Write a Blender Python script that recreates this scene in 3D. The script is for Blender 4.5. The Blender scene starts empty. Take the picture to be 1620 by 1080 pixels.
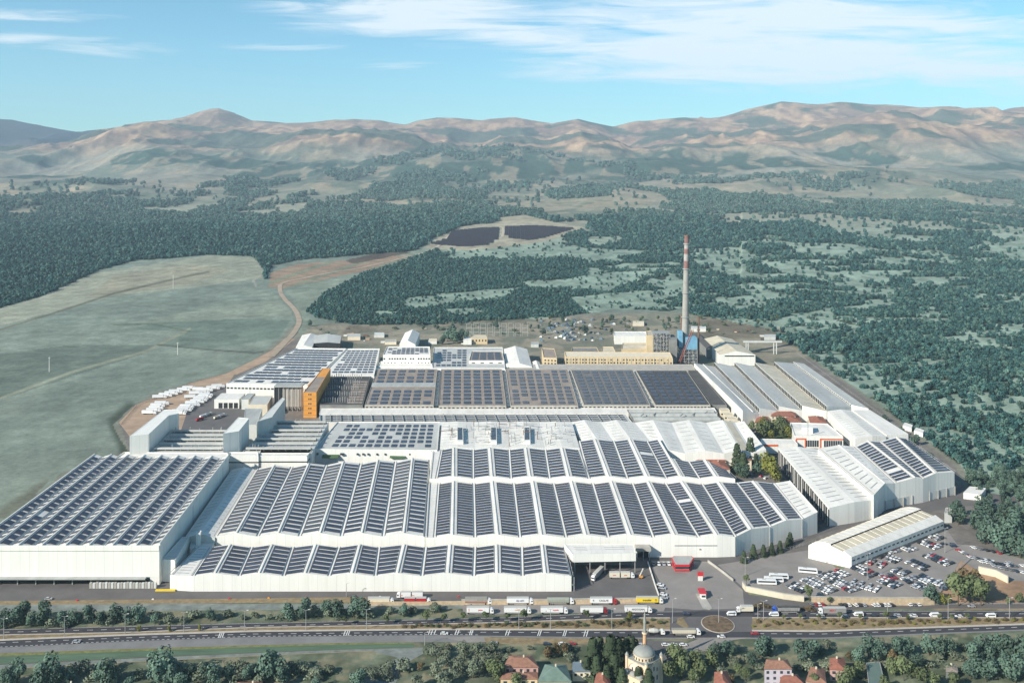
import bpy, math, random
import numpy as np
from mathutils import Vector, Matrix

# ---------------------------------------------------------------- camera, sky, sun
F, HOR, CX, H = 1450.0, 272.0, 810.0, 265.0      # focal length in photo pixels, horizon row, centre column, camera height
scn = bpy.context.scene
col = scn.collection
cam_d = bpy.data.cameras.new('camera'); cam = bpy.data.objects.new('camera', cam_d); col.objects.link(cam)
cam.location = (0, 0, H); cam.rotation_euler = (math.radians(90), 0, 0)
cam_d.sensor_width = 36; cam_d.lens = 36 * F / 1620; cam_d.shift_y = -(540 - HOR) / 1620
cam_d.clip_start = 1; cam_d.clip_end = 60000
scn.camera = cam
SUN_EL = math.radians(30); SUN_AZ = math.atan2(-0.80, -0.60)        # direction of the sun seen from above (x, y)
sun_vec = Vector((math.sin(SUN_AZ) * math.cos(SUN_EL), math.cos(SUN_AZ) * math.cos(SUN_EL), math.sin(SUN_EL)))
sun_d = bpy.data.lights.new('sun', 'SUN'); sun = bpy.data.objects.new('sun', sun_d); col.objects.link(sun)
sun_d.energy = 5.0; sun_d.angle = math.radians(0.5); sun_d.color = (1.0, 0.93, 0.82)
sun.rotation_euler = sun_vec.to_track_quat('Z', 'Y').to_euler()
sun.location = (0, 0, 2000)
scn.view_settings.view_transform = 'Standard'; scn.view_settings.look = 'None'
scn.view_settings.gamma = 1; scn.view_settings.use_curve_mapping = False
scn.view_settings.exposure = 0.74

def make_world():
    w = bpy.data.worlds.new('World'); scn.world = w; w.use_nodes = True
    nt = w.node_tree; N = nt.nodes; L = nt.links; N.clear()
    out = N.new('ShaderNodeOutputWorld'); bg = N.new('ShaderNodeBackground'); bg.inputs['Strength'].default_value = 0.082
    sky = N.new('ShaderNodeTexSky'); sky.sky_type = 'NISHITA'; sky.sun_disc = False
    sky.sun_elevation = SUN_EL; sky.sun_rotation = SUN_AZ
    sky.altitude = 900; sky.air_density = 1.0; sky.dust_density = 0.5; sky.ozone_density = 1.5
    tint = N.new('ShaderNodeMixRGB'); tint.blend_type = 'MULTIPLY'; tint.inputs[0].default_value = 1
    tint.inputs[2].default_value = (0.66, 1.08, 1.14, 1)
    L.new(sky.outputs[0], tint.inputs[1])
    tc = N.new('ShaderNodeTexCoord'); sep = N.new('ShaderNodeSeparateXYZ'); L.new(tc.outputs['Generated'], sep.inputs[0])
    def m(op, a, b=None, c=None, clamp=False):
        n = N.new('ShaderNodeMath'); n.operation = op; n.use_clamp = clamp
        for i, v in enumerate((a, b, c)):
            if v is None: continue
            if isinstance(v, (int, float)): n.inputs[i].default_value = v
            else: L.new(v, n.inputs[i])
        return n.outputs[0]
    ay = m('MAXIMUM', m('ABSOLUTE', sep.outputs[1]), 0.05)
    u = m('DIVIDE', sep.outputs[0], ay); e = m('DIVIDE', sep.outputs[2], ay)
    def noise(su, se, det, seed, dist=0.0):
        c = N.new('ShaderNodeCombineXYZ'); L.new(m('MULTIPLY', u, su), c.inputs[0]); L.new(m('MULTIPLY', e, se), c.inputs[1]); c.inputs[2].default_value = seed
        n = N.new('ShaderNodeTexNoise'); n.inputs['Detail'].default_value = det; n.inputs['Scale'].default_value = 1
        n.inputs['Roughness'].default_value = 0.6; n.inputs['Distortion'].default_value = dist
        L.new(c.outputs[0], n.inputs['Vector']); return n.outputs[0]
    def blob(u0, e0, ru, re, tilt=0.0):
        du = m('SUBTRACT', u, u0); de = m('SUBTRACT', m('SUBTRACT', e, e0), m('MULTIPLY', du, tilt))
        a = m('DIVIDE', du, ru); b = m('DIVIDE', de, re)
        return m('SUBTRACT', 1.0, m('SQRT', m('ADD', m('MULTIPLY', a, a), m('MULTIPLY', b, b))), clamp=True)
    def pu(px): return (px - CX) / F
    def pe(py): return (HOR - py) / F
    masks = [blob(pu(660), pe(24), .21, .036, -.05), blob(pu(820), pe(55), .13, .018, -.05), blob(pu(1250), pe(35), .42, .055, .03), blob(pu(1350), pe(90), .46, .050, -.02),
             blob(pu(1180), pe(118), .30, .015), blob(pu(40), pe(26), .13, .012), blob(pu(150), pe(76), .12, .018, -.05), blob(pu(20), pe(62), .10, .014),
             blob(pu(440), pe(74), .10, .006), blob(pu(640), pe(103), .09, .008), blob(pu(1580), pe(15), .1, .02)]
    ms = masks[0]
    for i, k in enumerate(masks[1:]): ms = m('MAXIMUM', ms, k if i < 4 else m('MULTIPLY', k, .50))
    n1 = noise(6, 60, 12, 3.1, 1.1); n2 = noise(2.5, 18, 6, 9.0, .5)
    d = m('ADD', m('MULTIPLY', ms, 0.85), m('MULTIPLY', m('SUBTRACT', n1, 0.5), 2.2))
    d = m('ADD', d, m('MULTIPLY', m('SUBTRACT', n2, 0.5), 0.7))
    d = m('MULTIPLY', m('SUBTRACT', d, 0.06, clamp=True), 1.7, clamp=True)
    d = m('MULTIPLY', d, m('MULTIPLY', ms, 3.0, clamp=True))
    d = m('MULTIPLY', d, 0.84)
    mix = N.new('ShaderNodeMixRGB'); L.new(d, mix.inputs[0]); L.new(tint.outputs[0], mix.inputs[1]); mix.inputs[2].default_value = (7.3, 7.9, 8.3, 1)
    L.new(mix.outputs[0], bg.inputs[0]); L.new(bg.outputs[0], out.inputs[0])
make_world()

# ---------------------------------------------------------------- helpers
ORG = {}
def P(px, py, z=0.0):
    Y = F * (H - z) / (py - HOR)
    return Vector(((px - CX) * Y / F, Y, z))
def PY(px, Y, z=0.0): return Vector(((px - CX) * Y / F, Y, z))
def tag(o, label=None, cat=None, group=None, kind=None):
    if label: o['label'] = label
    if cat: o['category'] = cat
    if group: o['group'] = group
    if kind: o['kind'] = kind
    return o
def empty(name, loc, label, cat, group=None, rz=0.0):
    o = bpy.data.objects.new(name, None); col.objects.link(o); o.empty_display_size = 1
    o.location = loc; o.rotation_euler = (0, 0, rz); ORG[o] = Vector(loc)
    return tag(o, label, cat, group)
class MB:
    def __init__(s): s.v = []; s.f = []; s.m = []
    def add(s, vs, fs, mi=0):
        n = len(s.v); s.v += [tuple(v) for v in vs]
        for f in fs: s.f.append(tuple(i + n for i in f)); s.m.append(mi)
        return s
    def quad(s, a, b, c, d, mi=0): return s.add([a, b, c, d], [(0, 1, 2, 3)], mi)
    def poly(s, pts, mi=0): return s.add(pts, [tuple(range(len(pts)))], mi)
    def box(s, x0, x1, y0, y1, z0, z1, mi=0):
        v = [(x, y, z) for z in (z0, z1) for x, y in ((x0, y0), (x1, y0), (x1, y1), (x0, y1))]
        return s.add(v, [(3, 2, 1, 0), (4, 5, 6, 7), (0, 1, 5, 4), (1, 2, 6, 5), (2, 3, 7, 6), (3, 0, 4, 7)], mi)
    def prism(s, pts, z0, z1, mi=0, top=None):
        n = len(pts); area = sum(pts[i][0] * pts[(i + 1) % n][1] - pts[(i + 1) % n][0] * pts[i][1] for i in range(n))
        if area < 0: pts = list(pts)[::-1]
        v = [(p[0], p[1], z0) for p in pts] + [(p[0], p[1], z1) for p in pts]
        s.add(v, [(i, (i + 1) % n, n + (i + 1) % n, n + i) for i in range(n)], mi)
        s.add(v, [tuple(range(n, 2 * n))], mi if top is None else top)
        return s.add(v, [tuple(range(n))[::-1]], mi)
    def beam(s, a, b, w, h=None, mi=0):
        a = Vector(a); b = Vector(b); h = h or w; d = (b - a)
        if d.length < 1e-6: return s
        d.normalize(); up = Vector((0, 0, 1)) if abs(d.z) < .95 else Vector((0, 1, 0))
        r = d.cross(up).normalized(); q = r.cross(d).normalized()
        v = [p + r * (w / 2 * i) + q * (h / 2 * j) for p in (a, b) for i, j in ((-1, -1), (1, -1), (1, 1), (-1, 1))]
        return s.add(v, [(0, 1, 2, 3), (7, 6, 5, 4), (0, 4, 5, 1), (1, 5, 6, 2), (2, 6, 7, 3), (3, 7, 4, 0)], mi)
    def tube(s, a, b, r0, r1=None, n=12, mi=0, caps=True):
        a = Vector(a); b = Vector(b); r1 = r0 if r1 is None else r1; d = (b - a).normalized()
        up = Vector((0, 0, 1)) if abs(d.z) < .95 else Vector((1, 0, 0)); x = d.cross(up).normalized(); y = d.cross(x).normalized()
        v = [];
        for p, r in ((a, r0), (b, r1)):
            for i in range(n):
                t = 2 * math.pi * i / n; v.append(p + x * (r * math.cos(t)) + y * (r * math.sin(t)))
        f = [(i, n + i, n + (i + 1) % n, (i + 1) % n) for i in range(n)]
        if caps: f += [tuple(range(n)), tuple(range(n, 2 * n))[::-1]]
        return s.add(v, f, mi)
    def lathe(s, c, prof, n=24, mi=0):
        c = Vector(c); v = []
        for r, z in prof:
            for i in range(n):
                t = 2 * math.pi * i / n; v.append(c + Vector((r * math.cos(t), r * math.sin(t), z)))
        f = []
        for k in range(len(prof) - 1):
            for i in range(n):
                f.append((k * n + i, k * n + (i + 1) % n, (k + 1) * n + (i + 1) % n, (k + 1) * n + i))
        f.append(tuple(range((len(prof) - 1) * n, len(prof) * n)))
        return s.add(v, f, mi)
    def rowbox(s, a, b, c, d, t, mi=0):
        """slab on the quad a b c d (counter-clockwise from above), raised t"""
        a, b, c, d = map(Vector, (a, b, c, d)); n = (b - a).cross(d - a).normalized()
        if n.z < 0: n = -n
        v = [a, b, c, d] + [p + n * t for p in (a, b, c, d)]
        return s.add(v, [(4, 5, 6, 7), (0, 1, 5, 4), (1, 2, 6, 5), (2, 3, 7, 6), (3, 0, 4, 7)], mi)
    def build(s, name, mats, parent=None, smooth=False, origin=None):
        org = Vector(origin) if origin is not None else (ORG.get(parent, Vector()) if parent else Vector())
        me = bpy.data.meshes.new(name); me.from_pydata([tuple(Vector(v) - org) for v in s.v], [], s.f)
        if not isinstance(mats, (list, tuple)): mats = [mats]
        for m in mats: me.materials.append(m)
        me.polygons.foreach_set('material_index', s.m)
        if smooth: me.polygons.foreach_set('use_smooth', [True] * len(s.f))
        me.update()
        o = bpy.data.objects.new(name, me); col.objects.link(o)
        if parent: o.parent = parent; ORG[o] = org
        else: o.location = org; ORG[o] = org
        return o
def copy_tree(o, loc=None, rz=None, label=None, group=None, scale=None, parent=None):
    c = o.copy(); col.objects.link(c)
    if parent is not None: c.parent = parent
    if loc is not None: c.location = loc
    if rz is not None: c.rotation_euler = (0, 0, rz)
    if scale is not None: c.scale = scale if hasattr(scale, '__len__') else (scale,) * 3
    if label: c['label'] = label
    if group: c['group'] = group
    for ch in KIDS.get(o, []): copy_tree(ch, parent=c)
    return c
KIDS = {}
def kid(parent, o): KIDS.setdefault(parent, []).append(o); return o

def M(name, base, var=0.12, scale=0.2, rough=0.7, metal=0.0, streak=None, rnd=0.0, detail=4, bump=0.0, spec=0.3, ribs=None):
    m = bpy.data.materials.new(name); m.use_nodes = True; nt = m.node_tree; N = nt.nodes; L = nt.links
    b = N['Principled BSDF']; b.inputs['Roughness'].default_value = rough; b.inputs['Metallic'].default_value = metal
    b.inputs['Specular IOR Level'].default_value = spec
    tc = N.new('ShaderNodeTexCoord'); mp = N.new('ShaderNodeMapping'); L.new(tc.outputs['Object'], mp.inputs[0])
    if streak: mp.inputs['Scale'].default_value = streak
    n = N.new('ShaderNodeTexNoise'); n.inputs['Scale'].default_value = scale; n.inputs['Detail'].default_value = detail; n.inputs['Roughness'].default_value = .65
    L.new(mp.outputs[0], n.inputs['Vector'])
    r = N.new('ShaderNodeMapRange'); r.inputs['From Min'].default_value = .3; r.inputs['From Max'].default_value = .7
    r.inputs['To Min'].default_value = 1 - var; r.inputs['To Max'].default_value = 1 + var * .6
    L.new(n.outputs[0], r.inputs[0])
    mx = N.new('ShaderNodeMixRGB'); mx.blend_type = 'MULTIPLY'; mx.inputs[0].default_value = 1; mx.inputs[1].default_value = (*base, 1)
    src = r.outputs[0]
    if rnd:
        oi = N.new('ShaderNodeObjectInfo'); r2 = N.new('ShaderNodeMapRange'); r2.inputs['To Min'].default_value = 1 - rnd; r2.inputs['To Max'].default_value = 1 + rnd
        L.new(oi.outputs['Random'], r2.inputs[0]); mm = N.new('ShaderNodeMath'); mm.operation = 'MULTIPLY'; L.new(src, mm.inputs[0]); L.new(r2.outputs[0], mm.inputs[1]); src = mm.outputs[0]
    if ribs:
        sp = N.new('ShaderNodeSeparateXYZ'); L.new(tc.outputs['Object'], sp.inputs[0])
        for ax, per, wid, dep in ribs:
            a = N.new('ShaderNodeMath'); a.operation = 'DIVIDE'; a.inputs[1].default_value = per; L.new(sp.outputs[ax], a.inputs[0])
            f = N.new('ShaderNodeMath'); f.operation = 'FRACT'; L.new(a.outputs[0], f.inputs[0])
            c = N.new('ShaderNodeMath'); c.operation = 'LESS_THAN'; c.inputs[1].default_value = wid; L.new(f.outputs[0], c.inputs[0])
            d = N.new('ShaderNodeMath'); d.operation = 'MULTIPLY_ADD'; d.inputs[1].default_value = -dep; d.inputs[2].default_value = 1; L.new(c.outputs[0], d.inputs[0])
            e = N.new('ShaderNodeMath'); e.operation = 'MULTIPLY'; L.new(src, e.inputs[0]); L.new(d.outputs[0], e.inputs[1]); src = e.outputs[0]
    L.new(src, mx.inputs[2]); L.new(mx.outputs[0], b.inputs['Base Color'])
    if bump:
        bp = N.new('ShaderNodeBump'); bp.inputs['Strength'].default_value = bump; bp.inputs['Distance'].default_value = 1; L.new(n.outputs[0], bp.inputs['Height']); L.new(bp.outputs[0], b.inputs['Normal'])
    return m
WHITE = M('white_sheet_metal', (.68, .655, .60), .17, .09, .6, streak=(1, .25, 1), detail=7, ribs=((1, 6.0, .06, .22), (0, 7.4, .04, .12)))
WALLW = M('white_wall_panel', (.70, .69, .64), .08, .06, .6, streak=(3, 3, .3), detail=7, ribs=((0, 6.0, .05, .14), (0, 1.2, .12, .05), (1, 6.0, .05, .12)))
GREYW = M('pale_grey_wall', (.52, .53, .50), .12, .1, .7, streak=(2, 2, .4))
ROOFG = M('grey_metal_roof', (.36, .37, .35), .2, .1, .6, streak=(1.5, .3, 1))
ROOFC = M('weathered_cream_roof', (.54, .48, .36), .22, .06, .7)
ROOFL = M('light_grey_roof', (.46, .46, .43), .18, .07, .6, streak=(1, .25, 1), detail=7, ribs=((1, 6.0, .06, .2),))
BROWNR = M('brown_bitumen_roof', (.27, .225, .19), .25, .1, .9)
TARR = M('dark_bitumen_roof', (.075, .072, .07), .3, .1, .9)
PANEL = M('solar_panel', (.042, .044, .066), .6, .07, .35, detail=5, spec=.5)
PANELG = M('dusty_or_sunlit_panel', (.085, .088, .10), .4, .08, .4, spec=.5)
STRIP = M('translucent_roof_strip', (.30, .31, .31), .25, .3, .5)
DARK = M('dark_opening', (.022, .022, .025), .2, .3, .6)
GLASS = M('window_glass', (.035, .045, .055), .3, .3, .15, spec=.6)
STEEL = M('galvanised_steel', (.34, .34, .33), .2, .5, .5, .2)
RUST = M('rusty_steel', (.17, .10, .07), .35, .4, .8)
ORD = ["first", "second", "third", "fourth", "fifth", "sixth", "seventh", "eighth", "ninth", "tenth", "eleventh", "twelfth", "thirteenth", "fourteenth", "fifteenth", "sixteenth", "seventeenth", "eighteenth", "nineteenth", "twentieth", "twenty first", "twenty second", "twenty third", "twenty fourth", "twenty fifth", "twenty sixth", "twenty seventh", "twenty eighth", "twenty ninth", "thirtieth", "thirty first", "thirty second", "thirty third", "thirty fourth", "thirty fifth", "thirty sixth", "thirty seventh", "thirty eighth", "thirty ninth", "fortieth"]
CONC = M('concrete', (.38, .36, .32), .2, .15, .85)
CONCD = M('dark_concrete', (.20, .20, .19), .25, .12, .85)
BEIGE = M('beige_render', (.56, .44, .27), .12, .15, .8)
CREAM = M('cream_render', (.62, .55, .42), .12, .15, .8)
ORANGE = M('orange_panel', (.62, .27, .045), .14, .1, .6)
ORTRIM = M('orange_trim', (.62, .13, .04), .1, .3, .5)
REDP = M('red_paint', (.50, .028, .035), .1, .5, .4)
TILE = M('terracotta_tiles', (.27, .11, .075), .3, .5, .85, detail=6)
TILEO = M('orange_clay_tiles', (.27, .14, .095), .3, .5, .85, detail=6)
BLUEP = M('blue_cladding', (.16, .34, .47), .2, .2, .6)
YELP = M('yellow_paint', (.70, .50, .03), .1, .4, .5)
ASPH = M('asphalt', (.115, .107, .104), .22, .06, .9, detail=8)
ASPHD = M('fresh_asphalt', (.048, .046, .052), .18, .1, .9, detail=8)
ASPHL = M('worn_asphalt', (.235, .215, .198), .22, .05, .9, detail=8)
GRAVEL = M('pale_shoulder_gravel', (.19, .185, .18), .2, .08, .95, detail=8)
KERB = M('kerb_stone', (.42, .38, .33), .15, .3, .9)
PAINT = M('road_marking_white', (.62, .61, .58), .15, .5, .8)
DIRT = M('bare_earth', (.36, .255, .175), .3, .05, .95, detail=8)
REDSOIL = M('red_soil', (.26, .15, .10), .35, .12, .95, detail=8)
OCHRE = M('ochre_dry_verge', (.24, .18, .10), .4, .25, .95, detail=8)
STONEW = M('stone_retaining_wall', (.46, .36, .24), .3, .5, .9, detail=8)
PATHG = M('blue_grey_dirt_track', (.185, .205, .185), .45, .12, .95, detail=8)
TYRE = M('tyre_rubber', (.02, .02, .02), .1, 1, .9)
# ---------------------------------------------------------------- terrain
rng = np.random.default_rng(7)
def _hash(ix, iy, s):
    n = (ix.astype(np.int64) * 374761393 + iy.astype(np.int64) * 668265263 + s * 1442695041) & 0x7fffffff
    n = ((n ^ (n >> 13)) * 1274126177) & 0x7fffffff
    return ((n ^ (n >> 16)) & 0xffff) / 65535.0
def vnoise(x, y, s=0):
    ix = np.floor(x); iy = np.floor(y); fx = x - ix; fy = y - iy
    fx = fx * fx * fx * (fx * (fx * 6 - 15) + 10); fy = fy * fy * fy * (fy * (fy * 6 - 15) + 10)
    a = _hash(ix, iy, s); b = _hash(ix + 1, iy, s); c = _hash(ix, iy + 1, s); d = _hash(ix + 1, iy + 1, s)
    return (a + (b - a) * fx) * (1 - fy) + (c + (d - c) * fx) * fy
def fbm(x, y, o=4, s=0, g=.5):
    t = 0; a = 1; n = 0
    for k in range(o):
        t = t + a * vnoise(x, y, s + k * 17); n += a; a *= g; x, y = x * 1.93 + y * .35 + 5.2, y * 1.93 - x * .35 + 1.7
    return t / n
def ridged(x, y, o=5, s=0):
    t = 0; a = 1; n = 0; w = 1
    for k in range(o):
        r = 1 - np.abs(2 * vnoise(x, y, s + k * 13) - 1); r = r * r * w; t = t + a * r; n += a; w = np.clip(r * 1.6, 0, 1)
        a *= .5; x, y = x * 2.03 + 3.1, y * 2.03 + 7.7
    return t / n
def sstep(a, b, x):
    t = np.clip((x - a) / (b - a), 0, 1); return t * t * (3 - 2 * t)
def inpoly(px, py, poly):
    r = np.zeros(px.shape, bool); n = len(poly)
    for i in range(n):
        x0, y0 = poly[i]; x1, y1 = poly[(i + 1) % n]
        if y0 == y1: continue
        c = ((y0 > py) != (y1 > py)) & (px < (x1 - x0) * (py - y0) / (y1 - y0) + x0)
        r ^= c
    return r
def distseg(px, py, pts):
    d = np.full(px.shape, 1e9)
    for (x0, y0), (x1, y1) in zip(pts[:-1], pts[1:]):
        dx, dy = x1 - x0, y1 - y0; L2 = dx * dx + dy * dy + 1e-9
        t = np.clip(((px - x0) * dx + (py - y0) * dy) / L2, 0, 1)
        d = np.minimum(d, np.hypot(px - x0 - t * dx, py - y0 - t * dy))
    return d
def gpts(l): return [tuple(P(x, y)[:2]) for x, y in l]
FACT = gpts([(0, 845), (110, 745), (205, 712), (188, 668), (240, 630), (355, 596), (470, 535), (500, 522), (700, 514), (900, 506), (1090, 504), (1205, 522), (1266, 560), (1345, 612), (1440, 684), (1512, 738), (1540, 800), (1640, 868), (1900, 950), (1900, 1400), (-300, 1400), (-300, 1000)])

NU = 1000; us = np.linspace(-.80, .80, NU)
ys = [400.0]
while ys[-1] < 15500: ys.append(ys[-1] * 1.0052)
ys = np.array(ys); NJ = len(ys)
U, V = np.meshgrid(us, ys); GX = U * V; GY = V
PX = CX + F * U
sky_x = [-400, 0, 60, 130, 165, 200, 235, 270, 305, 330, 345, 362, 400, 440, 500, 560, 600, 640, 665, 690, 740, 762, 790, 815, 845, 872, 900, 915, 935, 970, 1010, 1060, 1120, 1180, 1235, 1280, 1340, 1400, 1450, 1520, 1560, 1620, 1700, 2000]
sky_y = [196, 188, 196, 208, 204, 197, 193, 189, 180, 172, 170, 175, 189, 190, 189, 186, 190, 196, 190, 185, 184, 186, 182, 182, 188, 192, 186, 183, 188, 196, 188, 186, 182, 166, 158, 161, 162, 167, 170, 171, 176, 166, 160, 175]
mid_x = [-400, 0, 60, 110, 180, 230, 290, 350, 400, 450, 520, 580, 640, 700, 740, 800, 860, 920, 960, 1000, 1060, 1120, 1200, 1300, 1400, 1500, 1560, 1620, 2000]
mid_y = [236, 237, 236, 230, 214, 207, 214, 216, 207, 202, 212, 222, 216, 222, 226, 216, 226, 216, 222, 236, 226, 222, 214, 206, 196, 190, 186, 184, 180]
def zrow(Yk, yimg): return H - (yimg - HOR) * Yk / F
pxr = CX + F * us
S = np.interp(pxr, sky_x, sky_y); Mi = np.interp(pxr, mid_x, mid_y)
k = np.exp(-np.linspace(-2, 2, 9) ** 2); k /= k.sum(); Mi = np.convolve(np.pad(Mi, 4, 'edge'), k, 'valid')
rows = [(400, np.zeros(NU)), (1450, np.zeros(NU)), (2000, np.full(NU, 6.)), (3000, np.full(NU, 30.) + 20 * (us > .25)), (4500, zrow(4500, 328 + 0 * us)), (5600, zrow(5600, 298 + 0 * us)),
        (7000, zrow(7000, .12 * Mi + .88 * 275)), (8400, zrow(8400, .55 * Mi + .45 * 262)), (9600, zrow(9600, Mi)), (10200, zrow(10200, Mi + 2)), (12200, zrow(12200, S)), (15500, zrow(15500, S + 40))]
RY = np.array([r[0] for r in rows]); RZ = np.array([r[1] for r in rows])
Z = np.zeros((NJ, NU))
for j, yv in enumerate(ys):
    i = min(max(np.searchsorted(RY, yv) - 1, 0), len(RY) - 2); t = (yv - RY[i]) / (RY[i + 1] - RY[i]); Z[j] = RZ[i] * (1 - t) + RZ[i + 1] * t
kk = np.exp(-np.linspace(-2, 2, 25) ** 2); kk /= kk.sum()
Zp = np.pad(Z, ((12, 12), (0, 0)), 'edge'); Z = sum(kk[i] * Zp[i:i + NJ] for i in range(25))
crest = np.exp(-((GY - 12200) / 1100) ** 2)
env = sstep(5000, 9500, GY) * (1 - .75 * crest)
wx = GX + 500 * (fbm(GX / 1500, GY / 1500, 3, 40) - .5); wy = GY + 500 * (fbm(GX / 1500, GY / 1500, 3, 50) - .5)
Z += env * 330 * (fbm(wx / 1300 + 3.3, wy / 2300, 3, 3) - .5) + env * 150 * (ridged(wx / 1150 + 1.3, wy / 2300, 4, 5) - .42)
Z += env * (.35 + .65 * (1 - crest)) * (70 * (ridged(wx / 430, wy / 850, 5, 23) - .4) + 20 * (ridged(GX / 170, GY / 330, 3, 29) - .4))
mida = sstep(1900, 3600, GY) * (1 - .5 * sstep(7000, 9000, GY))
Z += mida * 70 * (fbm(GX / 1300 + 9, GY / 1500, 4, 60) - .5) + mida * sstep(3200, 5200, GY) * 70 * (ridged(GX / 1000, GY / 1300 + 4, 4, 61) - .45)
dF = distseg(GX, GY, FACT + FACT[:1]); inside = inpoly(GX, GY, FACT)
near = sstep(25, 260, np.where(inside, 0, dF)) * (1 - sstep(2500, 3500, GY)) * sstep(560, 760, GY)
Z += near * (14 * (fbm(GX / 260 + 2, GY / 330, 4, 80) - .5) + 3 * (fbm(GX / 60, GY / 60, 3, 81) - .5) + 3)
Z[(inside) | (dF < 20)] = np.minimum(Z[(inside) | (dF < 20)], 0)
Z = np.where(GY < 560, 0, Z)
PYI = HOR + F * (H - Z) / GY                      # row of the photograph each ground point was traced from

# --- land cover, traced region by region
FIELD = [(-300, 560), (0, 487), (60, 470), (110, 450), (150, 430), (215, 412), (330, 404), (400, 406), (414, 420), (418, 450), (440, 470), (462, 492), (466, 510), (448, 532), (425, 552), (398, 570), (350, 592), (300, 606), (240, 622), (200, 650), (178, 672), (195, 700), (205, 716), (100, 748), (0, 830), (-300, 1050)]
FORA = [(-900, 352), (0, 350), (90, 342), (200, 330), (330, 322), (460, 322), (560, 322), (640, 328), (720, 318), (810, 325), (770, 350), (730, 360), (684, 380), (652, 398), (560, 404), (470, 412), (428, 420), (420, 442), (413, 420), (400, 406), (330, 404), (215, 412), (150, 430), (110, 450), (60, 470), (0, 487), (-900, 640)]
PLANT = [(484, 492), (512, 464), (560, 440), (610, 418), (690, 395), (800, 388), (905, 366), (985, 372), (1040, 400), (1082, 420), (1092, 480), (1060, 492), (975, 488), (900, 500), (845, 506), (745, 508), (728, 516), (640, 514), (560, 514), (500, 502)]
FORC = [(905, 345), (1000, 330), (1100, 320), (1240, 322), (1330, 318), (1500, 322), (1700, 318), (2300, 316), (2300, 1000), (1640, 868), (1530, 800), (1512, 740), (1440, 682), (1390, 640), (1330, 600), (1262, 552), (1205, 528), (1120, 508), (1090, 496), (1060, 440), (1000, 392)]
CLEAR = [[(640, 472), (700, 464), (790, 458), (835, 452), (800, 470), (720, 480), (660, 488), (640, 484)], [(822, 446), (880, 440), (930, 436), (990, 428), (1050, 430), (1000, 448), (960, 462), (900, 456), (840, 456)], [(900, 470), (980, 462), (1060, 458), (1075, 470), (1010, 480), (960, 492), (925, 494)],
         [(1012, 446), (1060, 434), (1098, 448), (1060, 455)], [(780, 505), (880, 502), (950, 498), (960, 508), (860, 512)], [(1200, 412), (1260, 418), (1330, 436), (1420, 466), (1400, 470), (1320, 452), (1250, 434), (1205, 424)], [(1240, 498), (1310, 496), (1360, 512), (1370, 524), (1300, 516), (1250, 512)],
         [(1270, 556), (1340, 558), (1352, 574), (1300, 574)], [(1440, 672), (1500, 678), (1560, 694), (1545, 712), (1500, 704), (1450, 690)], [(1550, 705), (1620, 700), (1700, 705), (1700, 730), (1580, 728)], [(1528, 770), (1565, 766), (1620, 792), (1620, 812), (1560, 806), (1530, 815)], [(1505, 800), (1560, 815), (1600, 850), (1540, 850), (1500, 830)],
         [(1240, 345), (1300, 335), (1390, 352), (1420, 368), (1330, 366)], [(1445, 492), (1490, 488), (1500, 500), (1460, 505)], [(1100, 395), (1160, 392), (1200, 402), (1140, 410)], [(1120, 425), (1180, 428), (1230, 445), (1160, 440)], [(900, 384), (945, 396), (950, 412), (930, 416)], [(850, 382), (900, 376), (905, 384), (860, 390)], [(1300, 610), (1350, 618), (1420, 650), (1360, 640)],
         [(700, 490), (760, 488), (770, 496), (720, 500)], [(590, 492), (630, 494), (620, 500), (592, 498)], [(1380, 596), (1500, 602), (1540, 612), (1420, 612)], [(1160, 450), (1210, 455), (1240, 470), (1190, 468)]]
PINKF = [(428, 430), (470, 418), (560, 410), (652, 403), (664, 404), (600, 424), (520, 440), (452, 456), (426, 454)]
GRASSL = [(452, 460), (520, 442), (600, 426), (690, 395), (694, 388), (720, 380), (640, 400), (560, 440), (512, 464), (484, 492), (484, 500), (520, 516), (480, 540), (470, 520), (474, 500), (462, 474)]
SOLAR = [[(681, 386), (708, 378), (716, 366), (760, 362), (792, 361), (786, 378), (770, 388), (735, 391)], [(799, 359), (850, 358), (908, 362), (870, 374), (838, 380), (802, 377)]]
SOLG = [(670, 392), (700, 372), (730, 358), (790, 352), (790, 344), (830, 340), (870, 350), (925, 360), (880, 378), (838, 386), (780, 392), (740, 396)]
def mixc(c, m, k):
    m = np.clip(m, 0, 1)[..., None]; return c * (1 - m) + np.array(k) * m
def soft(poly, jit=5):
    jx = PX + jit * (fbm(GX / 45, GY / 70, 3, 120) - .5) * 2; jy = PYI + jit * .35 * (fbm(GX / 45, GY / 70, 3, 130) - .5) * 2
    return inpoly(jx, jy, poly)
far = sstep(7600, 10000, GY + 1500 * (fbm(GX / 900, GY / 900, 4, 235) - .5) + 4 * (Z - 420))
C = np.zeros(GX.shape + (3,)); C[:] = (.17, .205, .17)
nA = fbm(GX / 420, GY / 600, 5, 200); nB = fbm(GX / 120, GY / 260, 4, 210); nC = fbm(GX / 30, GY / 40, 3, 220)
midz = sstep(3000, 4200, GY)
# middle distance: fields, pale slopes, scrub
C = mixc(C, midz, (.235, .225, .17)); C = mixc(C, midz * sstep(.5, .58, nA), (.13, .15, .105)); C = mixc(C, midz * sstep(.56, .62, nB) * .8, (.33, .27, .19))
C = mixc(C, midz * sstep(.58, .66, 1 - nB) * .6, (.11, .135, .10)); nS = fbm(GX / 700 + 3, GY / 420, 5, 215); C = mixc(C, midz * sstep(.5, .56, nS) * .7, (.30, .27, .20)); C = mixc(C, midz * sstep(.47, .42, nS) * .5, (.20, .22, .17))
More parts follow.
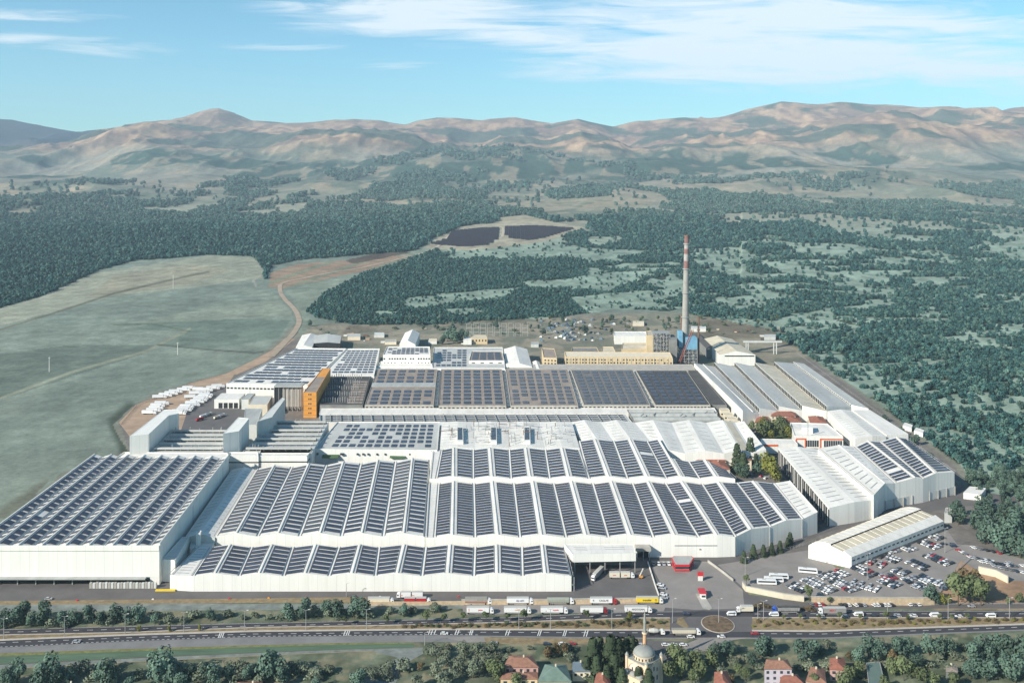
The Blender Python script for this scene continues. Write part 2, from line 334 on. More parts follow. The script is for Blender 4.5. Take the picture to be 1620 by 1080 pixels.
# mountains: tan grass, rosy rock, dark plantations
slope = np.zeros_like(Z); slope[:-1] = np.abs(np.diff(Z, axis=0)) / np.diff(ys)[:, None]
mt = mixc(np.zeros_like(C) + np.array((.36, .235, .15)), sstep(.40, .6, nA), (.28, .175, .135)); mt = mixc(mt, sstep(.52, .62, nB) * .6, (.43, .30, .19))
mt = mixc(mt, sstep(.44, .58, 1 - nB) * .75, (.19, .135, .10))
gpatch = sstep(.51, .57, fbm(GX / 620 + 4, GY / 700, 6, 240) + .13 * np.exp(-((PX - 760) / 330) ** 2) * sstep(8200, 9000, GY) * (1 - sstep(10600, 11600, GY)) - .07 * sstep(10500, 12000, GY))
mt = mixc(mt, gpatch * .85, (.050, .082, .062))
foot = sstep(5200, 6800, GY); ctr = np.exp(-((PX - 740) / 260) ** 2); ft = mixc(np.zeros_like(C) + np.array((.235, .225, .18)), sstep(.46, .56, fbm(GX / 620, GY / 900, 5, 236)), (.15, .17, .135)); ft = mixc(ft, ctr * sstep(.40, .50, fbm(GX / 520 + 8, GY / 520, 5, 238)), (.060, .088, .066)); ft = mixc(ft, gpatch, (.050, .085, .065)); ft = mixc(ft, sstep(.56, .62, nB) * .5, (.34, .27, .19)); C = C * (1 - foot[..., None]) + ft * foot[..., None]
C = C * (1 - far[..., None]) + mt * far[..., None]
C = mixc(C, (PX < 150) * sstep(9900, 10500, GY) * .95, (.025, .04, .065))  # far left ridge tinted dark blue: aerial haze painted into the land colour
# near land
nf = 1 - midz
C = mixc(C, (nf > .5) & (dF < 60), (.20, .20, .16))
fld = soft(FIELD, 3) & (PYI > 396)
fc = mixc(np.zeros_like(C) + np.array((.205, .240, .195)), sstep(.40, .62, fbm(GX / 160, GY / 240, 4, 260)) * .5, (.165, .20, .165))
band = inpoly(PX, PYI, [(-400, 500), (0, 487), (150, 432), (330, 404), (410, 408), (418, 440), (300, 455), (180, 468), (60, 500), (-400, 620)])
fc = mixc(fc, band * (.6 + .6 * (nA - .3)), (.30, .30, .225)); fc = mixc(fc, inpoly(PX, PYI, [(180, 435), (300, 418), (370, 425), (300, 450), (140, 470)]) * .35, (.30, .25, .17))
fc = mixc(fc, inpoly(PX, PYI, [(-400, 560), (0, 560), (110, 546), (250, 546), (225, 560), (130, 590), (20, 626), (-400, 760)]) * .65, (.10, .128, .102))
fc = mixc(fc, inpoly(PX, PYI, [(200, 520), (290, 504), (460, 506), (440, 535), (330, 552), (255, 545), (300, 524)]) * .6, (.120, .165, .130))
fc = mixc(fc, inpoly(PX, PYI, [(200, 512), (330, 486), (380, 482), (440, 475), (462, 492), (462, 500), (310, 508)]) * .45, (.26, .285, .215))
for ln, w, k in (([(0, 630), (60, 608), (115, 588), (170, 572), (230, 556), (262, 540), (300, 520)], 2.2, (.25, .26, .19)), ([(0, 521), (70, 500), (120, 484), (180, 464), (240, 450), (300, 436), (330, 430)], 1.8, (.13, .13, .095)), ([(405, 452), (400, 443), (412, 436)], 2, (.34, .34, .27)), ([(250, 545), (320, 552), (400, 558), (425, 556)], 1.6, (.10, .11, .085)), ([(300, 524), (240, 512), (180, 514)], 1.5, (.115, .14, .10))):
    d = distseg(PX, PYI, ln); fc = mixc(fc, sstep(w * 1.2, w * .5, d) * .9, k)
dd = distseg(PX, PYI, [(0, 815), (60, 775), (150, 735)]); fc = mixc(fc, sstep(16, 2, dd) * .55 * (nC > .4), (.10, .085, .055))
dd = distseg(PX, PYI, [(205, 645), (180, 668), (195, 700), (200, 730)]); fc = mixc(fc, sstep(16, 2, dd) * .8, (.040, .048, .032))
fc = fc * (1 + .28 * (fbm(GX / 9, GY / 30, 4, 270) - .5) + .16 * (fbm((GX + .5 * GY) / 60, (GY - .5 * GX) / 7, 3, 275) - .5))[..., None]
C = np.where(fld[..., None], fc, C)
forest = (soft(FORA, 6) | soft(PLANT, 7) | soft(FORC, 8)) & ~fld & ~inside & (dF > 6)
clr = np.zeros(GX.shape, bool)
for c in CLEAR: clr |= soft(c, 16)
solg = soft(SOLG, 4) | soft(PINKF, 3) | soft(GRASSL, 3)
rgt = (PX > 930)
stretch = fbm(GX / 90, GY / 48, 4, 300)
thin = rgt & (stretch > np.where((PX < 1480) & (PYI < 530), .515, .56)) & (GY < 3300) & (PYI > 395)
thin2 = (GY > 2400) & ~(inpoly(PX, PYI, FORA) & (PYI > 342)) & (fbm(GX / 240, GY / 330, 4, 310) > np.where(rgt, .545, .60) - .12 * sstep(3400, 4800, GY))
clr = clr | thin | thin2
C = mixc(C, forest * 1.0, (.042, .058, .040))
pale = mixc(np.zeros_like(C) + np.array((.25, .325, .26)), sstep(.45, .6, nC) * .6, (.15, .20, .16)); pale = mixc(pale, sstep(2500, 3900, GY), (.27, .275, .21))
C = np.where((forest & clr)[..., None], pale, C)
C = np.where((soft(GRASSL, 3) & (GY < 3500))[..., None], np.array((.20, .235, .185)) * (1 + .4 * (nC - .5))[..., None], C)
pk = mixc(np.zeros_like(C) + np.array((.24, .20, .14)), np.sin((PYI - .12 * PX) * 1.1) > .2, (.30, .19, .14)); pk = mixc(pk, (np.sin((PYI + .35 * PX) * .35) > .55) * .6, (.17, .22, .15))
C = np.where(soft(PINKF, 3)[..., None], pk, C)
C = np.where(soft([(545, 412), (600, 400), (640, 396), (650, 400), (560, 417)], 3)[..., None], np.array((.10, .08, .065)), C)
C = np.where(soft(SOLG, 4)[..., None], np.array((.33, .30, .22)) * (1 + .5 * (nC - .5))[..., None], C)
# plant surroundings
back = inpoly(PX, PYI, [(470, 540), (490, 515), (640, 514), (745, 508), (1090, 496), (1245, 524), (1290, 566), (1100, 600), (500, 600)])
bc = mixc(np.zeros_like(C) + np.array((.25, .225, .17)), sstep(.42, .58, nC), (.17, .175, .135)); bc = mixc(bc, sstep(.55, .62, nB) * .6, (.13, .11, .08))
C = np.where(back[..., None], bc, C)
# foreground strips (verges, dry grass)
fg = inside & (PYI > 880) | (GY < 600)
g0 = fbm(GX / 9, GY / 5, 4, 330); g1 = fbm(GX / 28, GY / 14, 4, 340)
fgc = mixc(np.zeros_like(C) + np.array((.155, .175, .12)), sstep(.42, .6, g1), (.105, .125, .08)); fgc = mixc(fgc, sstep(.54, .64, g0) * .8, (.24, .215, .14)); fgc = mixc(fgc, sstep(.5, .7, 1 - g0) * .5, (.06, .075, .045))
C = np.where(fg[..., None], fgc, C)
C = np.where((inside & ~fg & ~back)[..., None], np.array((.17, .155, .14)), C)
rs = inpoly(PX, PYI, [(1490, 878), (1640, 915), (1700, 962), (1480, 962), (1470, 925)]); C = np.where(rs[..., None], np.array((.36, .235, .15)) * (1 + .7 * (nC - .5))[..., None], C)
C = np.clip(C * (1 + .22 * (fbm(GX / 14, GY / 20, 3, 350) - .5))[..., None], 0, 1)

def zt(X, Y):
    """terrain height at world points (bilinear lookup in the sheet itself)"""
    X = np.asarray(X, float); Y = np.asarray(Y, float)
    a = np.clip((X / Y - us[0]) / (us[1] - us[0]), 0, NU - 1.001); b = np.clip(np.log(Y / ys[0]) / math.log(1.0052), 0, NJ - 1.001)
    i = a.astype(int); j = b.astype(int); a -= i; b -= j
    return (Z[j, i] * (1 - a) + Z[j, i + 1] * a) * (1 - b) + (Z[j + 1, i] * (1 - a) + Z[j + 1, i + 1] * a) * b
def terrain():
    ex = np.array([-900., -100., 150., 300., 370.])
    X = np.vstack([np.outer(np.ones(5), us * 400), GX]); Yy = np.vstack([np.outer(ex, np.ones(NU)), GY]); Zz = np.vstack([np.zeros((5, NU)), Z])
    X[0] *= 3
    Cc = np.concatenate([np.repeat(C[:1], 5, 0), C], 0)
    n = X.shape[0]
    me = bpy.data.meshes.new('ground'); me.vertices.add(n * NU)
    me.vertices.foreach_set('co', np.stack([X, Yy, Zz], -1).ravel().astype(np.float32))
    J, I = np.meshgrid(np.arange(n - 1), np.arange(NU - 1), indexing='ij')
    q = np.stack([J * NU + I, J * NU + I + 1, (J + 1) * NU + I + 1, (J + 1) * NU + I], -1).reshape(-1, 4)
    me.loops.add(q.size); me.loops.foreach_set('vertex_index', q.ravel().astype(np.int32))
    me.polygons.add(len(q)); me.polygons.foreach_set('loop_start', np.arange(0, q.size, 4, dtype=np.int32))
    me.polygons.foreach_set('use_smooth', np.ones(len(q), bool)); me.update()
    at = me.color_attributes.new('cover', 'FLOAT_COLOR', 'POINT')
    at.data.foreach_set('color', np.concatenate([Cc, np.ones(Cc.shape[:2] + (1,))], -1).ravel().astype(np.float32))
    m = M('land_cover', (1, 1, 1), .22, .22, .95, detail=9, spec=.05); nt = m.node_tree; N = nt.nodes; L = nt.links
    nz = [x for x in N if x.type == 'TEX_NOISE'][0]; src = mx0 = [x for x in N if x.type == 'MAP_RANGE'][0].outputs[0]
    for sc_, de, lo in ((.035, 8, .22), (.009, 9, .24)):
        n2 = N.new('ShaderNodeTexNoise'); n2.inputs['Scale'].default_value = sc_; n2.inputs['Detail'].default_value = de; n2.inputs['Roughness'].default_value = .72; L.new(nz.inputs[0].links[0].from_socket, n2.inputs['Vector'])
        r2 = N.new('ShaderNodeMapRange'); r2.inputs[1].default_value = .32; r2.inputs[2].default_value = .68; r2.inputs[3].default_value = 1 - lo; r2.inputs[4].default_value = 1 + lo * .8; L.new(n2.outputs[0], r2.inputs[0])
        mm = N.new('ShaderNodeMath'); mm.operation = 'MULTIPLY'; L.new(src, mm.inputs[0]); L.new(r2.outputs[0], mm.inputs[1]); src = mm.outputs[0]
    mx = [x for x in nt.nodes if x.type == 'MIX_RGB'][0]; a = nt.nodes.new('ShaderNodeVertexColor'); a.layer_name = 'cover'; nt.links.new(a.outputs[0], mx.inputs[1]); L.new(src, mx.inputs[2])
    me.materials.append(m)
    o = bpy.data.objects.new('ground', me); col.objects.link(o); tag(o, kind='structure')
terrain()

# ---------------------------------------------------------------- trees
def leafmat(name, base, rnd=.25):
    m = M(name, base, .5, .9, .8, rnd=rnd, spec=.15); return m
LEAFT = leafmat('teal_green_leaves', (.085, .135, .100), .35); LEAFD = leafmat('dark_conifer_needles', (.042, .062, .032)); LEAFG = leafmat('green_leaves', (.105, .130, .060)); LEAFY = leafmat('yellow_green_leaves', (.16, .165, .035))
LEAFB = leafmat('brown_autumn_leaves', (.135, .10, .05)); LEAFS = leafmat('grey_green_leaves', (.15, .175, .12)); BARK = M('bark', (.09, .07, .05), .3, 1, .9)
LEAFN = leafmat('wood_leaves', (.050, .118, .104), .45); LEAFN2 = leafmat('dark_wood_leaves', (.032, .086, .082), .4); LEAFN4 = leafmat('hazed_far_leaves', (.115, .17, .14), .3); LEAFN3 = leafmat('pale_wood_leaves', (.085, .155, .125), .35)  # the far leaves are paled, distance haze put into their colour
def leaf_crown(rx, rz, zc, n, size, seed, lumps=7, cone=False):
    r = random.Random(seed); mb = MB(); L_ = []
    for i in range(lumps):
        a = r.uniform(0, 6.283); d = r.uniform(.2, .62) * rx
        L_.append((d * math.cos(a), d * math.sin(a), zc + r.uniform(-.55, .62) * rz, r.uniform(.38, .62)))
    L_.append((0, 0, zc, .7))
    for i in range(n):
        if cone:
            t = r.random() ** 1.5; zz = zc - rz + 2 * rz * t; rr = rx * (1 - t) ** .9 * (.75 + .35 * math.sin(t * 34 + seed)) * r.uniform(.7, 1.1) + .08
            a = r.uniform(0, 6.283); p = Vector((rr * math.cos(a), rr * math.sin(a), zz)); nrm = Vector((math.cos(a), math.sin(a), .5 + r.uniform(-.4, .4)))
        else:
            lx, ly, lz, s = r.choice(L_); v = Vector((r.gauss(0, 1), r.gauss(0, 1), r.gauss(0, 1))).normalized(); q = r.uniform(.72, 1.05)
            p = Vector((lx + v.x * rx * s * q, ly + v.y * rx * s * q, lz + v.z * rz * s * q)); nrm = v + Vector((r.uniform(-.6, .6), r.uniform(-.6, .6), r.uniform(-.2, .7)))
        nrm.normalize(); t1 = nrm.cross(Vector((r.uniform(-1, 1), r.uniform(-1, 1), .3))).normalized(); t2 = nrm.cross(t1); s = size * r.uniform(.6, 1.25)
        mb.quad(p - t1 * s - t2 * s * .6, p + t1 * s * .8 - t2 * s, p + t1 * s + t2 * s * .7, p - t1 * s * .7 + t2 * s)
    return mb
def trunk(h, r0, seed, rx):
    r = random.Random(seed); mb = MB(); mb.tube((0, 0, -.3), (0, 0, h * .6), r0, r0 * .6, 7)
    for i in range(4):
        a = i * 1.6 + r.random(); mb.tube((0, 0, h * (.3 + .08 * i)), (math.cos(a) * rx * .5, math.sin(a) * rx * .5, h * (.65 + .07 * i)), r0 * .4, r0 * .12, 5)
    return mb
TREE_PROTO = {}
def proto(kind, v):
    key = (kind, v)
    if key in TREE_PROTO: return TREE_PROTO[key]
    sd = hash(kind) % 97 if False else sum(map(ord, kind)) + v * 7
    spec = {'teal': (LEAFT, .42, .46, .54, 620, .040), 'grey': (LEAFS, .46, .45, .52, 620, .040), 'green': (LEAFG, .40, .45, .55, 620, .040), 'yellow': (LEAFY, .36, .46, .54, 620, .040),
            'brown': (LEAFB, .42, .46, .54, 600, .040), 'round': (LEAFG, .36, .30, .70, 420, .042), 'shrub': (LEAFS, .75, .50, .48, 330, .07), 'rust': (LEAFB, .75, .50, .48, 300, .07),
            'conifer': (LEAFD, .20, .47, .53, 700, .034)}[kind]
    m, rx, rz, zc, n, s = spec
    c = leaf_crown(rx, rz, zc, n, s, sd, 7, kind == 'conifer'); me = bpy.data.meshes.new('crown'); me.from_pydata(c.v, [], c.f); me.materials.append(m)
    t = trunk(1.0, .022, sd, rx); mt_ = bpy.data.meshes.new('trunk'); mt_.from_pydata(t.v, [], t.f); mt_.materials.append(BARK)
    TREE_PROTO[key] = (me, mt_); return TREE_PROTO[key]
NAMES = {'teal': 'broadleaf_tree', 'grey': 'broadleaf_tree', 'green': 'broadleaf_tree', 'yellow': 'broadleaf_tree', 'brown': 'broadleaf_tree', 'round': 'street_tree', 'shrub': 'shrub', 'rust': 'shrub', 'conifer': 'conifer_tree'}
_tr = random.Random(5)
def tree(kind, x, y, h, label, group=None, wide=1.0):
    crown, trk = proto(kind, _tr.randrange(4))
    z = float(zt(x, y)) if y > 560 else 0.0
    cat = 'shrub' if kind in ('shrub', 'rust') else 'tree'
    r = empty(NAMES[kind], (x, y, z), label, cat, group, _tr.uniform(0, 6.28))
    r.scale = (h * wide, h * wide, h)
    for nm, me in (('crown', crown), ('trunk', trk)):
        o = bpy.data.objects.new(nm, me); col.objects.link(o); o.parent = r
    return r

# --- the woods: every point is a tree
def woods():
    N = 700000
    u = rng.uniform(-.66, .66, N); yi = 286 + 634 * rng.random(N) ** 1.75
    # sample in ground rows so that spacing stays tree-like near and far
    Yc = F * H / (yi - HOR + 6); X = u * Yc
    z = zt(X, Yc); pyi = HOR + F * (H - z) / Yc; px = CX + F * u
    jx = px + 6 * (fbm(X / 45, Yc / 70, 3, 120) - .5) * 2; jy = pyi + 2.2 * (fbm(X / 45, Yc / 70, 3, 130) - .5) * 2
    fa = inpoly(jx, jy, FORA); fp = inpoly(jx, jy, PLANT); fc_ = inpoly(jx, jy, FORC)
    ok = (fa | fp | fc_) & ~inpoly(px, pyi, FIELD)
    for c in CLEAR: ok &= ~inpoly(jx, jy, c)
    st = fbm(X / 90, Yc / 48, 4, 300); ok &= ~((px > 930) & (st > np.where((px < 1480) & (pyi < 530), .515, .56)) & (Yc < 3300) & (pyi > 395))
    t2 = fbm(X / 240, Yc / 330, 4, 310); keep2 = ~((Yc > 2400) & ~(fa & (pyi > 342)) & (t2 > np.where(px > 930, .545, .60) - .12 * sstep(3400, 4800, Yc))); ok &= keep2
    ok &= ~inpoly(px, pyi, SOLG) & ~inpoly(px, pyi, PINKF) & ~inpoly(px, pyi, GRASSL)
    # scattered bushes in the clearings and the far slopes
    sc = (rng.random(N) < .025) & (Yc < 6500) & (fp | fc_ | ((Yc > 2900) & (fbm(X / 300, Yc / 500, 4, 77) > .5))) & ~inpoly(px, pyi, FIELD) & ~inpoly(px, pyi, SOLG)
    cm = np.exp(-((px - 740) / 260) ** 2); far_s = (Yc > 3600) & (fbm(X / 330, Yc / 480, 4, 78) > .56 - .10 * cm) & (rng.random(N) < .6)
    dF_ = distseg(X, Yc, FACT + FACT[:1]); ins = inpoly(X, Yc, FACT)
    ok = (ok | sc | far_s) & ~ins & (dF_ > 7) & (Yc < 6000 + 2600 * cm + 900 * (fbm(X / 500, Yc / 500, 3, 93) - .3)) & ~inpoly(px, pyi, SOLG) & ~inpoly(px, pyi, PINKF)
    X, Yc, z, px, fa_, fp_ = X[ok], Yc[ok], z[ok], px[ok], fa[ok], fp[ok]
    # grid thinning: one tree per cell whose size grows with distance
    cell = np.where(fp_, 5.8, 7.6) * np.clip(Yc / 1900, .95, 3.2)
    lv = np.round(np.log(cell) / .12).astype(np.int64); cell = np.exp(lv * .12)
    key = lv * 900000000007 + np.floor(X / cell).astype(np.int64) * 1000003 + np.floor(Yc / (cell * 1.3)).astype(np.int64)
    _, idx = np.unique(key, return_index=True)
    X, Yc, z, px, cell, fp_ = X[idx], Yc[idx], z[idx], px[idx], cell[idx], fp_[idx]
    h = cell * rng.uniform(.75, 1.2, len(X)) * (1 + .75 * fbm(X / 70, Yc / 90, 3, 91) * rng.random(len(X))) * np.where(fp_, .95, 1.0)
    print('woods', len(X))
    order = np.argsort(Yc); nn = 290; nearI = order[:nn]; rest = order[nn:]
    for i in nearI:
        x, y = float(X[i]), float(Yc[i])
        pxx = CX + F * x / y; side = 'in the wood below the hut' if y < 690 else ('by the white hut' if y < 800 else ('opposite the corner solar hall' if y < 900 else ('opposite the side halls' if y < 1100 else 'in the near wood behind the factory')))
        o = bpy.data.objects.new('woodland_tree', proto('teal', int(_tr.randrange(4)))[0]); col.objects.link(o)
        o.location = (x, y, float(z[i]) - .12 * h[i]); hh = float(h[i]) * 1.05; o.scale = (hh, hh, hh); o.rotation_euler = (0, 0, _tr.uniform(0, 6.28))
        side = ('left part, ' if pxx < 1535 else ('middle part, ' if pxx < 1585 else 'by the right edge, ')) + side
        tag(o, 'teal green woodland tree, ' + side, 'tree', 'woodland trees ' + side)
    X, Yc, z, h = X[rest], Yc[rest], z[rest], h[rest]; n = len(X)
    me = bpy.data.meshes.new('woods'); me.vertices.add(n); me.vertices.foreach_set('co', np.stack([X, Yc, z - .15 * h], -1).ravel().astype(np.float32))
    a = me.attributes.new('hgt', 'FLOAT', 'POINT'); a.data.foreach_set('value', h.astype(np.float32))
    a = me.attributes.new('pick', 'INT', 'POINT'); a.data.foreach_set('value', np.where(rng.random(n) < sstep(3300, 4700, Yc), 5 + rng.integers(0, 2, n), rng.integers(0, 5, n)).astype(np.int32))  # distant trees pick the paler kinds, which imitate haze by colour
    a = me.attributes.new('turn', 'FLOAT', 'POINT'); a.data.foreach_set('value', rng.uniform(0, 6.28, n).astype(np.float32))
    o = bpy.data.objects.new('woods', me); col.objects.link(o); tag(o, kind='stuff')
    pc = bpy.data.collections.new('wood_tree_kinds')
    for k in range(7):
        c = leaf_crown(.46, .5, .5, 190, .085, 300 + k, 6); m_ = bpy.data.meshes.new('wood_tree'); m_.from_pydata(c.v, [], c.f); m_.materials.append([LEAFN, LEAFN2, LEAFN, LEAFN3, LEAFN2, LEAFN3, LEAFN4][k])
        pc.objects.link(bpy.data.objects.new('wood_tree', m_))
    g = bpy.data.node_groups.new('woods', 'GeometryNodeTree'); g.interface.new_socket('Geometry', in_out='INPUT', socket_type='NodeSocketGeometry'); g.interface.new_socket('Geometry', in_out='OUTPUT', socket_type='NodeSocketGeometry')
    N_ = g.nodes; gi = N_.new('NodeGroupInput'); go = N_.new('NodeGroupOutput'); ip = N_.new('GeometryNodeInstanceOnPoints'); ci = N_.new('GeometryNodeCollectionInfo')
    ci.inputs['Collection'].default_value = pc; ci.inputs['Separate Children'].default_value = True; ci.inputs['Reset Children'].default_value = True
    def attr(nm, t):
        q = N_.new('GeometryNodeInputNamedAttribute'); q.data_type = t; q.inputs[0].default_value = nm; return q.outputs[0]
    cx = N_.new('ShaderNodeCombineXYZ'); g.links.new(attr('turn', 'FLOAT'), cx.inputs[2])
    g.links.new(gi.outputs[0], ip.inputs['Points']); g.links.new(ci.outputs[0], ip.inputs['Instance']); ip.inputs['Pick Instance'].default_value = True
    g.links.new(attr('pick', 'INT'), ip.inputs['Instance Index']); g.links.new(cx.outputs[0], ip.inputs['Rotation']); g.links.new(attr('hgt', 'FLOAT'), ip.inputs['Scale'])
    g.links.new(ip.outputs[0], go.inputs[0]); md = o.modifiers.new('woods', 'NODES'); md.node_group = g
woods()

def haze():
    mb = MB(); mb.box(-13500, 13500, -2800, 15900, -90, 1500)
    m = bpy.data.materials.new('haze'); m.use_nodes = True; nt = m.node_tree; nt.nodes.remove(nt.nodes['Principled BSDF'])
    v = nt.nodes.new('ShaderNodeVolumePrincipled'); v.inputs['Color'].default_value = (.60, .80, .96, 1); v.inputs['Density'].default_value = 4.6e-5; v.inputs['Anisotropy'].default_value = 0.0
    nt.links.new(v.outputs[0], nt.nodes['Material Output'].inputs['Volume'])
    o = mb.build('haze', m); tag(o, kind='stuff')
haze()
# ---------------------------------------------------------------- factory halls
R = random.Random(11)
def lerp(a, b, t): return a + (b - a) * t
def bil(fl, fr, br, bl, u, v): return lerp(lerp(fl, fr, u), lerp(bl, br, u), v)
def cen(pts):
    c = sum((Vector(p) for p in pts), Vector()) / len(pts); c.z = 0; return c
def rows_on(mb, q, n, u0, u1, v0, v1, fill, t=.22, lift=.28, gaps=(), skip=0.0, seg=1):
    """n slabs across the quad q = (fl, fr, br, bl), stacked front to back"""
    up = Vector((0, 0, lift))
    for i in range(n):
        if i in gaps: continue
        a = v0 + (v1 - v0) * (i + (1 - fill) / 2) / n; b = v0 + (v1 - v0) * (i + (1 + fill) / 2) / n
        for s_ in range(seg):
            if R.random() < skip: continue
            ua = u0 + (u1 - u0) * s_ / seg; ub = u0 + (u1 - u0) * (s_ + (1 if seg == 1 else .93)) / seg
            mb.rowbox(bil(*q, ua, a) + up, bil(*q, ub, a) + up, bil(*q, ub, b) + up, bil(*q, ua, b) + up, t)
def hall(name, label, cat, lines, z, dz, panels=None, strips=None, wall=WALLW, roof=WHITE, n=19, fill=.66, base=0.0, pane=PANEL, lpane=None, lfill=None, gut=True, u=(.10, .88), v=(.02, .97), zs=None, left_wall=None, marks=STRIP):
    """lines: (kind, back x, back y, front x, front y) in rows of the photograph at eave height z; kind r = ridge, v = valley"""
    W = []
    for k in lines:
        kind, bx, by, fx, fy = k[:5]; zz = z; up = Vector((0, 0, dz if kind == 'r' else 0))
        W.append((P(bx, by, zz) + up, P(fx, fy, zz) + up, kind))
    pts = [w[0] for w in W] + [w[1] for w in W]; root = empty(name, cen(pts), label, cat)
    rf = MB(); fw = MB(); bw = MB()
    for i in range(len(W) - 1):
        b0, f0, _ = W[i]; b1, f1, _ = W[i + 1]
        rf.quad(f0, f1, b1, b0)
        fw.quad(Vector((f0.x, f0.y, base)), Vector((f1.x, f1.y, base)), f1, f0); bw.quad(Vector((b1.x, b1.y, base)), Vector((b0.x, b0.y, base)), b0, b1)
    RF = rf.build('roof', roof, root); fw.build('front_wall', wall, root); bw.build('wall', wall, root)
    for e, nm in ((0, 'wall'), (-1, 'wall')):
        b0, f0, _ = W[e]; m = MB(); q = [Vector((f0.x, f0.y, base)), Vector((b0.x, b0.y, base)), b0, f0]; m.quad(*(q if e else q[::-1]))
        if not (e == 0 and left_wall == 'open'): m.build(nm, wall, root)
    for i in range(len(W) - 1):
        b0, f0, k0 = W[i]; b1, f1, k1 = W[i + 1]; q = (f0, f1, b1, b0)
        if panels is not None and (panels == 'all' or i in panels):
            nn = n[i] if isinstance(n, dict) else n
            uu = u if k0 == 'v' else (1 - u[1], 1 - u[0])
            m = MB(); rows_on(m, q, nn, uu[0], uu[1], v[0], v[1], (lfill if lfill and k0 == 'v' else fill), skip=.006)
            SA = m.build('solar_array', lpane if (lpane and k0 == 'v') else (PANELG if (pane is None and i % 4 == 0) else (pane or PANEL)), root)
            m = MB()      # bare roof strips between the panel rows read as raised mounting rails
            for ue in (uu[0] - .015, uu[1] + .015): m.beam(bil(*q, ue, v[0]) + Vector((0, 0, .3)), bil(*q, ue, v[1]) + Vector((0, 0, .3)), .25, .25)
            m.build('mounting_rail', STEEL, SA)
        elif strips is not None and (strips == 'all' or i in strips):
            m = MB(); rows_on(m, q, strips_n.get(name, 10), .2, .75, .04, .96, .14, t=.06, lift=.05); m.build('roof_light', marks, RF)
    if gut:
        for i in range(len(W)):
            b, f, k = W[i]; m = MB(); w = .9 if k == 'v' else .7
            if k == 'v':
                for s_ in (-1.1, 1.1): m.beam(f + Vector((s_, .3, .42)), b + Vector((s_, -.3, .42)), .22, .3)
                m.build('cable_tray', STEEL, RF)
            else: m.beam(f + Vector((0, .3, .2)), b + Vector((0, -.3, .2)), w, .45); m.build('ridge_cap', WHITE, RF)
    return root, W
strips_n = {}
def auto(FL, FR, BR, BL, n, first='r'):
    L = []
    for i in range(n + 1):
        t = i / n; k = first if i % 2 == 0 else ('v' if first == 'r' else 'r')
        L.append((k, lerp(BL[0], BR[0], t), lerp(BL[1], BR[1], t), lerp(FL[0], FR[0], t), lerp(FL[1], FR[1], t)))
    return L
def flat(name, label, cat, q, z, base=0.0, roof=WHITE, wall=WALLW, par=.8, parent=None, part=None):
    """flat-roofed block; q = corners in the photograph at roof height, front left first, counter-clockwise"""
    pts = [P(x, y, z) for x, y in q]; root = parent or empty(name, cen(pts), label, cat)
    m = MB(); m.prism(pts, base, z - .02 if par else z); n = len(pts)
    m.build(part or 'wall', wall, root)
    if par: 
        m = MB(); m.poly([p + Vector((0, 0, .02)) for p in pts]); m.build('roof', roof, root)
        m = MB()
        for i in range(n):
            a, b = pts[i], pts[(i + 1) % n]; d = (b - a).normalized(); nn = Vector((-d.y, d.x, 0)) * .2
            m.beam(a + nn + Vector((0, 0, par / 2)) + d * .4, b + nn + Vector((0, 0, par / 2)) - d * .4, .4, par)
        m.build('parapet', wall, root)
    return root, pts
def grid(root, q, z, nx, ny, fx=.72, fy=.62, skip=.03, pane=PANEL, u=(.03, .97), v=(.03, .97), tilt=.0, shift=0.0):
    """solar tables: one part per row"""
    p = [P(x, y, z) for x, y in q]
    for j in range(ny):
        m = MB()
        for i in range(nx):
            if R.random() < skip: continue
            so = (j % 2) * shift
            a = u[0] + (u[1] - u[0]) * (i + so + (1 - fx) / 2) / nx; b = u[0] + (u[1] - u[0]) * (i + so + (1 + fx) / 2) / nx
            c = v[0] + (v[1] - v[0]) * (j + (1 - fy) / 2) / ny; d = v[0] + (v[1] - v[0]) * (j + (1 + fy) / 2) / ny
            if b > .995: continue
            lo = Vector((0, 0, .35)); hi = Vector((0, 0, .35 + tilt))
            m.rowbox(bil(*p, a, c) + lo, bil(*p, b, c) + lo, bil(*p, b, d) + hi, bil(*p, a, d) + hi, .12)
        if m.f: m.build('solar_array', pane, root)
def windows(root, a, b, z0, z1, n, w=.6, mat=GLASS, out=.06, name='window', skip=0):
    a = Vector(a); b = Vector(b); a.z = b.z = 0; d = b - a; L = d.length; d.normalize(); nn = Vector((d.y, -d.x, 0)) * out
    for i in range(n):
        if R.random() < skip: continue
        c0 = a + d * (L * (i + (1 - w) / 2) / n) + nn; c1 = a + d * (L * (i + (1 + w) / 2) / n) + nn
        m = MB(); m.quad(c0 + Vector((0, 0, z0)), c1 + Vector((0, 0, z0)), c1 + Vector((0, 0, z1)), c0 + Vector((0, 0, z1)))
        m.quad(c0 + Vector((0, 0, z1)), c1 + Vector((0, 0, z1)), c1 - nn + Vector((0, 0, z1)), c0 - nn + Vector((0, 0, z1))); m.build(name, mat, root)
def band(root, a, b, z0, z1, t, mat, name):
    a = Vector(a); b = Vector(b); a.z = b.z = (z0 + z1) / 2; d = (b - a).normalized(); nn = Vector((d.y, -d.x, 0)) * (t / 2 + .01)
    m = MB(); m.beam(a + nn, b + nn, t, z1 - z0); return m.build(name, mat, root)

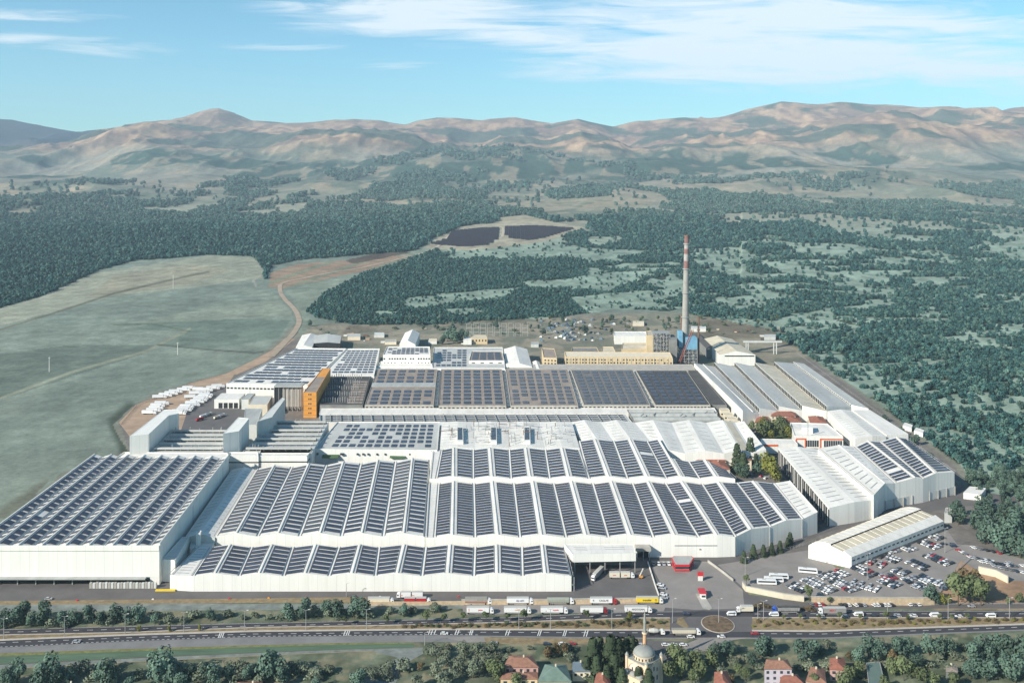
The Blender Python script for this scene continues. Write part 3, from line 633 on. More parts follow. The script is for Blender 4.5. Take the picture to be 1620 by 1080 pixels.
# tall left hall
lh, W = hall('solar_roof_hall', 'tallest white hall at the left edge, eight narrow ridges under solar panels', 'factory hall', auto((-46, 868), (252, 868), (362, 725), (150, 722), 16, 'r'), 23, 2.3, panels='all', lpane=PANELG, lfill=.42, n=22, fill=.72, u=(.16, .80), gut=True, base=5.0)  # left slopes face the sun: its brightness is put into paler panels
a, b = W[0][1], W[-1][1]
m = MB(); m.beam((a.x, a.y - .25, 23.7), (b.x, b.y - .25, 23.7), .6, 3.4); m.build('parapet', WALLW, lh)
m = MB(); c, d = W[-1][0], W[-1][1]; m.beam((c.x + .3, c.y, 25.2), (d.x + .3, d.y, 25.2), .5, 3.8); m.build('parapet', WALLW, lh)
m = MB(); m.box(a.x, b.x, a.y + 7, a.y + 7.5, 0, 5); m.build('recessed_wall', WALLW, lh)
m = MB(); m.box(a.x, b.x - 8, a.y - 3.2, a.y - .06, 4.6, 5.3); m.build('canopy', ROOFG, lh)
m = MB(); m.box(b.x - 6, b.x, a.y + .1, a.y + 6.8, 0, 5); m.build('corner_wall', WALLW, lh)
for i in range(9):
    x = lerp(a.x + 18, b.x - 9, i / 8); m = MB(); m.box(x - .3, x + .3, a.y + .2, a.y + .8, 0, 4.98); m.build('column', STEEL, lh)
m = MB(); m.box(a.x + 4, a.x + 22, a.y + 6.9, a.y + 7.0 - .1, .2, 4.6); m.build('loading_door', DARK, lh)
for i in range(22):
    x = PY(146, 586).x + i * 1.95; hh = 3.3 + .5 * R.random(); m = MB()
    for kz in range(4): m.box(x - .8, x + .8, a.y - 5.2, a.y - 3.6, .1 + kz * hh / 4, (kz + .86) * hh / 4)
    m.box(x - .7, x + .7, a.y - 5.1, a.y - 3.7, 0, hh * .99); o = m.build('pallet_stack', [CONC, GREYW][i % 2], origin=(x, a.y - 4.4, 0))
    tag(o, 'grey pallet stack, %s from the left in the row under the tall hall canopy' % (ORD[i] if 'ORD' in globals() else str(i + 1)), 'pallet stack', 'pallet stacks under the canopy of the tall left hall')
m = MB(); x0, x1 = PY(250, 584).x, PY(281, 584).x; m.box(x0, x1, 579.5, 580.9, 0, .9)
for i in range(12): m.box(lerp(x0, x1, i / 12) + .3, lerp(x0, x1, i / 12) + 1.0, 579.4, 579.5, .15, .8)
o = m.build('crash_barrier', YELP, origin=(x0, 580, 0)); tag(o, 'yellow crash barrier on the yard at the foot of the tall left hall', 'barrier')

# middle hall and rows to its right
strips_n.update({'blue_shaded_hall': 18, 'pale_gable_hall': 10})
hall('five_gable_hall', 'wide white hall with five solar gables left of centre, behind the low front hall', 'factory hall', auto((341, 848), (672, 848), (680, 727), (407, 741), 10, 'v'), 13.5, 2.4, panels='all', pane=None, n=19, fill=.61, u=(.10, .86))
L4 = [('v', 678.2, 764, 672.6, 850), ('v', 694, 764, 687, 850), ('r', 718, 764, 716, 850), ('v', 749, 764, 751, 850), ('r', 779, 764, 788, 850), ('v', 812, 764, 822, 850), ('r', 843, 764, 857, 850), ('v', 875, 764, 895, 850), ('r', 904, 764, 927, 850), ('v', 937, 764, 962, 850),
      ('r', 967, 764, 997, 850), ('v', 1000, 764, 1033, 850), ('r', 1025, 764, 1067, 850), ('v', 1052, 764, 1105, 850), ('r', 1078, 764, 1134, 850), ('v', 1110, 765, 1163, 849), ('r', 1136, 765, 1188, 841), ('v', 1165, 763, 1218, 833), ('r', 1191, 764, 1243, 827), ('v', 1223, 764, 1269, 821), ('r', 1249, 764, 1293, 814)]
strips_n['long_solar_hall'] = 9
rh, W4 = hall('long_solar_hall', 'longest white hall, ten solar gables, front wall bending at its right end', 'factory hall', L4, 13.5, 2.0, panels=set(range(1, 19)), strips={19}, n={**{i: 20 for i in range(1, 19)}, 15: 19, 16: 18, 17: 16, 18: 15}, fill=.66, u=(.08, .80))
for i in (15, 17, 19):
    f = W4[i][1]; m = MB(); m.tube((f.x, f.y - .3, 0), (f.x, f.y - .3, 13.3), .3, n=6); m.build('downpipe', STEEL, rh)
m = MB(); a, b = W4[12][1], W4[14][1]; m.beam((a.x, a.y - .2, 8.2), (b.x, b.y - .2, 8.2), .3, .5); m.build('wall_rail', STEEL, rh)
L5 = [('v', 684, 712, 679, 757), ('v', 699, 711, 690, 757), ('r', 718, 711, 718, 757), ('v', 748, 711, 748, 757), ('r', 775, 711, 779, 757), ('v', 805, 711, 808, 757), ('r', 832, 711, 839, 757), ('v', 862, 711, 869, 757), ('r', 889, 711, 900, 757), ('v', 914.5, 711, 931, 757), ('v', 916, 697, 931.5, 757), ('r', 941, 697, 963, 757), ('v', 970, 697, 992, 757), ('r', 996, 697, 1024, 757), ('v', 1023, 697, 1054, 757),
      ('r', 1042, 697, 1077, 757), ('r', 1062, 728, 1079, 757), ('v', 1089, 730, 1106, 757), ('r', 1115, 730, 1133, 757), ('v', 1151, 745, 1163, 757)]
hall('stepped_solar_hall', 'white solar hall behind the longest hall, its back edge stepping forward to the right', 'factory hall', L5, 16.5, 2.0, panels={1, 2, 3, 4, 5, 6, 7, 8, 10, 11, 12, 13, 14, 16, 17, 18}, n={**{i: 10 for i in range(10)}, **{i: 14 for i in range(10, 15)}, 16: 7, 17: 7, 18: 5}, fill=.64, u=(.08, .80))
L2 = [('v', 269, 908, 0, 0)]
fx = [(305, 335), (340, 365), (378, 398), (410, 431), (448, 463), (483, 500), (520, 536), (557, 570), (593, 599), (629, 640), (667, 673), (709, 713), (749, 751), (787, 786), (826, 825), (863, 858), (904, 893)]
L2 = [('v', 312, 865, 269, 909)] + [('v' if i % 2 == 0 else 'r', bx, 865, f_, 911) for i, (f_, bx) in enumerate(fx)]
fh, W2 = hall('front_solar_hall', 'low white hall with eight solar gables nearest the highway', 'factory hall', L2, 9.6, 2.0, panels=set(range(1, 17)), strips={0}, n=7, fill=.68, u=(.08, .84))
m = MB(); a = W2[-1][1]; b = W2[-1][0]
for i in range(6):
    p = lerp(a, b, i / 6); m.box(p.x + 1.4, p.x + 1.9, p.y, p.y + .5, 0, 9); m.box(p.x + .1, p.x + 1.9, p.y, p.y + .3, 4, 4.4)
m.build('pipe_rack', STEEL, fh)
# canopy roof right of the front hall
q = [(906, 896.5), (1006, 894), (1003, 864), (893, 864)]
cr, cp = flat('dispatch_canopy', 'plain white canopy roof over the lorry yard, right of the low front hall', 'canopy', [(906, 877), (1006, 875), (1003, 861), (893, 861)], 13.2, base=8.2, roof=WHITE, par=.3)
m = MB(); rows_on(m, (cp[0], cp[1], cp[2], cp[3]), 3, .1, .28, .3, .8, .08, t=.1, lift=.1); rows_on(m, (cp[0], cp[1], cp[2], cp[3]), 2, .55, .85, .35, .8, .08, t=.1, lift=.1); m.build('roof_light', STRIP, cr)
for i in range(5):
    p = lerp(cp[0], cp[1], (i + .15) / 4.2); m = MB(); m.box(p.x - .25, p.x + .25, p.y + 1, p.y + 1.5, 0, 8.2); m.build('column', STEEL, cr)
m = MB(); p = cp[0]; m.box(p.x + 2, cp[1].x - 1, cp[3].y - 1.4, cp[3].y - 1.0, 0, 8.1); m.build('dock_wall', CONCD, cr)
gb, gp = flat('gate_house_link', 'small grey open bay between the dispatch canopy and the longest hall wall', 'shelter', [(1006, 866), (1030, 866), (1026, 860), (1004, 860)], 9, base=6.5, roof=CONC, wall=CONC, par=0)
for i in range(3):
    p = lerp(gp[0], gp[1], .1 + .4 * i); m = MB(); m.box(p.x - .2, p.x + .2, p.y + .3, p.y + .7, 0, 6.5); m.build('column', STEEL, gb)
m = MB(); m.box(gp[0].x + 2, gp[1].x - 1, gp[2].y - .6, gp[2].y - .3, 0, 6.4); m.build('opening', DARK, gb)
# shaded low hall between the two big ones, with its front annexes
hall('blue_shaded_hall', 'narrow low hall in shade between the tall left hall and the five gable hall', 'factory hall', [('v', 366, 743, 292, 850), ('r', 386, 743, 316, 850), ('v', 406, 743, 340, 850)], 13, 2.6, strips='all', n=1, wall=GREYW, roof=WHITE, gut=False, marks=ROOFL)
flat('stair_block', 'narrow white annex roof squeezed against the right wall of the tall left hall', 'annex', [(256, 886), (277, 887), (300, 850), (289, 850)], 13.6, roof=WHITE, par=.7)
sb, _ = flat('vent_tower', 'slim white vent tower standing at the corner below the shaded low hall', 'vent tower', [(310, 844), (317, 844), (319, 839), (312, 839)], 17.5, roof=WHITE, par=.2)
sb, _ = flat('lean_to_annex', 'low white corner block left of the front solar hall', 'annex', [(300, 866), (336, 866), (341, 851), (304, 851)], 9.4, roof=WHITE, par=.3)

# front band of blocks behind the halls
flat('low_band_block', 'long low white block running behind the tall left hall', 'factory block', [(180, 727), (362, 727), (360, 717), (196, 716)], 22, roof=WHITE)
bb, bp = flat('dark_striped_block', 'white block with a dark stripe behind the shaded low hall', 'factory block', [(362, 721), (409, 721), (408, 716), (362, 716)], 21, roof=WHITE)
band(bb, bp[0], bp[1], 15, 16, .12, DARK, 'dark_stripe')
bb, bp = flat('dark_striped_annex', 'longer white block with a dark stripe behind the five gable hall', 'factory block', [(410, 722), (486, 722), (495, 711), (412, 711)], 20, roof=WHITE)
band(bb, bp[0], bp[1], 15, 16, .12, DARK, 'dark_stripe'); band(bb, bp[1], bp[2], 15, 16, .12, DARK, 'dark_stripe')
# tall white towers
t1, p1 = flat('press_tower', 'tall white blank tower block at the left end of the pipe roofs', 'tower block', [(205, 690), (235, 687), (267, 657), (283, 654), (283, 648), (259, 648)], 38, roof=WALLW, wall=WALLW, par=.2)
t2, p2 = flat('press_tower', 'tall white tower block between the two pipe covered roofs', 'tower block', [(353, 686), (378, 682), (394, 662), (377, 660)], 38, roof=WALLW, wall=WALLW, par=.2)
t3, p3 = flat('conveyor_tower', 'grey wedge tower with ribbed walls beside the silos', 'tower block', [(407, 667), (430, 660), (451, 631), (446, 629)], 34, roof=GREYW, wall=GREYW, par=.2)
t4, p4 = flat('connector_shed', 'grey shed roof joining the yard to the wedge tower', 'shed', [(385, 672), (406, 672), (415, 646), (388, 646)], 26, roof=ROOFG, wall=GREYW, par=.3)
# pipe roofs
def pipe_roof(label, q, z, nrow, seed):
    rt, p = flat('pipe_roof_hall', label, 'factory hall', q, z, roof=ROOFL, wall=WALLW, par=.5); rr = random.Random(seed)
    for j in range(nrow):
        v = (j + .5) / nrow; a = bil(*p, .03, v); b = bil(*p, .97, v)
        m = MB(); m.beam(a + Vector((0, 0, 2.4)), b + Vector((0, 0, 2.4)), 2.0, 1.5)
        for t in np.linspace(.05, .95, 9): q_ = lerp(a, b, t); m.beam(q_, q_ + Vector((0, 0, 1.7)), .4)
        m.build('duct', ROOFL, rt)
        if j % 2: continue
        a2 = bil(*p, .03, v + .22 / nrow); b2 = bil(*p, .97, v + .22 / nrow); m = MB(); m.beam(a2 + Vector((0, 0, .9)), b2 + Vector((0, 0, .9)), 1.2, 1.6); m.build('duct', TARR, rt)
        for t in sorted(rr.uniform(.05, .95) for _ in range(6)):
            q_ = bil(*p, t, v + .3 / nrow); m = MB(); m.tube(q_, q_ + Vector((0, 0, rr.uniform(2.5, 5))), .45, n=8); m.build('vent_pipe', STEEL, rt)
        m = MB()
    return rt, p
pr1, _ = pipe_roof('low roof crossed by pipes between the two tall white towers', [(237, 717), (353, 717), (366, 682), (272, 682)], 22, 5, 3)
pr2, _ = pipe_roof('low roof crossed by pipes right of the second white tower', [(382, 717), (493, 717), (520, 668), (432, 668)], 20, 7, 4)
# panel block with windows
nb, np_ = flat('window_block', 'white block with checkered solar panels, small square windows and green awnings', 'factory block', [(497, 711), (692, 713), (696, 668), (534, 668)], 17, roof=ROOFL)
grid(nb, [(515, 709), (688, 710), (692, 670), (545, 670)], 17, 12, 6, .66, .62, .12)
for x in (503, 540, 543, 566, 575, 583, 597, 610, 649, 662, 670): 
    a = PY(x, np_[0].y, 0); m = MB(); m.box(a.x - .7, a.x + .7, np_[0].y - 3, np_[0].y + .1, 13, 14.4); m.build('window', GLASS, nb)
for x0, x1 in ((510, 536), (617, 642)):
    a = PY(x0, np_[0].y - 2); b = PY(x1, np_[0].y - 2); m = MB(); m.add([(a.x, a.y + 1, 13), (b.x, a.y + 1, 13), (b.x, a.y - 3, 11), (a.x, a.y - 3, 11), (a.x, a.y + 1, 10.6), (b.x, a.y + 1, 10.6)], [(0, 3, 2, 1), (3, 4, 5, 2), (0, 4, 3), (1, 2, 5)]); m.build('awning', M('green_awning', (.05, .10, .04)), nb)
# white roof with skylight boxes and pipes
LW = [('v' if k % 2 == 0 else 'r', lerp(699, 905, k / 8), 668, lerp(696, 917, k / 8), 709) for k in range(9)]
wb, WW = hall('skylight_hall', 'white ribbed roof littered with thin pipes and three dark glazed roof boxes', 'factory hall', LW, 17, 1.3, gut=False, roof=WHITE)
wp = [WW[0][1], WW[-1][1], WW[-1][0], WW[0][0]]
for i_ in range(8):
    m = MB(); rows_on(m, (WW[i_][1], WW[i_ + 1][1], WW[i_ + 1][0], WW[i_][0]), 9, .04, .96, .03, .97, .10, t=.12, lift=.06); m.build('roof_seam', GREYW, wb)
for x0 in (723, 776, 829):
    p0 = P(x0, 700, 19.5); p1_ = P(x0 + 10, 700, 19.5); p2_ = P(x0 + 9.5, 676, 19.5); p3_ = P(x0, 676, 19.5); m = MB(); m.prism([p0, p1_, p2_, p3_], 17.2, 20.8); o = m.build('roof_box', WHITE, wb)
    m = MB(); s = .9; c = (p0 + p1_ + p2_ + p3_) / 4; m.quad(*[c + (p - c) * Vector((.8, .9, 1)).x + Vector((0, 0, 1.33)) for p in (p0, p1_, p2_, p3_)]); g_ = m.build('roof_glazing', M('tinted_roof_glass', (.07, .10, .13), .3, .3, .7, spec=.1), o)
for i in range(64):
    p = P(R.uniform(702, 905), R.uniform(674, 706), 17.0); hh = R.uniform(3, 8); m = MB(); m.tube(p, p + Vector((0, 0, hh)), .36, n=6)
    if i % 2: m.beam(p + Vector((0, 0, hh * .7)), p + Vector((R.choice((-1, 1)) * R.uniform(4, 11), R.uniform(-3, 3), hh * .7)), .5)
    m.build('vent_pipe', RUST if i % 5 == 0 else STEEL, wb)
dk, _ = flat('sunken_lane_roof', 'narrow bluish lane roof between the window block and the skylight hall', 'roof', [(692, 713), (696.5, 713), (699, 668), (696.5, 668)], 13, roof=ROOFG, par=0)
# pale gabled hall to the right
LN = [('v', 901, 668, 921, 697), ('r', 924, 668, 944, 698), ('v', 950, 668, 971, 699), ('r', 975, 668, 999, 700), ('v', 1004, 668, 1032, 702), ('r', 1033, 668, 1058, 716), ('v', 1062, 668, 1084, 717), ('r', 1090, 668, 1116, 717), ('v', 1117, 668, 1145, 717), ('r', 1143, 668, 1171, 716), ('v', 1162, 668, 1192, 716), ('r', 1177, 670, 1212, 715)]
strips_n['pale_gable_hall'] = 7
ph, WN = hall('pale_gable_hall', 'white gabled hall without panels in front of the striped grey roof', 'factory hall', LN, 14, 2.6, strips='all', gut=False, marks=ROOFL)
m = MB(); q = (WN[9][1], WN[10][1], WN[10][0], WN[9][0]); rows_on(m, q, 1, .15, .75, .02, .98, .98, t=.1, lift=.1); m.build('stained_roof_strip', ROOFC, ph)

# upper left white hall with many panel tables
g1, gp1 = flat('yard_solar_hall', 'white hall beside the van yard, flat roof with scattered solar tables', 'factory hall', [(358, 607), (487, 610), (548, 552), (470, 551)], 15, roof=WHITE)
grid(g1, [(358, 607), (487, 610), (548, 552), (470, 551)], 15, 10, 13, .84, .60, .06, shift=.5)
windows(g1, gp1[0], gp1[1], 9.3, 11.2, 22, .7)
g2, gp2 = flat('rear_solar_hall', 'white flat hall with solar tables between the orange block and the clerestory office', 'factory hall', [(509, 594), (592, 594), (601, 552), (549, 552)], 15, roof=WHITE)
grid(g2, [(520, 592), (592, 592), (600, 553), (549, 553)], 15, 7, 10, .78, .56, .07)
# silos
sl = empty('silo_block', P(456, 654, 0), 'row of grey cement silos under a dark frame left of the orange block', 'silos')
c0 = P(434, 650.5, 0); c1 = P(478, 650.5, 0)
m = MB(); m.box(c0.x, c1.x, c0.y - 2, c0.y + 14, 27, 28.5); m.build('top_deck', ROOFG, sl)
m = MB(); m.box(c0.x, c0.x + 8, c0.y, c0.y + 13, 0, 27); m.build('dark_bay', DARK, sl)
for i in range(5):
    x = lerp(c0.x + 10, c1.x - 3, i / 4); m = MB(); m.lathe((x, c0.y + 4, 0), [(1.2, 1), (3.4, 5), (3.4, 25.5), (1.4, 27)], 16); m.build('silo', CONC, sl, smooth=False)
m = MB()
for i in range(7):
    x = lerp(c0.x, c1.x, i / 6); m.beam((x, c0.y - .5, 0), (x, c0.y - .5, 27), .5)
m.build('frame', STEEL, sl)
# orange block
ob, op = flat('orange_block', 'tall orange block with a dark and orange roof beside the silos', 'factory block', [(480, 621), (500.5, 621), (523, 583), (510, 583)], 27, roof=BROWNR, wall=ORANGE, par=.5)
m = MB(); m.poly([bil(*op, .03, .62) + Vector((0, 0, .12)), bil(*op, .97, .62) + Vector((0, 0, .12)), bil(*op, .97, .98) + Vector((0, 0, .12)), bil(*op, .03, .98) + Vector((0, 0, .12))]); m.build('roof_patch', ORANGE, ob)
for k in range(5):
    zz = 3 + k * 5; band(ob, op[0], op[1], zz - .15, zz + .15, .1, CONCD, 'floor_band'); band(ob, op[1], op[2], zz - .15, zz + .15, .1, CONCD, 'floor_band')
    a, b = op[0], op[1]; windows(ob, lerp(a, b, .35), lerp(a, b, .65), zz + 1.2, zz + 3, 2, .6)
# vent field
vf, vp = flat('vent_field_roof', 'dark roof bristling with vertical vent pipes right of the orange block', 'factory roof', [(506, 641), (574, 641), (586, 594), (524, 594)], 14, roof=TARR, wall=CONCD, par=.4)
for i in range(70):
    u_, v_ = (i % 14 + .5) / 14, (i // 14 + .5) / 5; p = bil(*vp, u_ * .8 + .02, v_); hh = R.uniform(3.5, 6); m = MB(); m.tube(p, p + Vector((0, 0, hh)), .42, n=7); m.build('vent_pipe', STEEL, vf)
m = MB(); rows_on(m, tuple(vp), 9, .62, .98, .04, .8, .72, t=.2, lift=.1, seg=4); m.build('roof_panel', BROWNR, vf)
# dark middle roofs
def dark_roof(label, q, nx, ny, skip, pane, seed, roof=BROWNR, half=False):
    rt, p = flat('dark_roof_hall', label, 'factory hall', q, 14, roof=roof, wall=CONC, par=.5)
    if half:
        qa = [q[0], q[1], (lerp(q[1][0], q[2][0], .44), lerp(q[1][1], q[2][1], .44)), (lerp(q[0][0], q[3][0], .44), lerp(q[0][1], q[3][1], .44))]
        qb = [(lerp(q[0][0], q[3][0], .60), lerp(q[0][1], q[3][1], .60)), (lerp(q[1][0], q[2][0], .60), lerp(q[1][1], q[2][1], .60)), q[2], q[3]]
        grid(rt, qa, 14, nx, 4, .66, .66, skip, pane); grid(rt, qb, 14, nx, 4, .66, .62, skip, pane)
        m = MB(); m.rowbox(bil(*p, .0, .47), bil(*p, 1, .47), bil(*p, 1, .57), bil(*p, 0, .57), .8); m.build('cross_roof', ROOFG, rt)
    else: grid(rt, q, 14, nx, ny, .66, .66, skip, pane)
    a, b = p[0], p[1]
    for i in range(16):
        q_ = lerp(a, b, (i + .5) / 16); m = MB(); m.box(q_.x - 1.2, q_.x + 1.2, q_.y - .15, q_.y, 11.5, 12.6); m.build('window', DARK, rt)
    return rt, p
dark_roof('brown roof split by a grey cross strip, left of the dark solar roofs', [(577, 641), (686, 641), (692, 584), (597, 584)], 6, 8, .06, PANEL, 1, half=True)
dark_roof('brown roof with a full grid of solar tables, second dark roof from the left', [(694, 642), (801, 642), (794, 584), (698, 584)], 6, 10, .01, PANEL, 2)
dark_roof('brown roof with patchy solar tables in the middle of the dark roofs', [(808, 642), (915, 642), (898, 584), (800, 584)], 7, 10, .05, PANELG, 3)
dark_roof('dark grey roof with faint dusty solar tables, fourth dark roof', [(924, 641), (1029, 641), (1001, 585), (903, 585)], 7, 11, .02, PANELG, 4, roof=M('slate_grey_roof', (.15, .145, .14), .2, .1, .9))
dark_roof('dark roof with close set solar tables, rightmost of the dark roofs', [(1037, 641), (1124, 641), (1086, 586), (1006, 586)], 6, 10, .02, PANEL, 5, roof=TARR)
flat('stepped_brown_roof', 'cluttered dark brown roof edge right of the rightmost dark solar roof', 'factory roof', [(1126, 641), (1150, 641), (1103, 586), (1088, 586)], 12, roof=TARR, wall=CONCD, par=.6)
for i, x in enumerate((692, 804, 920, 1033)):
    q = [[(687, 641), (693, 641), (697, 585), (693, 585)], [(802, 642), (807, 642), (799.5, 585), (795, 585)], [(916, 642), (923, 642), (902, 585), (898.5, 585)], [(1030, 641), (1036, 641), (1005, 586), (1001.5, 586)]][i]
    r_, p_ = flat('valley_roof', 'sunken grey valley strip, %s from the left between the dark roofs' % ('first', 'second', 'third', 'fourth')[i], 'roof', q, 10.5, roof=ROOFG, par=0)
    for k in range(9):
        c = bil(*p_, .5, (k + .5) / 9); m = MB(); m.box(c.x - .8, c.x + .8, c.y - .8, c.y + .8, 10.5, 11.9); m.build('vent_box', GREYW, r_)
# white road-like roof strip and striped roofs
flat('white_strip_roof', 'long narrow white roof strip in front of the dark solar roofs', 'factory roof', [(505, 655), (1135, 653), (1130, 645), (507, 646)], 11, roof=WHITE, wall=WHITE, par=.3)
s1, sp = flat('grey_striped_roof', 'long grey roof with pipe grids behind the window block and skylight hall', 'factory roof', [(505, 668), (1000, 668), (990, 655), (505, 656)], 11.5, roof=ROOFL, wall=WHITE, par=.3)
for i in range(30):
    u_ = (i + .1) / 30; a = bil(*sp, u_, .08); b = bil(*sp, u_, .92); m = MB(); m.beam(a + Vector((0, 0, .8)), b + Vector((0, 0, .8)), .7, .9); m.build('duct', STEEL, s1)
m = MB(); rows_on(m, tuple(sp), 4, .02, .99, .08, .95, .35, t=.3, lift=.3, seg=26); m.build('roof_panel', PANELG, s1)
s2, sp = flat('barrel_striped_roof', 'dark grey roof with three long ribs in front of the rightmost dark roofs', 'factory roof', [(1003, 667), (1143, 667), (1128, 648), (992, 648)], 12, roof=ROOFG, wall=CONCD, par=.3)
m = MB()
for k in range(3):
    a = bil(*sp, .01, .15 + .33 * k); b = bil(*sp, .99, .15 + .33 * k); m = MB(); m.tube(a + Vector((0, 0, .4)), b + Vector((0, 0, .4)), 2.0, n=10); m.build('barrel_rib', ROOFG, s2)
for k in range(6):
    q_ = bil(*sp, .12 + .15 * k, .3 + .1 * (k % 3)); m = MB(); m.beam(q_ + Vector((-2, 0, 2)), q_ + Vector((2, 4, 3.5)), .8); m.build('duct', STEEL, s2)
for k in range(5):
    x = 1140 + k * 6; y = 650 + k * 6.5
    r_, p_ = flat('stepped_cream_block', 'small cream stepped block, %s down the steps beside the clerestory halls' % ('first', 'second', 'third', 'fourth', 'fifth')[k], 'annex', [(x, y), (x + 15, y), (x + 12, y - 4), (x - 2, y - 4)], 13 - k * .4, roof=ROOFC, wall=CREAM, par=.4); windows(r_, p_[0], p_[1], 9, 10.4, 3, .6)
# upper offices
u1, up = flat('clerestory_office', 'white two storey office with window rows behind the dark roofs', 'office', [(606, 562), (681, 562), (680, 549), (612, 549)], 24, roof=WHITE)
grid(u1, [(609, 561), (680, 561), (679, 550), (613, 550)], 24, 9, 5, .8, .6, .1); windows(u1, up[0], up[1], 18.5, 20.5, 18, .65, skip=.1); windows(u1, up[0], up[1], 13.5, 15, 14, .3, skip=.1)
flat('office_plinth', 'low white wing under the two storey office', 'annex', [(598, 580), (684, 580), (682, 572), (602, 572)], 13, roof=WHITE)
u2, up = flat('rear_panel_hall', 'white flat hall with sparse solar tables right of the two storey office', 'factory hall', [(684, 583), (799, 583), (795, 550), (686, 550)], 13.5, roof=ROOFL)
grid(u2, [(687, 581), (740, 581), (740, 552), (690, 552)], 13.5, 6, 7, .75, .6, .12)
u3, up = flat('raised_panel_block', 'raised block with four rows of solar tables next to the white gabled shed', 'factory block', [(742, 571), (798, 571), (794, 556), (746, 556)], 17, roof=BROWNR)
grid(u3, [(743, 570), (797, 570), (793, 556.5), (747, 556.5)], 17, 4, 4, .8, .7, 0); windows(u3, up[0], up[1], 14, 15.2, 4, .4)
flat('panel_strip_roof', 'long flat roof strip with one line of solar tables behind the dark roofs', 'factory roof', [(545, 586), (802, 586), (800, 579), (560, 579)], 12, roof=WHITE)
rs_, rp = flat('rear_roof_edge', 'low brown roof strip behind the dark solar roofs', 'factory roof', [(804, 585), (1100, 585), (1095, 577), (803, 577)], 12, roof=CONC, wall=CONC)
hall('white_gable_shed', 'plain white gabled shed at the back, right of the raised panel block', 'shed', [('v', 797, 552, 800, 580), ('r', 815, 552, 822, 580), ('v', 834, 552, 842, 580)], 13, 4.5, roof=WHITE, gut=False)
hall('white_gable_annex', 'lower white gable attached in front of the plain gabled shed', 'shed', [('v', 842, 572, 845, 585), ('r', 848, 572, 853, 585), ('v', 853, 572, 858, 585)], 11, 2, roof=WHITE, gut=False)
# clerestory sawtooth halls at the right
LQ = [(1098, 574, 1175, 649), (1130, 573, 1201, 645), (1162, 573, 1232, 642), (1194, 573, 1269, 641), (1225, 572, 1308, 642), (1255, 572, 1347, 640), (1272, 575, 1374, 646)]
for i in range(6):
    a, b = LQ[i], LQ[i + 1]; last = i == 5; zl, zr = (17.5, 12.0) if not last else (14, 11.5)
    fl, bl = P(a[2], a[3], zl), P(a[0], a[1], zl); zn = 17.5 if i < 4 else (14 if i == 4 else 11.5); fr, br = P(b[2], b[3], zn), P(b[0], b[1], zn); fr.z = br.z = zr
    lab = ('first', 'second', 'third', 'fourth', 'fifth', 'sixth and narrowest')[i]
    rt = empty('clerestory_hall', cen([fl, bl, fr, br]), 'long sawtooth roof hall at the right, %s from the dark solar roofs' % lab, 'factory hall')
    m = MB(); m.quad(fl, fr, br, bl); m.build('roof', ROOFL if i != 3 else ROOFC, rt)
    m = MB(); rows_on(m, (fl, fr, br, bl), 26, .03, .97, .02, .98, .07, t=.12, lift=.04); m.build('roof_seam', GREYW, rt)
    g = lambda p, z: Vector((p.x, p.y, z))
    m = MB(); m.quad(g(fl, 0), g(fr, 0), fr, fl); m.build('front_wall', WALLW, rt)
    m = MB(); m.quad(g(br, 0), g(bl, 0), bl, br); m.build('wall', WALLW, rt)
    m = MB(); m.quad(g(bl, 0), g(fl, 0), fl, bl); m.build('clerestory_wall', WALLW, rt)
    m = MB(); m.quad(g(fr, 0), g(br, 0), br, fr); m.build('wall', WALLW, rt)
    if i: windows(rt, g(bl, 0), g(fl, 0), 12.4, zl - .6, 34, .80, out=.15, mat=DARK)
    else:
        m = MB(); m.beam(lerp(fl, fr, .62) + Vector((0, 0, .5)), lerp(bl, br, .45) + Vector((0, 0, .5)), .8, .8); m.build('roof_curb', WHITE, rt)
# halls in front of them
strips_n['panelless_hall'] = 12
ph2, _ = hall('panelless_hall', 'white ridged roof in front of the sawtooth halls, no solar panels', 'factory hall', [('v', 1309, 650, 1353, 693), ('r', 1330, 650, 1380, 692), ('v', 1346, 649, 1402, 690)], 13, 1.8, gut=False, strips='all', marks=ROOFL)
hall('panelless_side_hall', 'narrow white side roof at the forest edge in front of the sawtooth halls', 'factory hall', [('v', 1348, 648, 1403, 688), ('v', 1376, 648, 1437, 686)], 12, 0, gut=False)
LR = [('v', 1231, 708, 1312, 803), ('r', 1262, 709, 1352, 797), ('v', 1293, 710, 1388, 790)]
strips_n['open_sided_hall'] = 15
o1, W1 = hall('open_sided_hall', 'white roof hall with a dark open side of columns along the lane', 'factory hall', LR, 14, 1.6, gut=False, strips='all', wall=WALLW)
b0, f0 = W1[0][0], W1[0][1]
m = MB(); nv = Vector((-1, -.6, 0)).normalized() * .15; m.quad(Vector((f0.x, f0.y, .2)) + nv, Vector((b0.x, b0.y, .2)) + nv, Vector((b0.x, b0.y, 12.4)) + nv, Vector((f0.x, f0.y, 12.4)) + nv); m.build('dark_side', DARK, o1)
for i in range(26):
    p = lerp(b0, f0, (i + .5) / 26) + nv * 4; m = MB(); m.box(p.x - .25, p.x + .25, p.y - .3, p.y + .3, 0, 12.6); m.build('column', WALLW if i % 2 else STEEL, o1)
LRb = [('v', 1294, 709, 1382, 783), ('r', 1327, 707, 1400, 768), ('v', 1352, 706, 1416, 764), ('r', 1372, 700, 1448, 759), ('v', 1391, 698, 1460, 757), ('r', 1418, 694, 1480, 752), ('v', 1432, 693, 1510, 746)]
r4, W5 = hall('corner_solar_hall', 'white hall at the forest edge with solar gables and a lower ribbed wall', 'factory hall', LRb, 19, 2.0, panels={2, 3, 4, 5}, n=15, fill=.62, gut=True, strips={0, 1}, u=(.12, .85), base=0)
strips_n['corner_solar_hall'] = 11
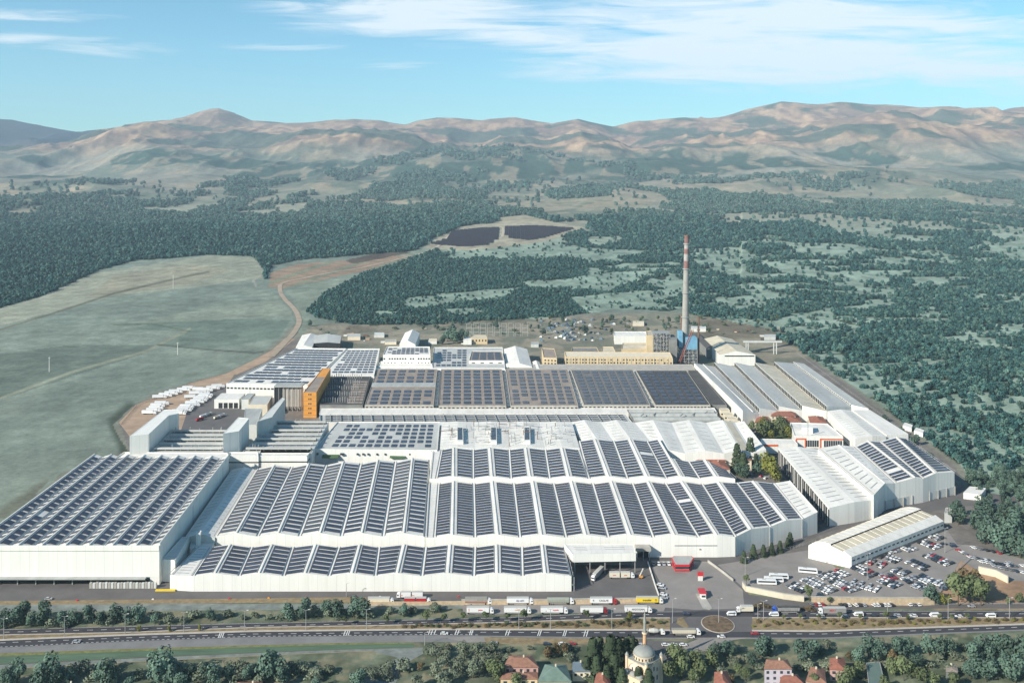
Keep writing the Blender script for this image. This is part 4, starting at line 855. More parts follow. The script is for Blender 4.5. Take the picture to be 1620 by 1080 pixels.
for (a, b) in ((W5[1][1], W5[6][1]),):
    band(r4, (W5[1][1].x, W5[1][1].y - .1, 0), (W5[6][1].x, W5[6][1].y - .1, 0), 0.3, 7, .12, GREYW, 'ribbed_plinth')
for i in range(9):
    p = lerp(W5[1][1], W5[6][1], i / 8); m = MB(); m.box(p.x - .3, p.x + .3, p.y - 1, p.y - .6, 0, 7.4); m.build('pilaster', CONC, r4)
m = MB(); p = P(1383, 790, 8); m.tube((p.x, p.y, 0), (p.x, p.y, 14), 1.3, n=12); m.tube((p.x, p.y, 14), (p.x + 3, p.y + 2, 15.5), 1.1, n=10); o = m.build('dust_pipe', STEEL, origin=(p.x, p.y, 0)); tag(o, 'grey bent dust pipe standing at the corner of the corner solar hall', 'pipe')
# office with orange trim
of, pf = flat('orange_trim_office', 'white office with orange window trim beside the courtyard trees', 'office', [(1257, 690), (1334, 691), (1309, 671), (1250, 669)], 11, roof=WHITE)
for a, b in ((pf[0], pf[1]),):
    windows(of, lerp(a, b, .22), lerp(a, b, .5), 1.2, 7.4, 6, .85); windows(of, lerp(a, b, .6), lerp(a, b, .98), 1.2, 7.4, 8, .85)
    band(of, lerp(a, b, .03), lerp(a, b, .24), 8.2, 9.4, .3, ORTRIM, 'orange_trim'); band(of, lerp(a, b, .52), lerp(a, b, .99), 8.2, 9.4, .3, ORTRIM, 'orange_trim')
    for t in (.03, .22, .53): p = lerp(a, b, t); m = MB(); m.box(p.x - .6, p.x + .6, p.y - .45, p.y - .1, 0, 8.2); m.build('orange_trim', ORTRIM, of)
flat('roof_stair_box', None, None, [(1268, 676), (1286, 676), (1284, 670), (1268, 670)], 17, base=11.1, parent=of, part='stair_box', par=0)
p = P(1278, 690, 11); mast = MB(); 
for i in range(8): mast.beam((p.x - .6, p.y, 11 + i * 2), (p.x + .6, p.y, 13 + i * 2), .15)
for s_ in (-.6, .6): mast.beam((p.x + s_, p.y, 11), (p.x + s_, p.y, 27), .2)
o = mast.build('antenna_mast', STEEL, origin=(p.x, p.y, 11)); tag(o, 'thin lattice antenna mast on the roof of the orange trimmed office', 'mast')
gl, gp = flat('gate_link', 'small white link roof with an orange portal beside the courtyard', 'annex', [(1205, 702), (1262, 702), (1255, 695), (1203, 694)], 9, roof=WHITE, par=.3)
band(gl, lerp(gp[0], gp[1], .05), lerp(gp[0], gp[1], .45), 7, 8.6, .4, ORTRIM, 'orange_trim')
# tiled houses
def hip(name, label, cat, q, z, dz, roof=TILE, wall=CREAM, nwin=4, base=0.0, ridge=.45):
    p = [P(x, y, z) for x, y in q]; rt = empty(name, cen(p), label, cat); c = sum(p, Vector()) / 4
    m = MB(); pin = [c + (v - c) * .94 for v in p]; m.prism([(v.x, v.y) for v in pin], base, z); WL = m.build('wall', wall, rt)
    la = (p[1] - p[0]).length; lb = (p[2] - p[1]).length
    if la >= lb: r0, r1 = lerp(p[0], p[3], .5), lerp(p[1], p[2], .5)
    else: r0, r1 = lerp(p[0], p[1], .5), lerp(p[3], p[2], .5)
    mid = (r0 + r1) / 2; up = Vector((0, 0, dz)); r0 = mid + (r0 - mid) * ridge + up; r1 = mid + (r1 - mid) * ridge + up; m = MB()
    if la >= lb: m.quad(p[0], p[1], r1, r0); m.poly([p[1], p[2], r1]); m.quad(p[2], p[3], r0, r1); m.poly([p[3], p[0], r0])
    else: m.poly([p[0], p[1], r0]); m.quad(p[1], p[2], r1, r0); m.poly([p[2], p[3], r1]); m.quad(p[3], p[0], r0, r1)
    m.poly([v - Vector((0, 0, .12)) for v in p[::-1]]); RO = m.build('roof', roof, rt); cc = lerp(r0, r1, .7); m = MB(); m.box(cc.x - .35, cc.x + .35, cc.y + .5, cc.y + 1.2, z + dz * .4, z + dz + .9); m.build('chimney', CREAM, RO)
    if nwin:
        k = 0
        zz = z - 1.0
        while zz - 1.4 > base + .5 and k < 3: windows(WL, pin[0], pin[1], zz - 1.4, zz, nwin, .4); windows(WL, pin[1], pin[2], zz - 1.4, zz, max(2, nwin // 2), .35); zz -= 3; k += 1
    return rt
hip('tiled_house', 'cream two storey house with a red tiled roof in front of the sawtooth halls', 'house', [(1219, 658), (1260, 658), (1258, 650), (1222, 650)], 10, 2.5, nwin=7)
hip('tiled_pavilion', 'low red hipped roof between the cream house and the white office', 'pavilion', [(1234, 667), (1269, 667), (1264, 657), (1238, 657)], 7, 3, nwin=4)
hip('tiled_pavilion', 'red tiled roof to the right of the hipped pavilion, behind the office', 'pavilion', [(1282, 670), (1311, 671), (1302, 659), (1278, 658)], 7, 3, nwin=3)
hip('tiled_pavilion', 'small red roofed building left of the courtyard trees', 'pavilion', [(1194, 668), (1214, 668), (1216, 659), (1197, 659)], 7, 2.5, nwin=3)
hip('tiled_canteen', 'long low terracotta roof under the front of the pale gabled hall', 'canteen', [(1058, 725), (1096, 725), (1094, 717), (1060, 717)], 7, 2.2, nwin=0)
hip('tiled_canteen', 'large hipped terracotta roof in the middle of the red roofs', 'canteen', [(1100, 729), (1150, 729), (1144, 716), (1104, 716)], 8, 3.5, nwin=3, ridge=.2)
hip('tiled_canteen', 'smaller terracotta roof nearest the solar hall, below the hipped one', 'canteen', [(1124, 742), (1156, 742), (1146, 729), (1122, 729)], 7, 2.5, nwin=2)
hip('tiled_canteen', 'cream walled house with a pinkish roof behind the conifers', 'house', [(1157, 727), (1190, 728), (1184, 717), (1156, 716)], 9, 2, roof=TILEO, nwin=3)

# ---------------------------------------------------------------- arched hall beside the car park
def arched():
    P0 = [(1279, 850), (1300, 855), (1319, 860), (1332, 868), (1348, 879)]; P1 = [(1422, 802), (1438, 803), (1455, 806), (1485, 815), (1494, 824)]
    zz = [9, 12.5, 13.5, 10.5, 8]
    A = []; 
    fl, fr = P(1279, 862, 9), P(1347, 880, 8); bl, br = P(1420, 806, 9), P(1493, 823, 8)
    ts = [0, .12, .26, .40, .52, .521, .82, .821, 1]; zs = [9, 11.6, 13.2, 13.6, 13.2, 12.2, 9.8, 10.9, 7.6]
    rt = empty('arched_hall', cen([fl, fr, bl, br]), 'cream arched hall with a long ridge beside the big car park', 'hall')
    F_ = [Vector((lerp(fl.x, fr.x, t), lerp(fl.y, fr.y, t), z)) for t, z in zip(ts, zs)]; B_ = [Vector((lerp(bl.x, br.x, t), lerp(bl.y, br.y, t), z)) for t, z in zip(ts, zs)]
    for nm, r0, r1, mt in (('arched_roof', 0, 4, WHITE), ('lower_roof', 5, 6, ROOFC), ('eaves_roof', 7, 8, WHITE), ('clerestory', 4, 5, DARK), ('roof_step', 6, 7, WHITE)):
        m = MB()
        for i in range(r0, r1): m.quad(F_[i], F_[i + 1], B_[i + 1], B_[i])
        m.build(nm, mt, rt)
    for i0, i1, k in ((0, 4, 18), (5, 6, 16)):
        for j in range(k):
            t = (j + .5) / k; m = MB()
            for i in range(i0, i1): m.beam(lerp(F_[i], B_[i], t) + Vector((0, 0, .12)), lerp(F_[i + 1], B_[i + 1], t) + Vector((0, 0, .12)), .35, .22)
            m.build('roof_rib', ROOFC if i0 == 0 else WHITE, rt)
    m = MB()
    for i in range(8): m.quad(Vector((F_[i].x, F_[i].y, 0)), Vector((F_[i + 1].x, F_[i + 1].y, 0)), F_[i + 1], F_[i])
    m.build('front_wall', WALLW, rt); m = MB()
    for i in range(8): m.quad(Vector((B_[i + 1].x, B_[i + 1].y, 0)), Vector((B_[i].x, B_[i].y, 0)), B_[i], B_[i + 1])
    m.build('wall', WALLW, rt)
    g = lambda p, z=0: Vector((p.x, p.y, z))
    m = MB(); m.quad(g(F_[8]), g(B_[8]), B_[8], F_[8]); m.build('wall', WALLW, rt); m = MB(); m.quad(g(B_[0]), g(F_[0]), F_[0], B_[0]); m.build('wall', WALLW, rt)
    windows(rt, g(F_[8]), g(B_[8]), 4.4, 5.4, 22, .6); band(rt, g(F_[8]), g(B_[8]), .1, 2.0, .1, CONCD, 'plinth')
    # solar canopy by its front
    for k in range(2):
        c = P(1302 + k * 14, 868 + k * 5, 5); s_ = empty('solar_canopy', (c.x, c.y, 0), ('left' if k == 0 else 'right') + ' of two glassy solar canopies at the front of the arched hall', 'canopy')
        m = MB()
        for x, y in ((-4, -3), (4, -3), (4, 3), (-4, 3)): m.tube((c.x + x, c.y + y, 0), (c.x + x, c.y + y, 4.2 + y * .25), .12, n=6)
        m.build('frame', WHITE, s_); m = MB(); m.rowbox((c.x - 5, c.y - 4, 3.4), (c.x + 5, c.y - 4, 3.4), (c.x + 5, c.y + 4, 5.3), (c.x - 5, c.y + 4, 5.3), .15); m.build('canopy_glass', ROOFL, s_)
        for t in (-3, 0, 3): m = MB(); m.beam((c.x + t, c.y - 4, 3.65), (c.x + t, c.y + 4, 5.55), .12); m.build('glazing_bar', WHITE, s_)
arched()
# red gate kiosk
kq = [P(x, y, 5) for x, y in ((1068, 892), (1091, 892), (1098, 881), (1094, 878), (1066, 878), (1062, 881))]
kr = empty('gate_kiosk', cen(kq), 'red and white hexagonal gate office on the entrance yard', 'kiosk')
c = sum(kq, Vector()) / 6; m = MB(); m.prism([c + (p - c) * .9 for p in kq], 0, 4); m.build('wall', WALLW, kr)
m = MB(); m.prism([c + (p - c) * .93 for p in kq], 1.5, 3.1); m.build('window_band', GLASS, kr)
m = MB(); m.prism(kq, 3.4, 4.6); m.build('red_fascia', REDP, kr); m = MB(); m.prism([c + (p - c) * .91 for p in kq], 4.6, 4.7); m.build('roof', ROOFG, kr); m = MB(); m.prism([c + (p - c) * .98 for p in kq], .2, 1.2); m.build('red_base', REDP, kr)

# ---------------------------------------------------------------- power plant and back lot
ch = empty('chimney', P(1083, 575, 0), 'very tall concrete chimney with red and white bands near the top', 'chimney')
cb = P(1083, 575, 0); Yc = cb.y; ctop = H - (372 - HOR) * Yc / F; xt = PY(1086.5, Yc).x
def chx(z): return lerp(cb.x, xt, z / ctop)
def chr_(z): return lerp(5.2, 3.1, z / ctop)
SHAFTC = M('old_concrete', (.29, .28, .255), .2, .1, .9)
bands = [(0, .735, SHAFTC), (.735, .80, REDP), (.80, .855, WHITE), (.855, .895, REDP), (.895, .93, WHITE), (.93, .985, REDP), (.985, 1.0, RUST)]
FADR = M('faded_red_band', (.22, .12, .11), .25, .2, .85); FADW = M('sooty_white_band', (.33, .305, .285), .2, .2, .85)
for a, b, mt in bands:
    mt = {REDP: FADR, WHITE: FADW}.get(mt, mt); m = MB(); z0, z1 = a * ctop, b * ctop; k = 1.06 if mt == RUST else 1
    m.tube((chx(z0), Yc, z0), (chx(z1), Yc, z1), chr_(z0) * k, chr_(z1) * k, 28, caps=(b == 1.0)); m.build('shaft' if mt is SHAFTC else ('cap' if mt is RUST else 'painted_band'), mt, ch, smooth=False)
for z in (.36, .55, .735, .93): m = MB(); m.tube((chx(z * ctop), Yc, z * ctop), (chx(z * ctop), Yc, z * ctop + 1.2), chr_(z * ctop) + 1.3, n=24); m.build('gallery', STEEL, ch)
m = MB()
for i in range(60): z = i / 60 * ctop; m.box(chx(z) + chr_(z) + .1, chx(z) + chr_(z) + .9, Yc - .6, Yc + .3, z, z + .5)
m.build('ladder', RUST, ch)
def lattice(name, label, px0, px1, py, z, nx, nz, mat, depth=14, deck=None, clad=None):
    a = P(px0, py, 0); b = P(px1, py, 0); rt = empty(name, (lerp(a.x, b.x, .5), a.y, 0), label, 'steel structure'); rr = random.Random(nx * 7 + nz)
    m = MB()
    for i in range(nx + 1):
        for dy in (0, depth / 2, depth): x = lerp(a.x, b.x, i / nx); m.beam((x, a.y + dy, 0), (x, a.y + dy, z), .7)
    m.build('column_frame', mat, rt)
    for k in range(1, nz + 1):
        zz = z * k / nz; m = MB(); m.box(a.x - .5, b.x + .5, a.y - .5, a.y + depth + .5, zz - .35, zz); m.build('deck', deck or mat, rt)
        m = MB()
        for i in range(nx):
            x0, x1 = lerp(a.x, b.x, i / nx), lerp(a.x, b.x, (i + 1) / nx); m.beam((x0, a.y - .2, zz - z / nz), (x1, a.y - .2, zz), .35) if (i + k) % 2 else m.beam((x1, a.y - .2, zz - z / nz), (x0, a.y - .2, zz), .35)
        m.build('bracing', STEEL, rt)
        for _ in range(3):
            x = rr.uniform(a.x + 2, b.x - 3); w = rr.uniform(1.5, 4); m = MB(); m.tube((x, a.y + 4, zz - z / nz), (x, a.y + 4, zz - .5), w / 2, n=10) if _ else m.box(x - w / 2, x + w / 2, a.y + 3, a.y + 9, zz - z / nz, zz - 1)
            m.build('process_vessel', rr.choice((CONC, RUST, STEEL, GREYW)), rt)
    return rt, a, b
lattice('steel_tower', 'open steel process tower left of the chimney', 1034, 1060, 575, 42, 5, 8, STEEL, 18)
bl_, a, b = lattice('boiler_house', 'boiler frame with pale blue cladding at the foot of the chimney', 1076, 1103, 578, 22, 4, 5, STEEL, 18)
m = MB(); m.box(a.x + 8, b.x, a.y - .5, a.y + 17, 22.1, 38); m.build('blue_cladding', BLUEP, bl_); m = MB(); m.box(a.x - 1.5, a.x + 4, a.y + 2, a.y + 15, 24, 46); m.build('blue_cladding', BLUEP, bl_)
for px, h_, r_ in ((1078, 66, 1.2), (1080.5, 66, 1.2), (1105, 64, 1.5)):
    p = P(px, 573, 0); m = MB(); m.tube((p.x, p.y, 0), (p.x, p.y, h_), r_, r_ * .9, 10); m.tube((p.x, p.y, h_ * .7), (p.x, p.y, h_ * .7 + .8), r_ * 1.6, n=10); o = m.build('flue_stack', RUST, origin=(p.x, p.y, 0)); tag(o, 'thin dark flue stack ' + {1078: 'just left of the chimney, leftmost of the pair', 1080.5: 'touching the left side of the chimney foot', 1105: 'standing alone to the right of the blue boiler house'}[px], 'stack')
m = MB(); a = P(1072, 583, 3); b = Vector((P(1090, 575).x, a.y + 20, 50))
for dx in (-1.2, 1.2):
    for dz_ in (0, 2.4): m.beam(a + Vector((dx, 0, dz_)), b + Vector((dx, 0, dz_)), .35)
for i in range(16): p = lerp(a, b, i / 16); q_ = lerp(a, b, (i + 1) / 16); m.beam(p + Vector((-1.2, 0, 0)), q_ + Vector((-1.2, 0, 2.4)), .25); m.beam(p + Vector((1.2, 0, 2.4)), q_ + Vector((1.2, 0, 0)), .25); m.beam(p + Vector((-1.2, 0, 2.4)), q_ + Vector((1.2, 0, 2.4)), .25)
o = m.build('inclined_conveyor', M('faded_red_steel', (.38, .12, .09)), origin=a); tag(o, 'red lattice conveyor climbing to the chimney foot', 'conveyor')
tb, tp = flat('coal_bunker_tower', 'tall beige tower block beside the open steel tower', 'tower block', [(1023, 531), (1033, 531), (1031, 524), (1022, 524)], 38, roof=CONC, wall=BEIGE)
flat('coal_bunker_tower', 'dark tall tower block between the steel tower and the chimney', 'tower block', [(1059, 538), (1071, 538), (1068, 530), (1057, 530)], 36, roof=CONCD, wall=CONCD)
lb, lp = flat('long_beige_block', 'long beige workshop with two rows of windows behind the dark roofs', 'workshop', [(895, 565), (1064, 566), (1060, 558), (893, 557)], 19, roof=CREAM, wall=BEIGE)
for zz in (11, 15): windows(lb, lp[0], lp[1], zz, zz + 2, 34, .5, skip=.12)
for i in range(24): p = lerp(lp[0], lp[1], i / 23); m = MB(); m.box(p.x - .3, p.x + .3, p.y - .5, p.y - .1, 0, 18.6); m.build('pilaster', CREAM, lb)
lb, lp = flat('small_beige_block', 'small beige block with a dark roof left of the long beige workshop', 'workshop', [(860, 566), (881, 567), (877, 552), (857, 551)], 17, roof=BROWNR, wall=BEIGE)
for zz in (9, 13): windows(lb, lp[0], lp[1], zz, zz + 2, 4, .5)
flat('cream_shed', 'cream block with a bitumen patch behind the long beige workshop', 'shed', [(983, 553), (1031, 553), (1023, 543), (985, 543)], 18, roof=ROOFC, wall=BEIGE)
flat('brown_shed', 'low dark roofed shed behind the long beige workshop, left', 'shed', [(903, 558), (948, 558), (944, 550), (905, 550)], 14, roof=CONCD, wall=BEIGE)
flat('cream_shed', 'small cream gabled block with a short pole beside it', 'shed', [(951, 558), (974, 558), (970, 549), (953, 549)], 15, roof=ROOFC, wall=BEIGE)
flat('white_long_shed', 'long plain white shed left of the beige tower block', 'shed', [(972, 532), (1024, 532), (1022, 525), (971, 525)], 12, roof=WHITE, wall=WALLW)
strips_n['rear_gable_hall'] = 6
rg, Wg = hall('rear_gable_hall', 'cream roofed gable hall with a dark slot window behind the sawtooth halls', 'factory hall', [('v', 1112, 536, 1138, 561), ('r', 1135, 536, 1166, 561), ('v', 1158, 536, 1195, 561)], 15, 5, roof=ROOFC, gut=False)
a, b = Wg[0][1], Wg[2][1]; band(rg, lerp(a, b, .15), lerp(a, b, .97), 12.5, 14, .15, DARK, 'slot_window')
hall('rear_dark_hall', 'dark roofed long hall running back from the boiler house', 'factory hall', [('v', 1096, 530, 1118, 552), ('r', 1104, 530, 1127, 552), ('v', 1112, 531, 1136, 552)], 13, 3, roof=TARR, wall=CONCD, gut=False)
gc = empty('gantry_crane', P(1210, 560, 0), 'pale travelling gantry crane over the stock yard at the back right', 'crane')
a = P(1176, 560, 0); b = P(1240, 562, 0); m = MB(); m.beam((a.x, a.y, 18), (b.x, a.y, 18), 2, 2.4); m.build('bridge', GREYW, gc)
for x in (a.x + 4, a.x + 7, b.x - 12, b.x - 8): m = MB(); m.beam((x, a.y, 0), (x, a.y, 17), 1.2); m.build('leg', GREYW, gc)
hall('white_open_shed', 'white arched shed with a dark open side at the far left back', 'shed', [('v', 478, 530, 468, 549), ('r', 492, 530, 480, 549), ('v', 502, 530, 494, 549)], 11, 3, roof=WHITE, gut=False)
hall('dark_open_shed', 'grey roofed shed over a dark open bay next to the white arched shed', 'shed', [('v', 496, 531, 496, 543), ('r', 518, 529, 518, 543), ('v', 540, 531, 538, 543)], 12, 1.5, roof=ROOFL, wall=DARK, gut=False)
hall('white_tent_hall', 'white steep gabled tent hall standing alone behind the factory', 'tent hall', [('v', 641, 526, 632, 544), ('r', 653, 526, 645, 544), ('v', 664, 527, 657, 545)], 14, 5, roof=WHITE, gut=False)
r_, p_ = flat('substation_building', 'low beige substation building with a small white annex', 'building', [(746, 535), (771, 535), (769, 530), (745, 530)], 9, roof=ROOFC, wall=BEIGE, par=.3); windows(r_, p_[0], p_[1], 4, 7, 5, .4)
flat('substation_annex', 'small white hut left of the beige substation building', 'hut', [(733, 538), (746, 538), (745, 533), (734, 533)], 7, roof=WHITE, par=.2)
ss = empty('substation', P(770, 525, 0), 'rows of thin steel portals of the substation yard', 'substation')
for j in range(3):
    for i in range(9):
        p = P(738 + i * 11, 518 + j * 7, 0); m = MB(); m.beam(p, p + Vector((0, 0, 7)), .3); m.beam(p + Vector((9, 0, 0)), p + Vector((9, 0, 7)), .3); m.beam(p + Vector((0, 0, 7)), p + Vector((9, 0, 7)), .3); m.build('portal', GREYW, ss)
r_, p_ = flat('van_yard_shed', 'white shed with open bays at the head of the tanker yard', 'shed', [(339, 632), (378, 632), (388, 622), (350, 622)], 10, roof=WHITE, par=.2)
windows(r_, lerp(p_[0], p_[1], .15), lerp(p_[0], p_[1], .98), .3, 6.5, 4, .8, mat=DARK, name='open_bay')
flat('ribbed_store', 'pale ribbed store roof between the yard shed and the silos', 'store', [(393, 640), (423, 640), (431, 626), (402, 626)], 13, roof=ROOFL, wall=CREAM, par=.3)
flat('grey_link_store', 'small grey store roof next to the ribbed store', 'store', [(382, 632), (393, 632), (404, 622), (392, 622)], 11, roof=ROOFG, wall=GREYW, par=.2)
r_, p_ = flat('forest_hut', 'small white hut among trees at the right edge of the plant', 'hut', [(1524, 779), (1552, 782), (1560, 772), (1534, 769)], 5, roof=WHITE, par=.1)
for k, (x, y) in enumerate(((1428, 668), (1446, 676))):
    flat('site_container', ('upper' if k == 0 else 'lower') + ' of two small white cabins between the side roof and the forest', 'cabin', [(x, y + 5), (x + 14, y + 9), (x + 16, y + 4), (x + 3, y)], 4, roof=WHITE, par=.1)
flat('pump_house', 'small grey pump house at the end of the arched hall', 'hut', [(1494, 812), (1506, 812), (1506, 803), (1496, 803)], 7, roof=CONC, wall=GREYW, par=.3)
# scrap pile of blue and white crates
sc_r = random.Random(3); SCB = M('faded_blue_crates', (.13, .20, .26), .4, .6, .8); SCN = M('navy_crates', (.05, .08, .12), .4, .6, .8)
for k in range(110):
    x, y = sc_r.gauss(905, 32) if k % 3 else sc_r.uniform(862, 1015), sc_r.uniform(506, 540); x = min(max(x, 856), 1018); s_ = sc_r.uniform(1.5, 4.2); p = P(x, y); m = MB(); A_ = sc_r.uniform(0, 3)
    def rp(a, b): return (p.x + a * math.cos(A_) - b * math.sin(A_), p.y + a * math.sin(A_) + b * math.cos(A_))
    m.prism([rp(-s_, -s_ * .5), rp(s_ * .8, -s_ * .6), rp(s_, s_ * .5), rp(-s_ * .7, s_ * .6)], 0, s_ * .5); m.prism([rp(-s_ * .6, -s_ * .4), rp(s_ * .3, -s_ * .4), rp(s_ * .4, s_ * .3), rp(-s_ * .5, s_ * .3)], s_ * .5, s_ * .85)
    cn, mt = [('faded blue', SCB), ('grey', GREYW), ('navy', SCN), ('dark', CONCD), ('steel grey', STEEL), ('faded blue', SCB), ('navy', SCN)][k % 7]; pl = 'left end' if x < 885 else ('middle' if x < 935 else 'right end')
    o = m.build('scrap_heap', mt, origin=p); tag(o, '%s crate heap at the %s of the scrap yard behind the beige workshop' % (cn, pl), 'scrap heap', '%s crate heaps at the %s of the scrap yard' % (cn, pl))
# clutter of the rear lot
ju = random.Random(9)
for k in range(46):
    x, y = ju.uniform(545, 850) if k % 2 else ju.uniform(1105, 1235), ju.uniform(518, 545); y = y if x < 900 else ju.uniform(520, 555)
    if 725 < x < 840 and y < 540: continue
    if 1105 < x < 1200 and y > 528: continue
    p = P(x, y); s_ = ju.uniform(1.2, 3.6); m = MB(); m.box(p.x - s_, p.x + s_, p.y - s_ * .6, p.y + s_ * .6, 0, s_ * .7); m.box(p.x - s_ * .4, p.x + s_ * .8, p.y - s_ * .9, p.y + s_ * .2, 0, s_ * .45)
    cn, mt = [('rusty', RUST), ('pale', GREYW), ('dark', TARR), ('earth brown', DIRT), ('cream', ROOFC)][k % 5]; o = m.build('material_stack', mt, origin=p); w_ = 'left of the substation' if x < 735 else ('right of the substation' if x < 1000 else 'near the gantry crane')
    tag(o, '%s stack of materials in the rear lot %s' % (cn, w_), 'material stack', '%s material stacks %s' % (cn, w_))
for k, (x, y, w, d_, h_, l) in enumerate(((560, 533, 10, 5, 5, 'grey open shed beside the dark roofed bay'), (600, 530, 8, 4, 4, 'small shed between the dark bay and the tent hall'), (684, 540, 7, 4, 4, 'small pale hut right of the tent hall'), (618, 541, 9, 4, 4, 'low shed touching the left side of the tent hall'), (1218, 533, 9, 4, 5, 'small shed beyond the gantry crane'), (1105, 520, 12, 4, 5, 'long low shed right of the chimney'), (1010, 512, 9, 4, 4, 'pale roof beyond the white long shed'), (846, 545, 6, 4, 4, 'small hut left of the small beige block'))):
    flat('yard_shed', l, 'shed', [(x - w, y), (x + w, y), (x + w, y - d_), (x - w, y - d_)], h_, roof=[ROOFL, GREYW, CREAM, ROOFG][k % 4], wall=[CREAM, GREYW, WALLW][k % 3], par=.2)
# solar farm on the hill
FARP = M('dark_field_panel', (.030, .026, .034), .3, .05, .85, spec=.1)
for k, q in enumerate(SOLAR):
    c = PY(sum(p[0] for p in q) / len(q), 3200); X_, Y_ = [], []
    pts = []
    for (x, y) in q:        # walk the ray to the terrain
        Yv = 2400.0
        while Yv < 5200:
            z_ = float(zt((x - CX) * Yv / F, Yv))
            if HOR + F * (H - z_) / Yv <= y: break
            Yv += 6
        pts.append(Vector(((x - CX) * Yv / F, Yv, z_)))
    rt = empty('solar_farm', sum(pts, Vector()) / len(pts), ('left' if k == 0 else 'right') + ' dark field of ground solar panels on the rise above the plantation', 'solar farm')
    gy = [p.y for p in pts]; xs_ = [p.x for p in pts]; poly = [(p.x, p.y) for p in pts]
    Yv = min(gy)
    while Yv < max(gy):
        m = MB(); xx = np.arange(min(xs_), max(xs_), 14.0); ok = inpoly(xx + 7, np.full(xx.shape, Yv + 5.), poly)
        for x_, o_ in zip(xx, ok):
            if o_:
                z0, z1 = float(zt(x_, Yv)) + 1.2, float(zt(x_ + 13.6, Yv)) + 1.2; m.rowbox((x_, Yv, z0), (x_ + 13.6, Yv, z1), (x_ + 13.6, Yv + 12, z1 + 3.2), (x_, Yv + 12, z0 + 3.2), .3)
        if m.f: m.build('solar_array', FARP, rt)
        Yv += 14.5
# ---------------------------------------------------------------- yards, roads, verges (sheets a few millimetres to centimetres apart)
def sheet(name, pts, z, mat, dense=0):
    """flat sheet; pts in photograph rows/columns on the ground"""
    from mathutils.geometry import tessellate_polygon
    w = [P(x, y, 0) for x, y in pts]; c = cen(w); m = MB(); v = [Vector((p.x, p.y, z)) for p in w]
    tris = tessellate_polygon([v]); m.add(v, [tuple(t) for t in tris])
    for i, f in enumerate(m.f):
        a, b, c_ = (m.v[k] for k in f)
        if (b[0] - a[0]) * (c_[1] - a[1]) - (b[1] - a[1]) * (c_[0] - a[0]) < 0: m.f[i] = f[::-1]
    o = m.build(name, mat); return tag(o, kind='structure')
def ribbon(name, top, bot, z, mat, mb=None):
    """sheet between two polylines (same count)"""
    m = mb or MB(); z_ = Vector((0, 0, z))
    for i in range(len(top) - 1): m.quad(P(*bot[i]) + z_, P(*bot[i + 1]) + z_, P(*top[i + 1]) + z_, P(*top[i]) + z_)
    if mb is None: return tag(m.build(name, mat), kind='structure')
def ip(pl, x):
    for (x0, y0), (x1, y1) in zip(pl[:-1], pl[1:]):
        if x0 <= x <= x1: return lerp(y0, y1, (x - x0) / (x1 - x0))
    return pl[0][1] if x < pl[0][0] else pl[-1][1]
def res(pl, xs): return [(x, ip(pl, x)) for x in xs]
XS = list(range(-300, 1961, 40))
# factory yard
sheet('yard', [(-300, 905), (0, 905), (300, 905), (600, 905), (893, 905), (900, 880), (893, 862), (1008, 858), (1030, 872), (1135, 880), (1220, 853), (1300, 828), (1400, 796), (1510, 772), (1640, 790), (1640, 800), (1520, 800), (1320, 838), (1230, 870), (1180, 905), (1190, 925), (1178, 930), (1185, 940), (1270, 952), (1400, 956), (1340, 966), (1100, 967), (1040, 967), (990, 967), (730, 973), (735, 950), (650, 956), (570, 956), (555, 946), (300, 950), (0, 952), (-300, 955)], .02, ASPH)
sheet('lorry_park', [(730, 957), (1056, 952), (1050, 966), (735, 972)], .03, ASPHL)
sheet('entrance_yard', [(1030, 886), (1125, 888), (1160, 919), (1175, 933), (1178, 962), (1100, 964), (1045, 960), (1055, 940), (1036, 905)], .05, ASPHL)
sheet('car_park', [(1178, 931), (1135, 893), (1190, 884), (1290, 868), (1330, 905), (1345, 888), (1495, 833), (1515, 862), (1520, 886), (1490, 935), (1478, 948), (1270, 944)], .06, ASPHL)
sheet('side_car_park', [(1500, 860), (1540, 862), (1640, 890), (1640, 920), (1590, 918), (1548, 903), (1520, 886)], .075, ASPHL)
sheet('gravel_yard', [(188, 668), (215, 640), (300, 606), (352, 592), (372, 590), (358, 612), (300, 640), (290, 680), (240, 690), (205, 690)], .04, DIRT)
sheet('tanker_yard', [(285, 684), (300, 640), (350, 608), (400, 620), (440, 640), (430, 660), (370, 684)], .05, ASPH)
sheet('perimeter_track', [(352, 594), (398, 571), (430, 554), (452, 534), (466, 536), (440, 558), (420, 572), (375, 592)], .05, DIRT)
sheet('lane', [(1205, 700), (1232, 706), (1262, 735), (1313, 822), (1293, 832), (1255, 770), (1215, 722)], .07, ASPHD)
sheet('courtyard', [(1155, 728), (1190, 722), (1214, 722), (1240, 755), (1180, 757)], .06, CONCD)
sheet('lawn', [(1183, 655), (1260, 665), (1256, 694), (1205, 694)], .06, M('lawn', (.07, .09, .035), .3, .3, .95))
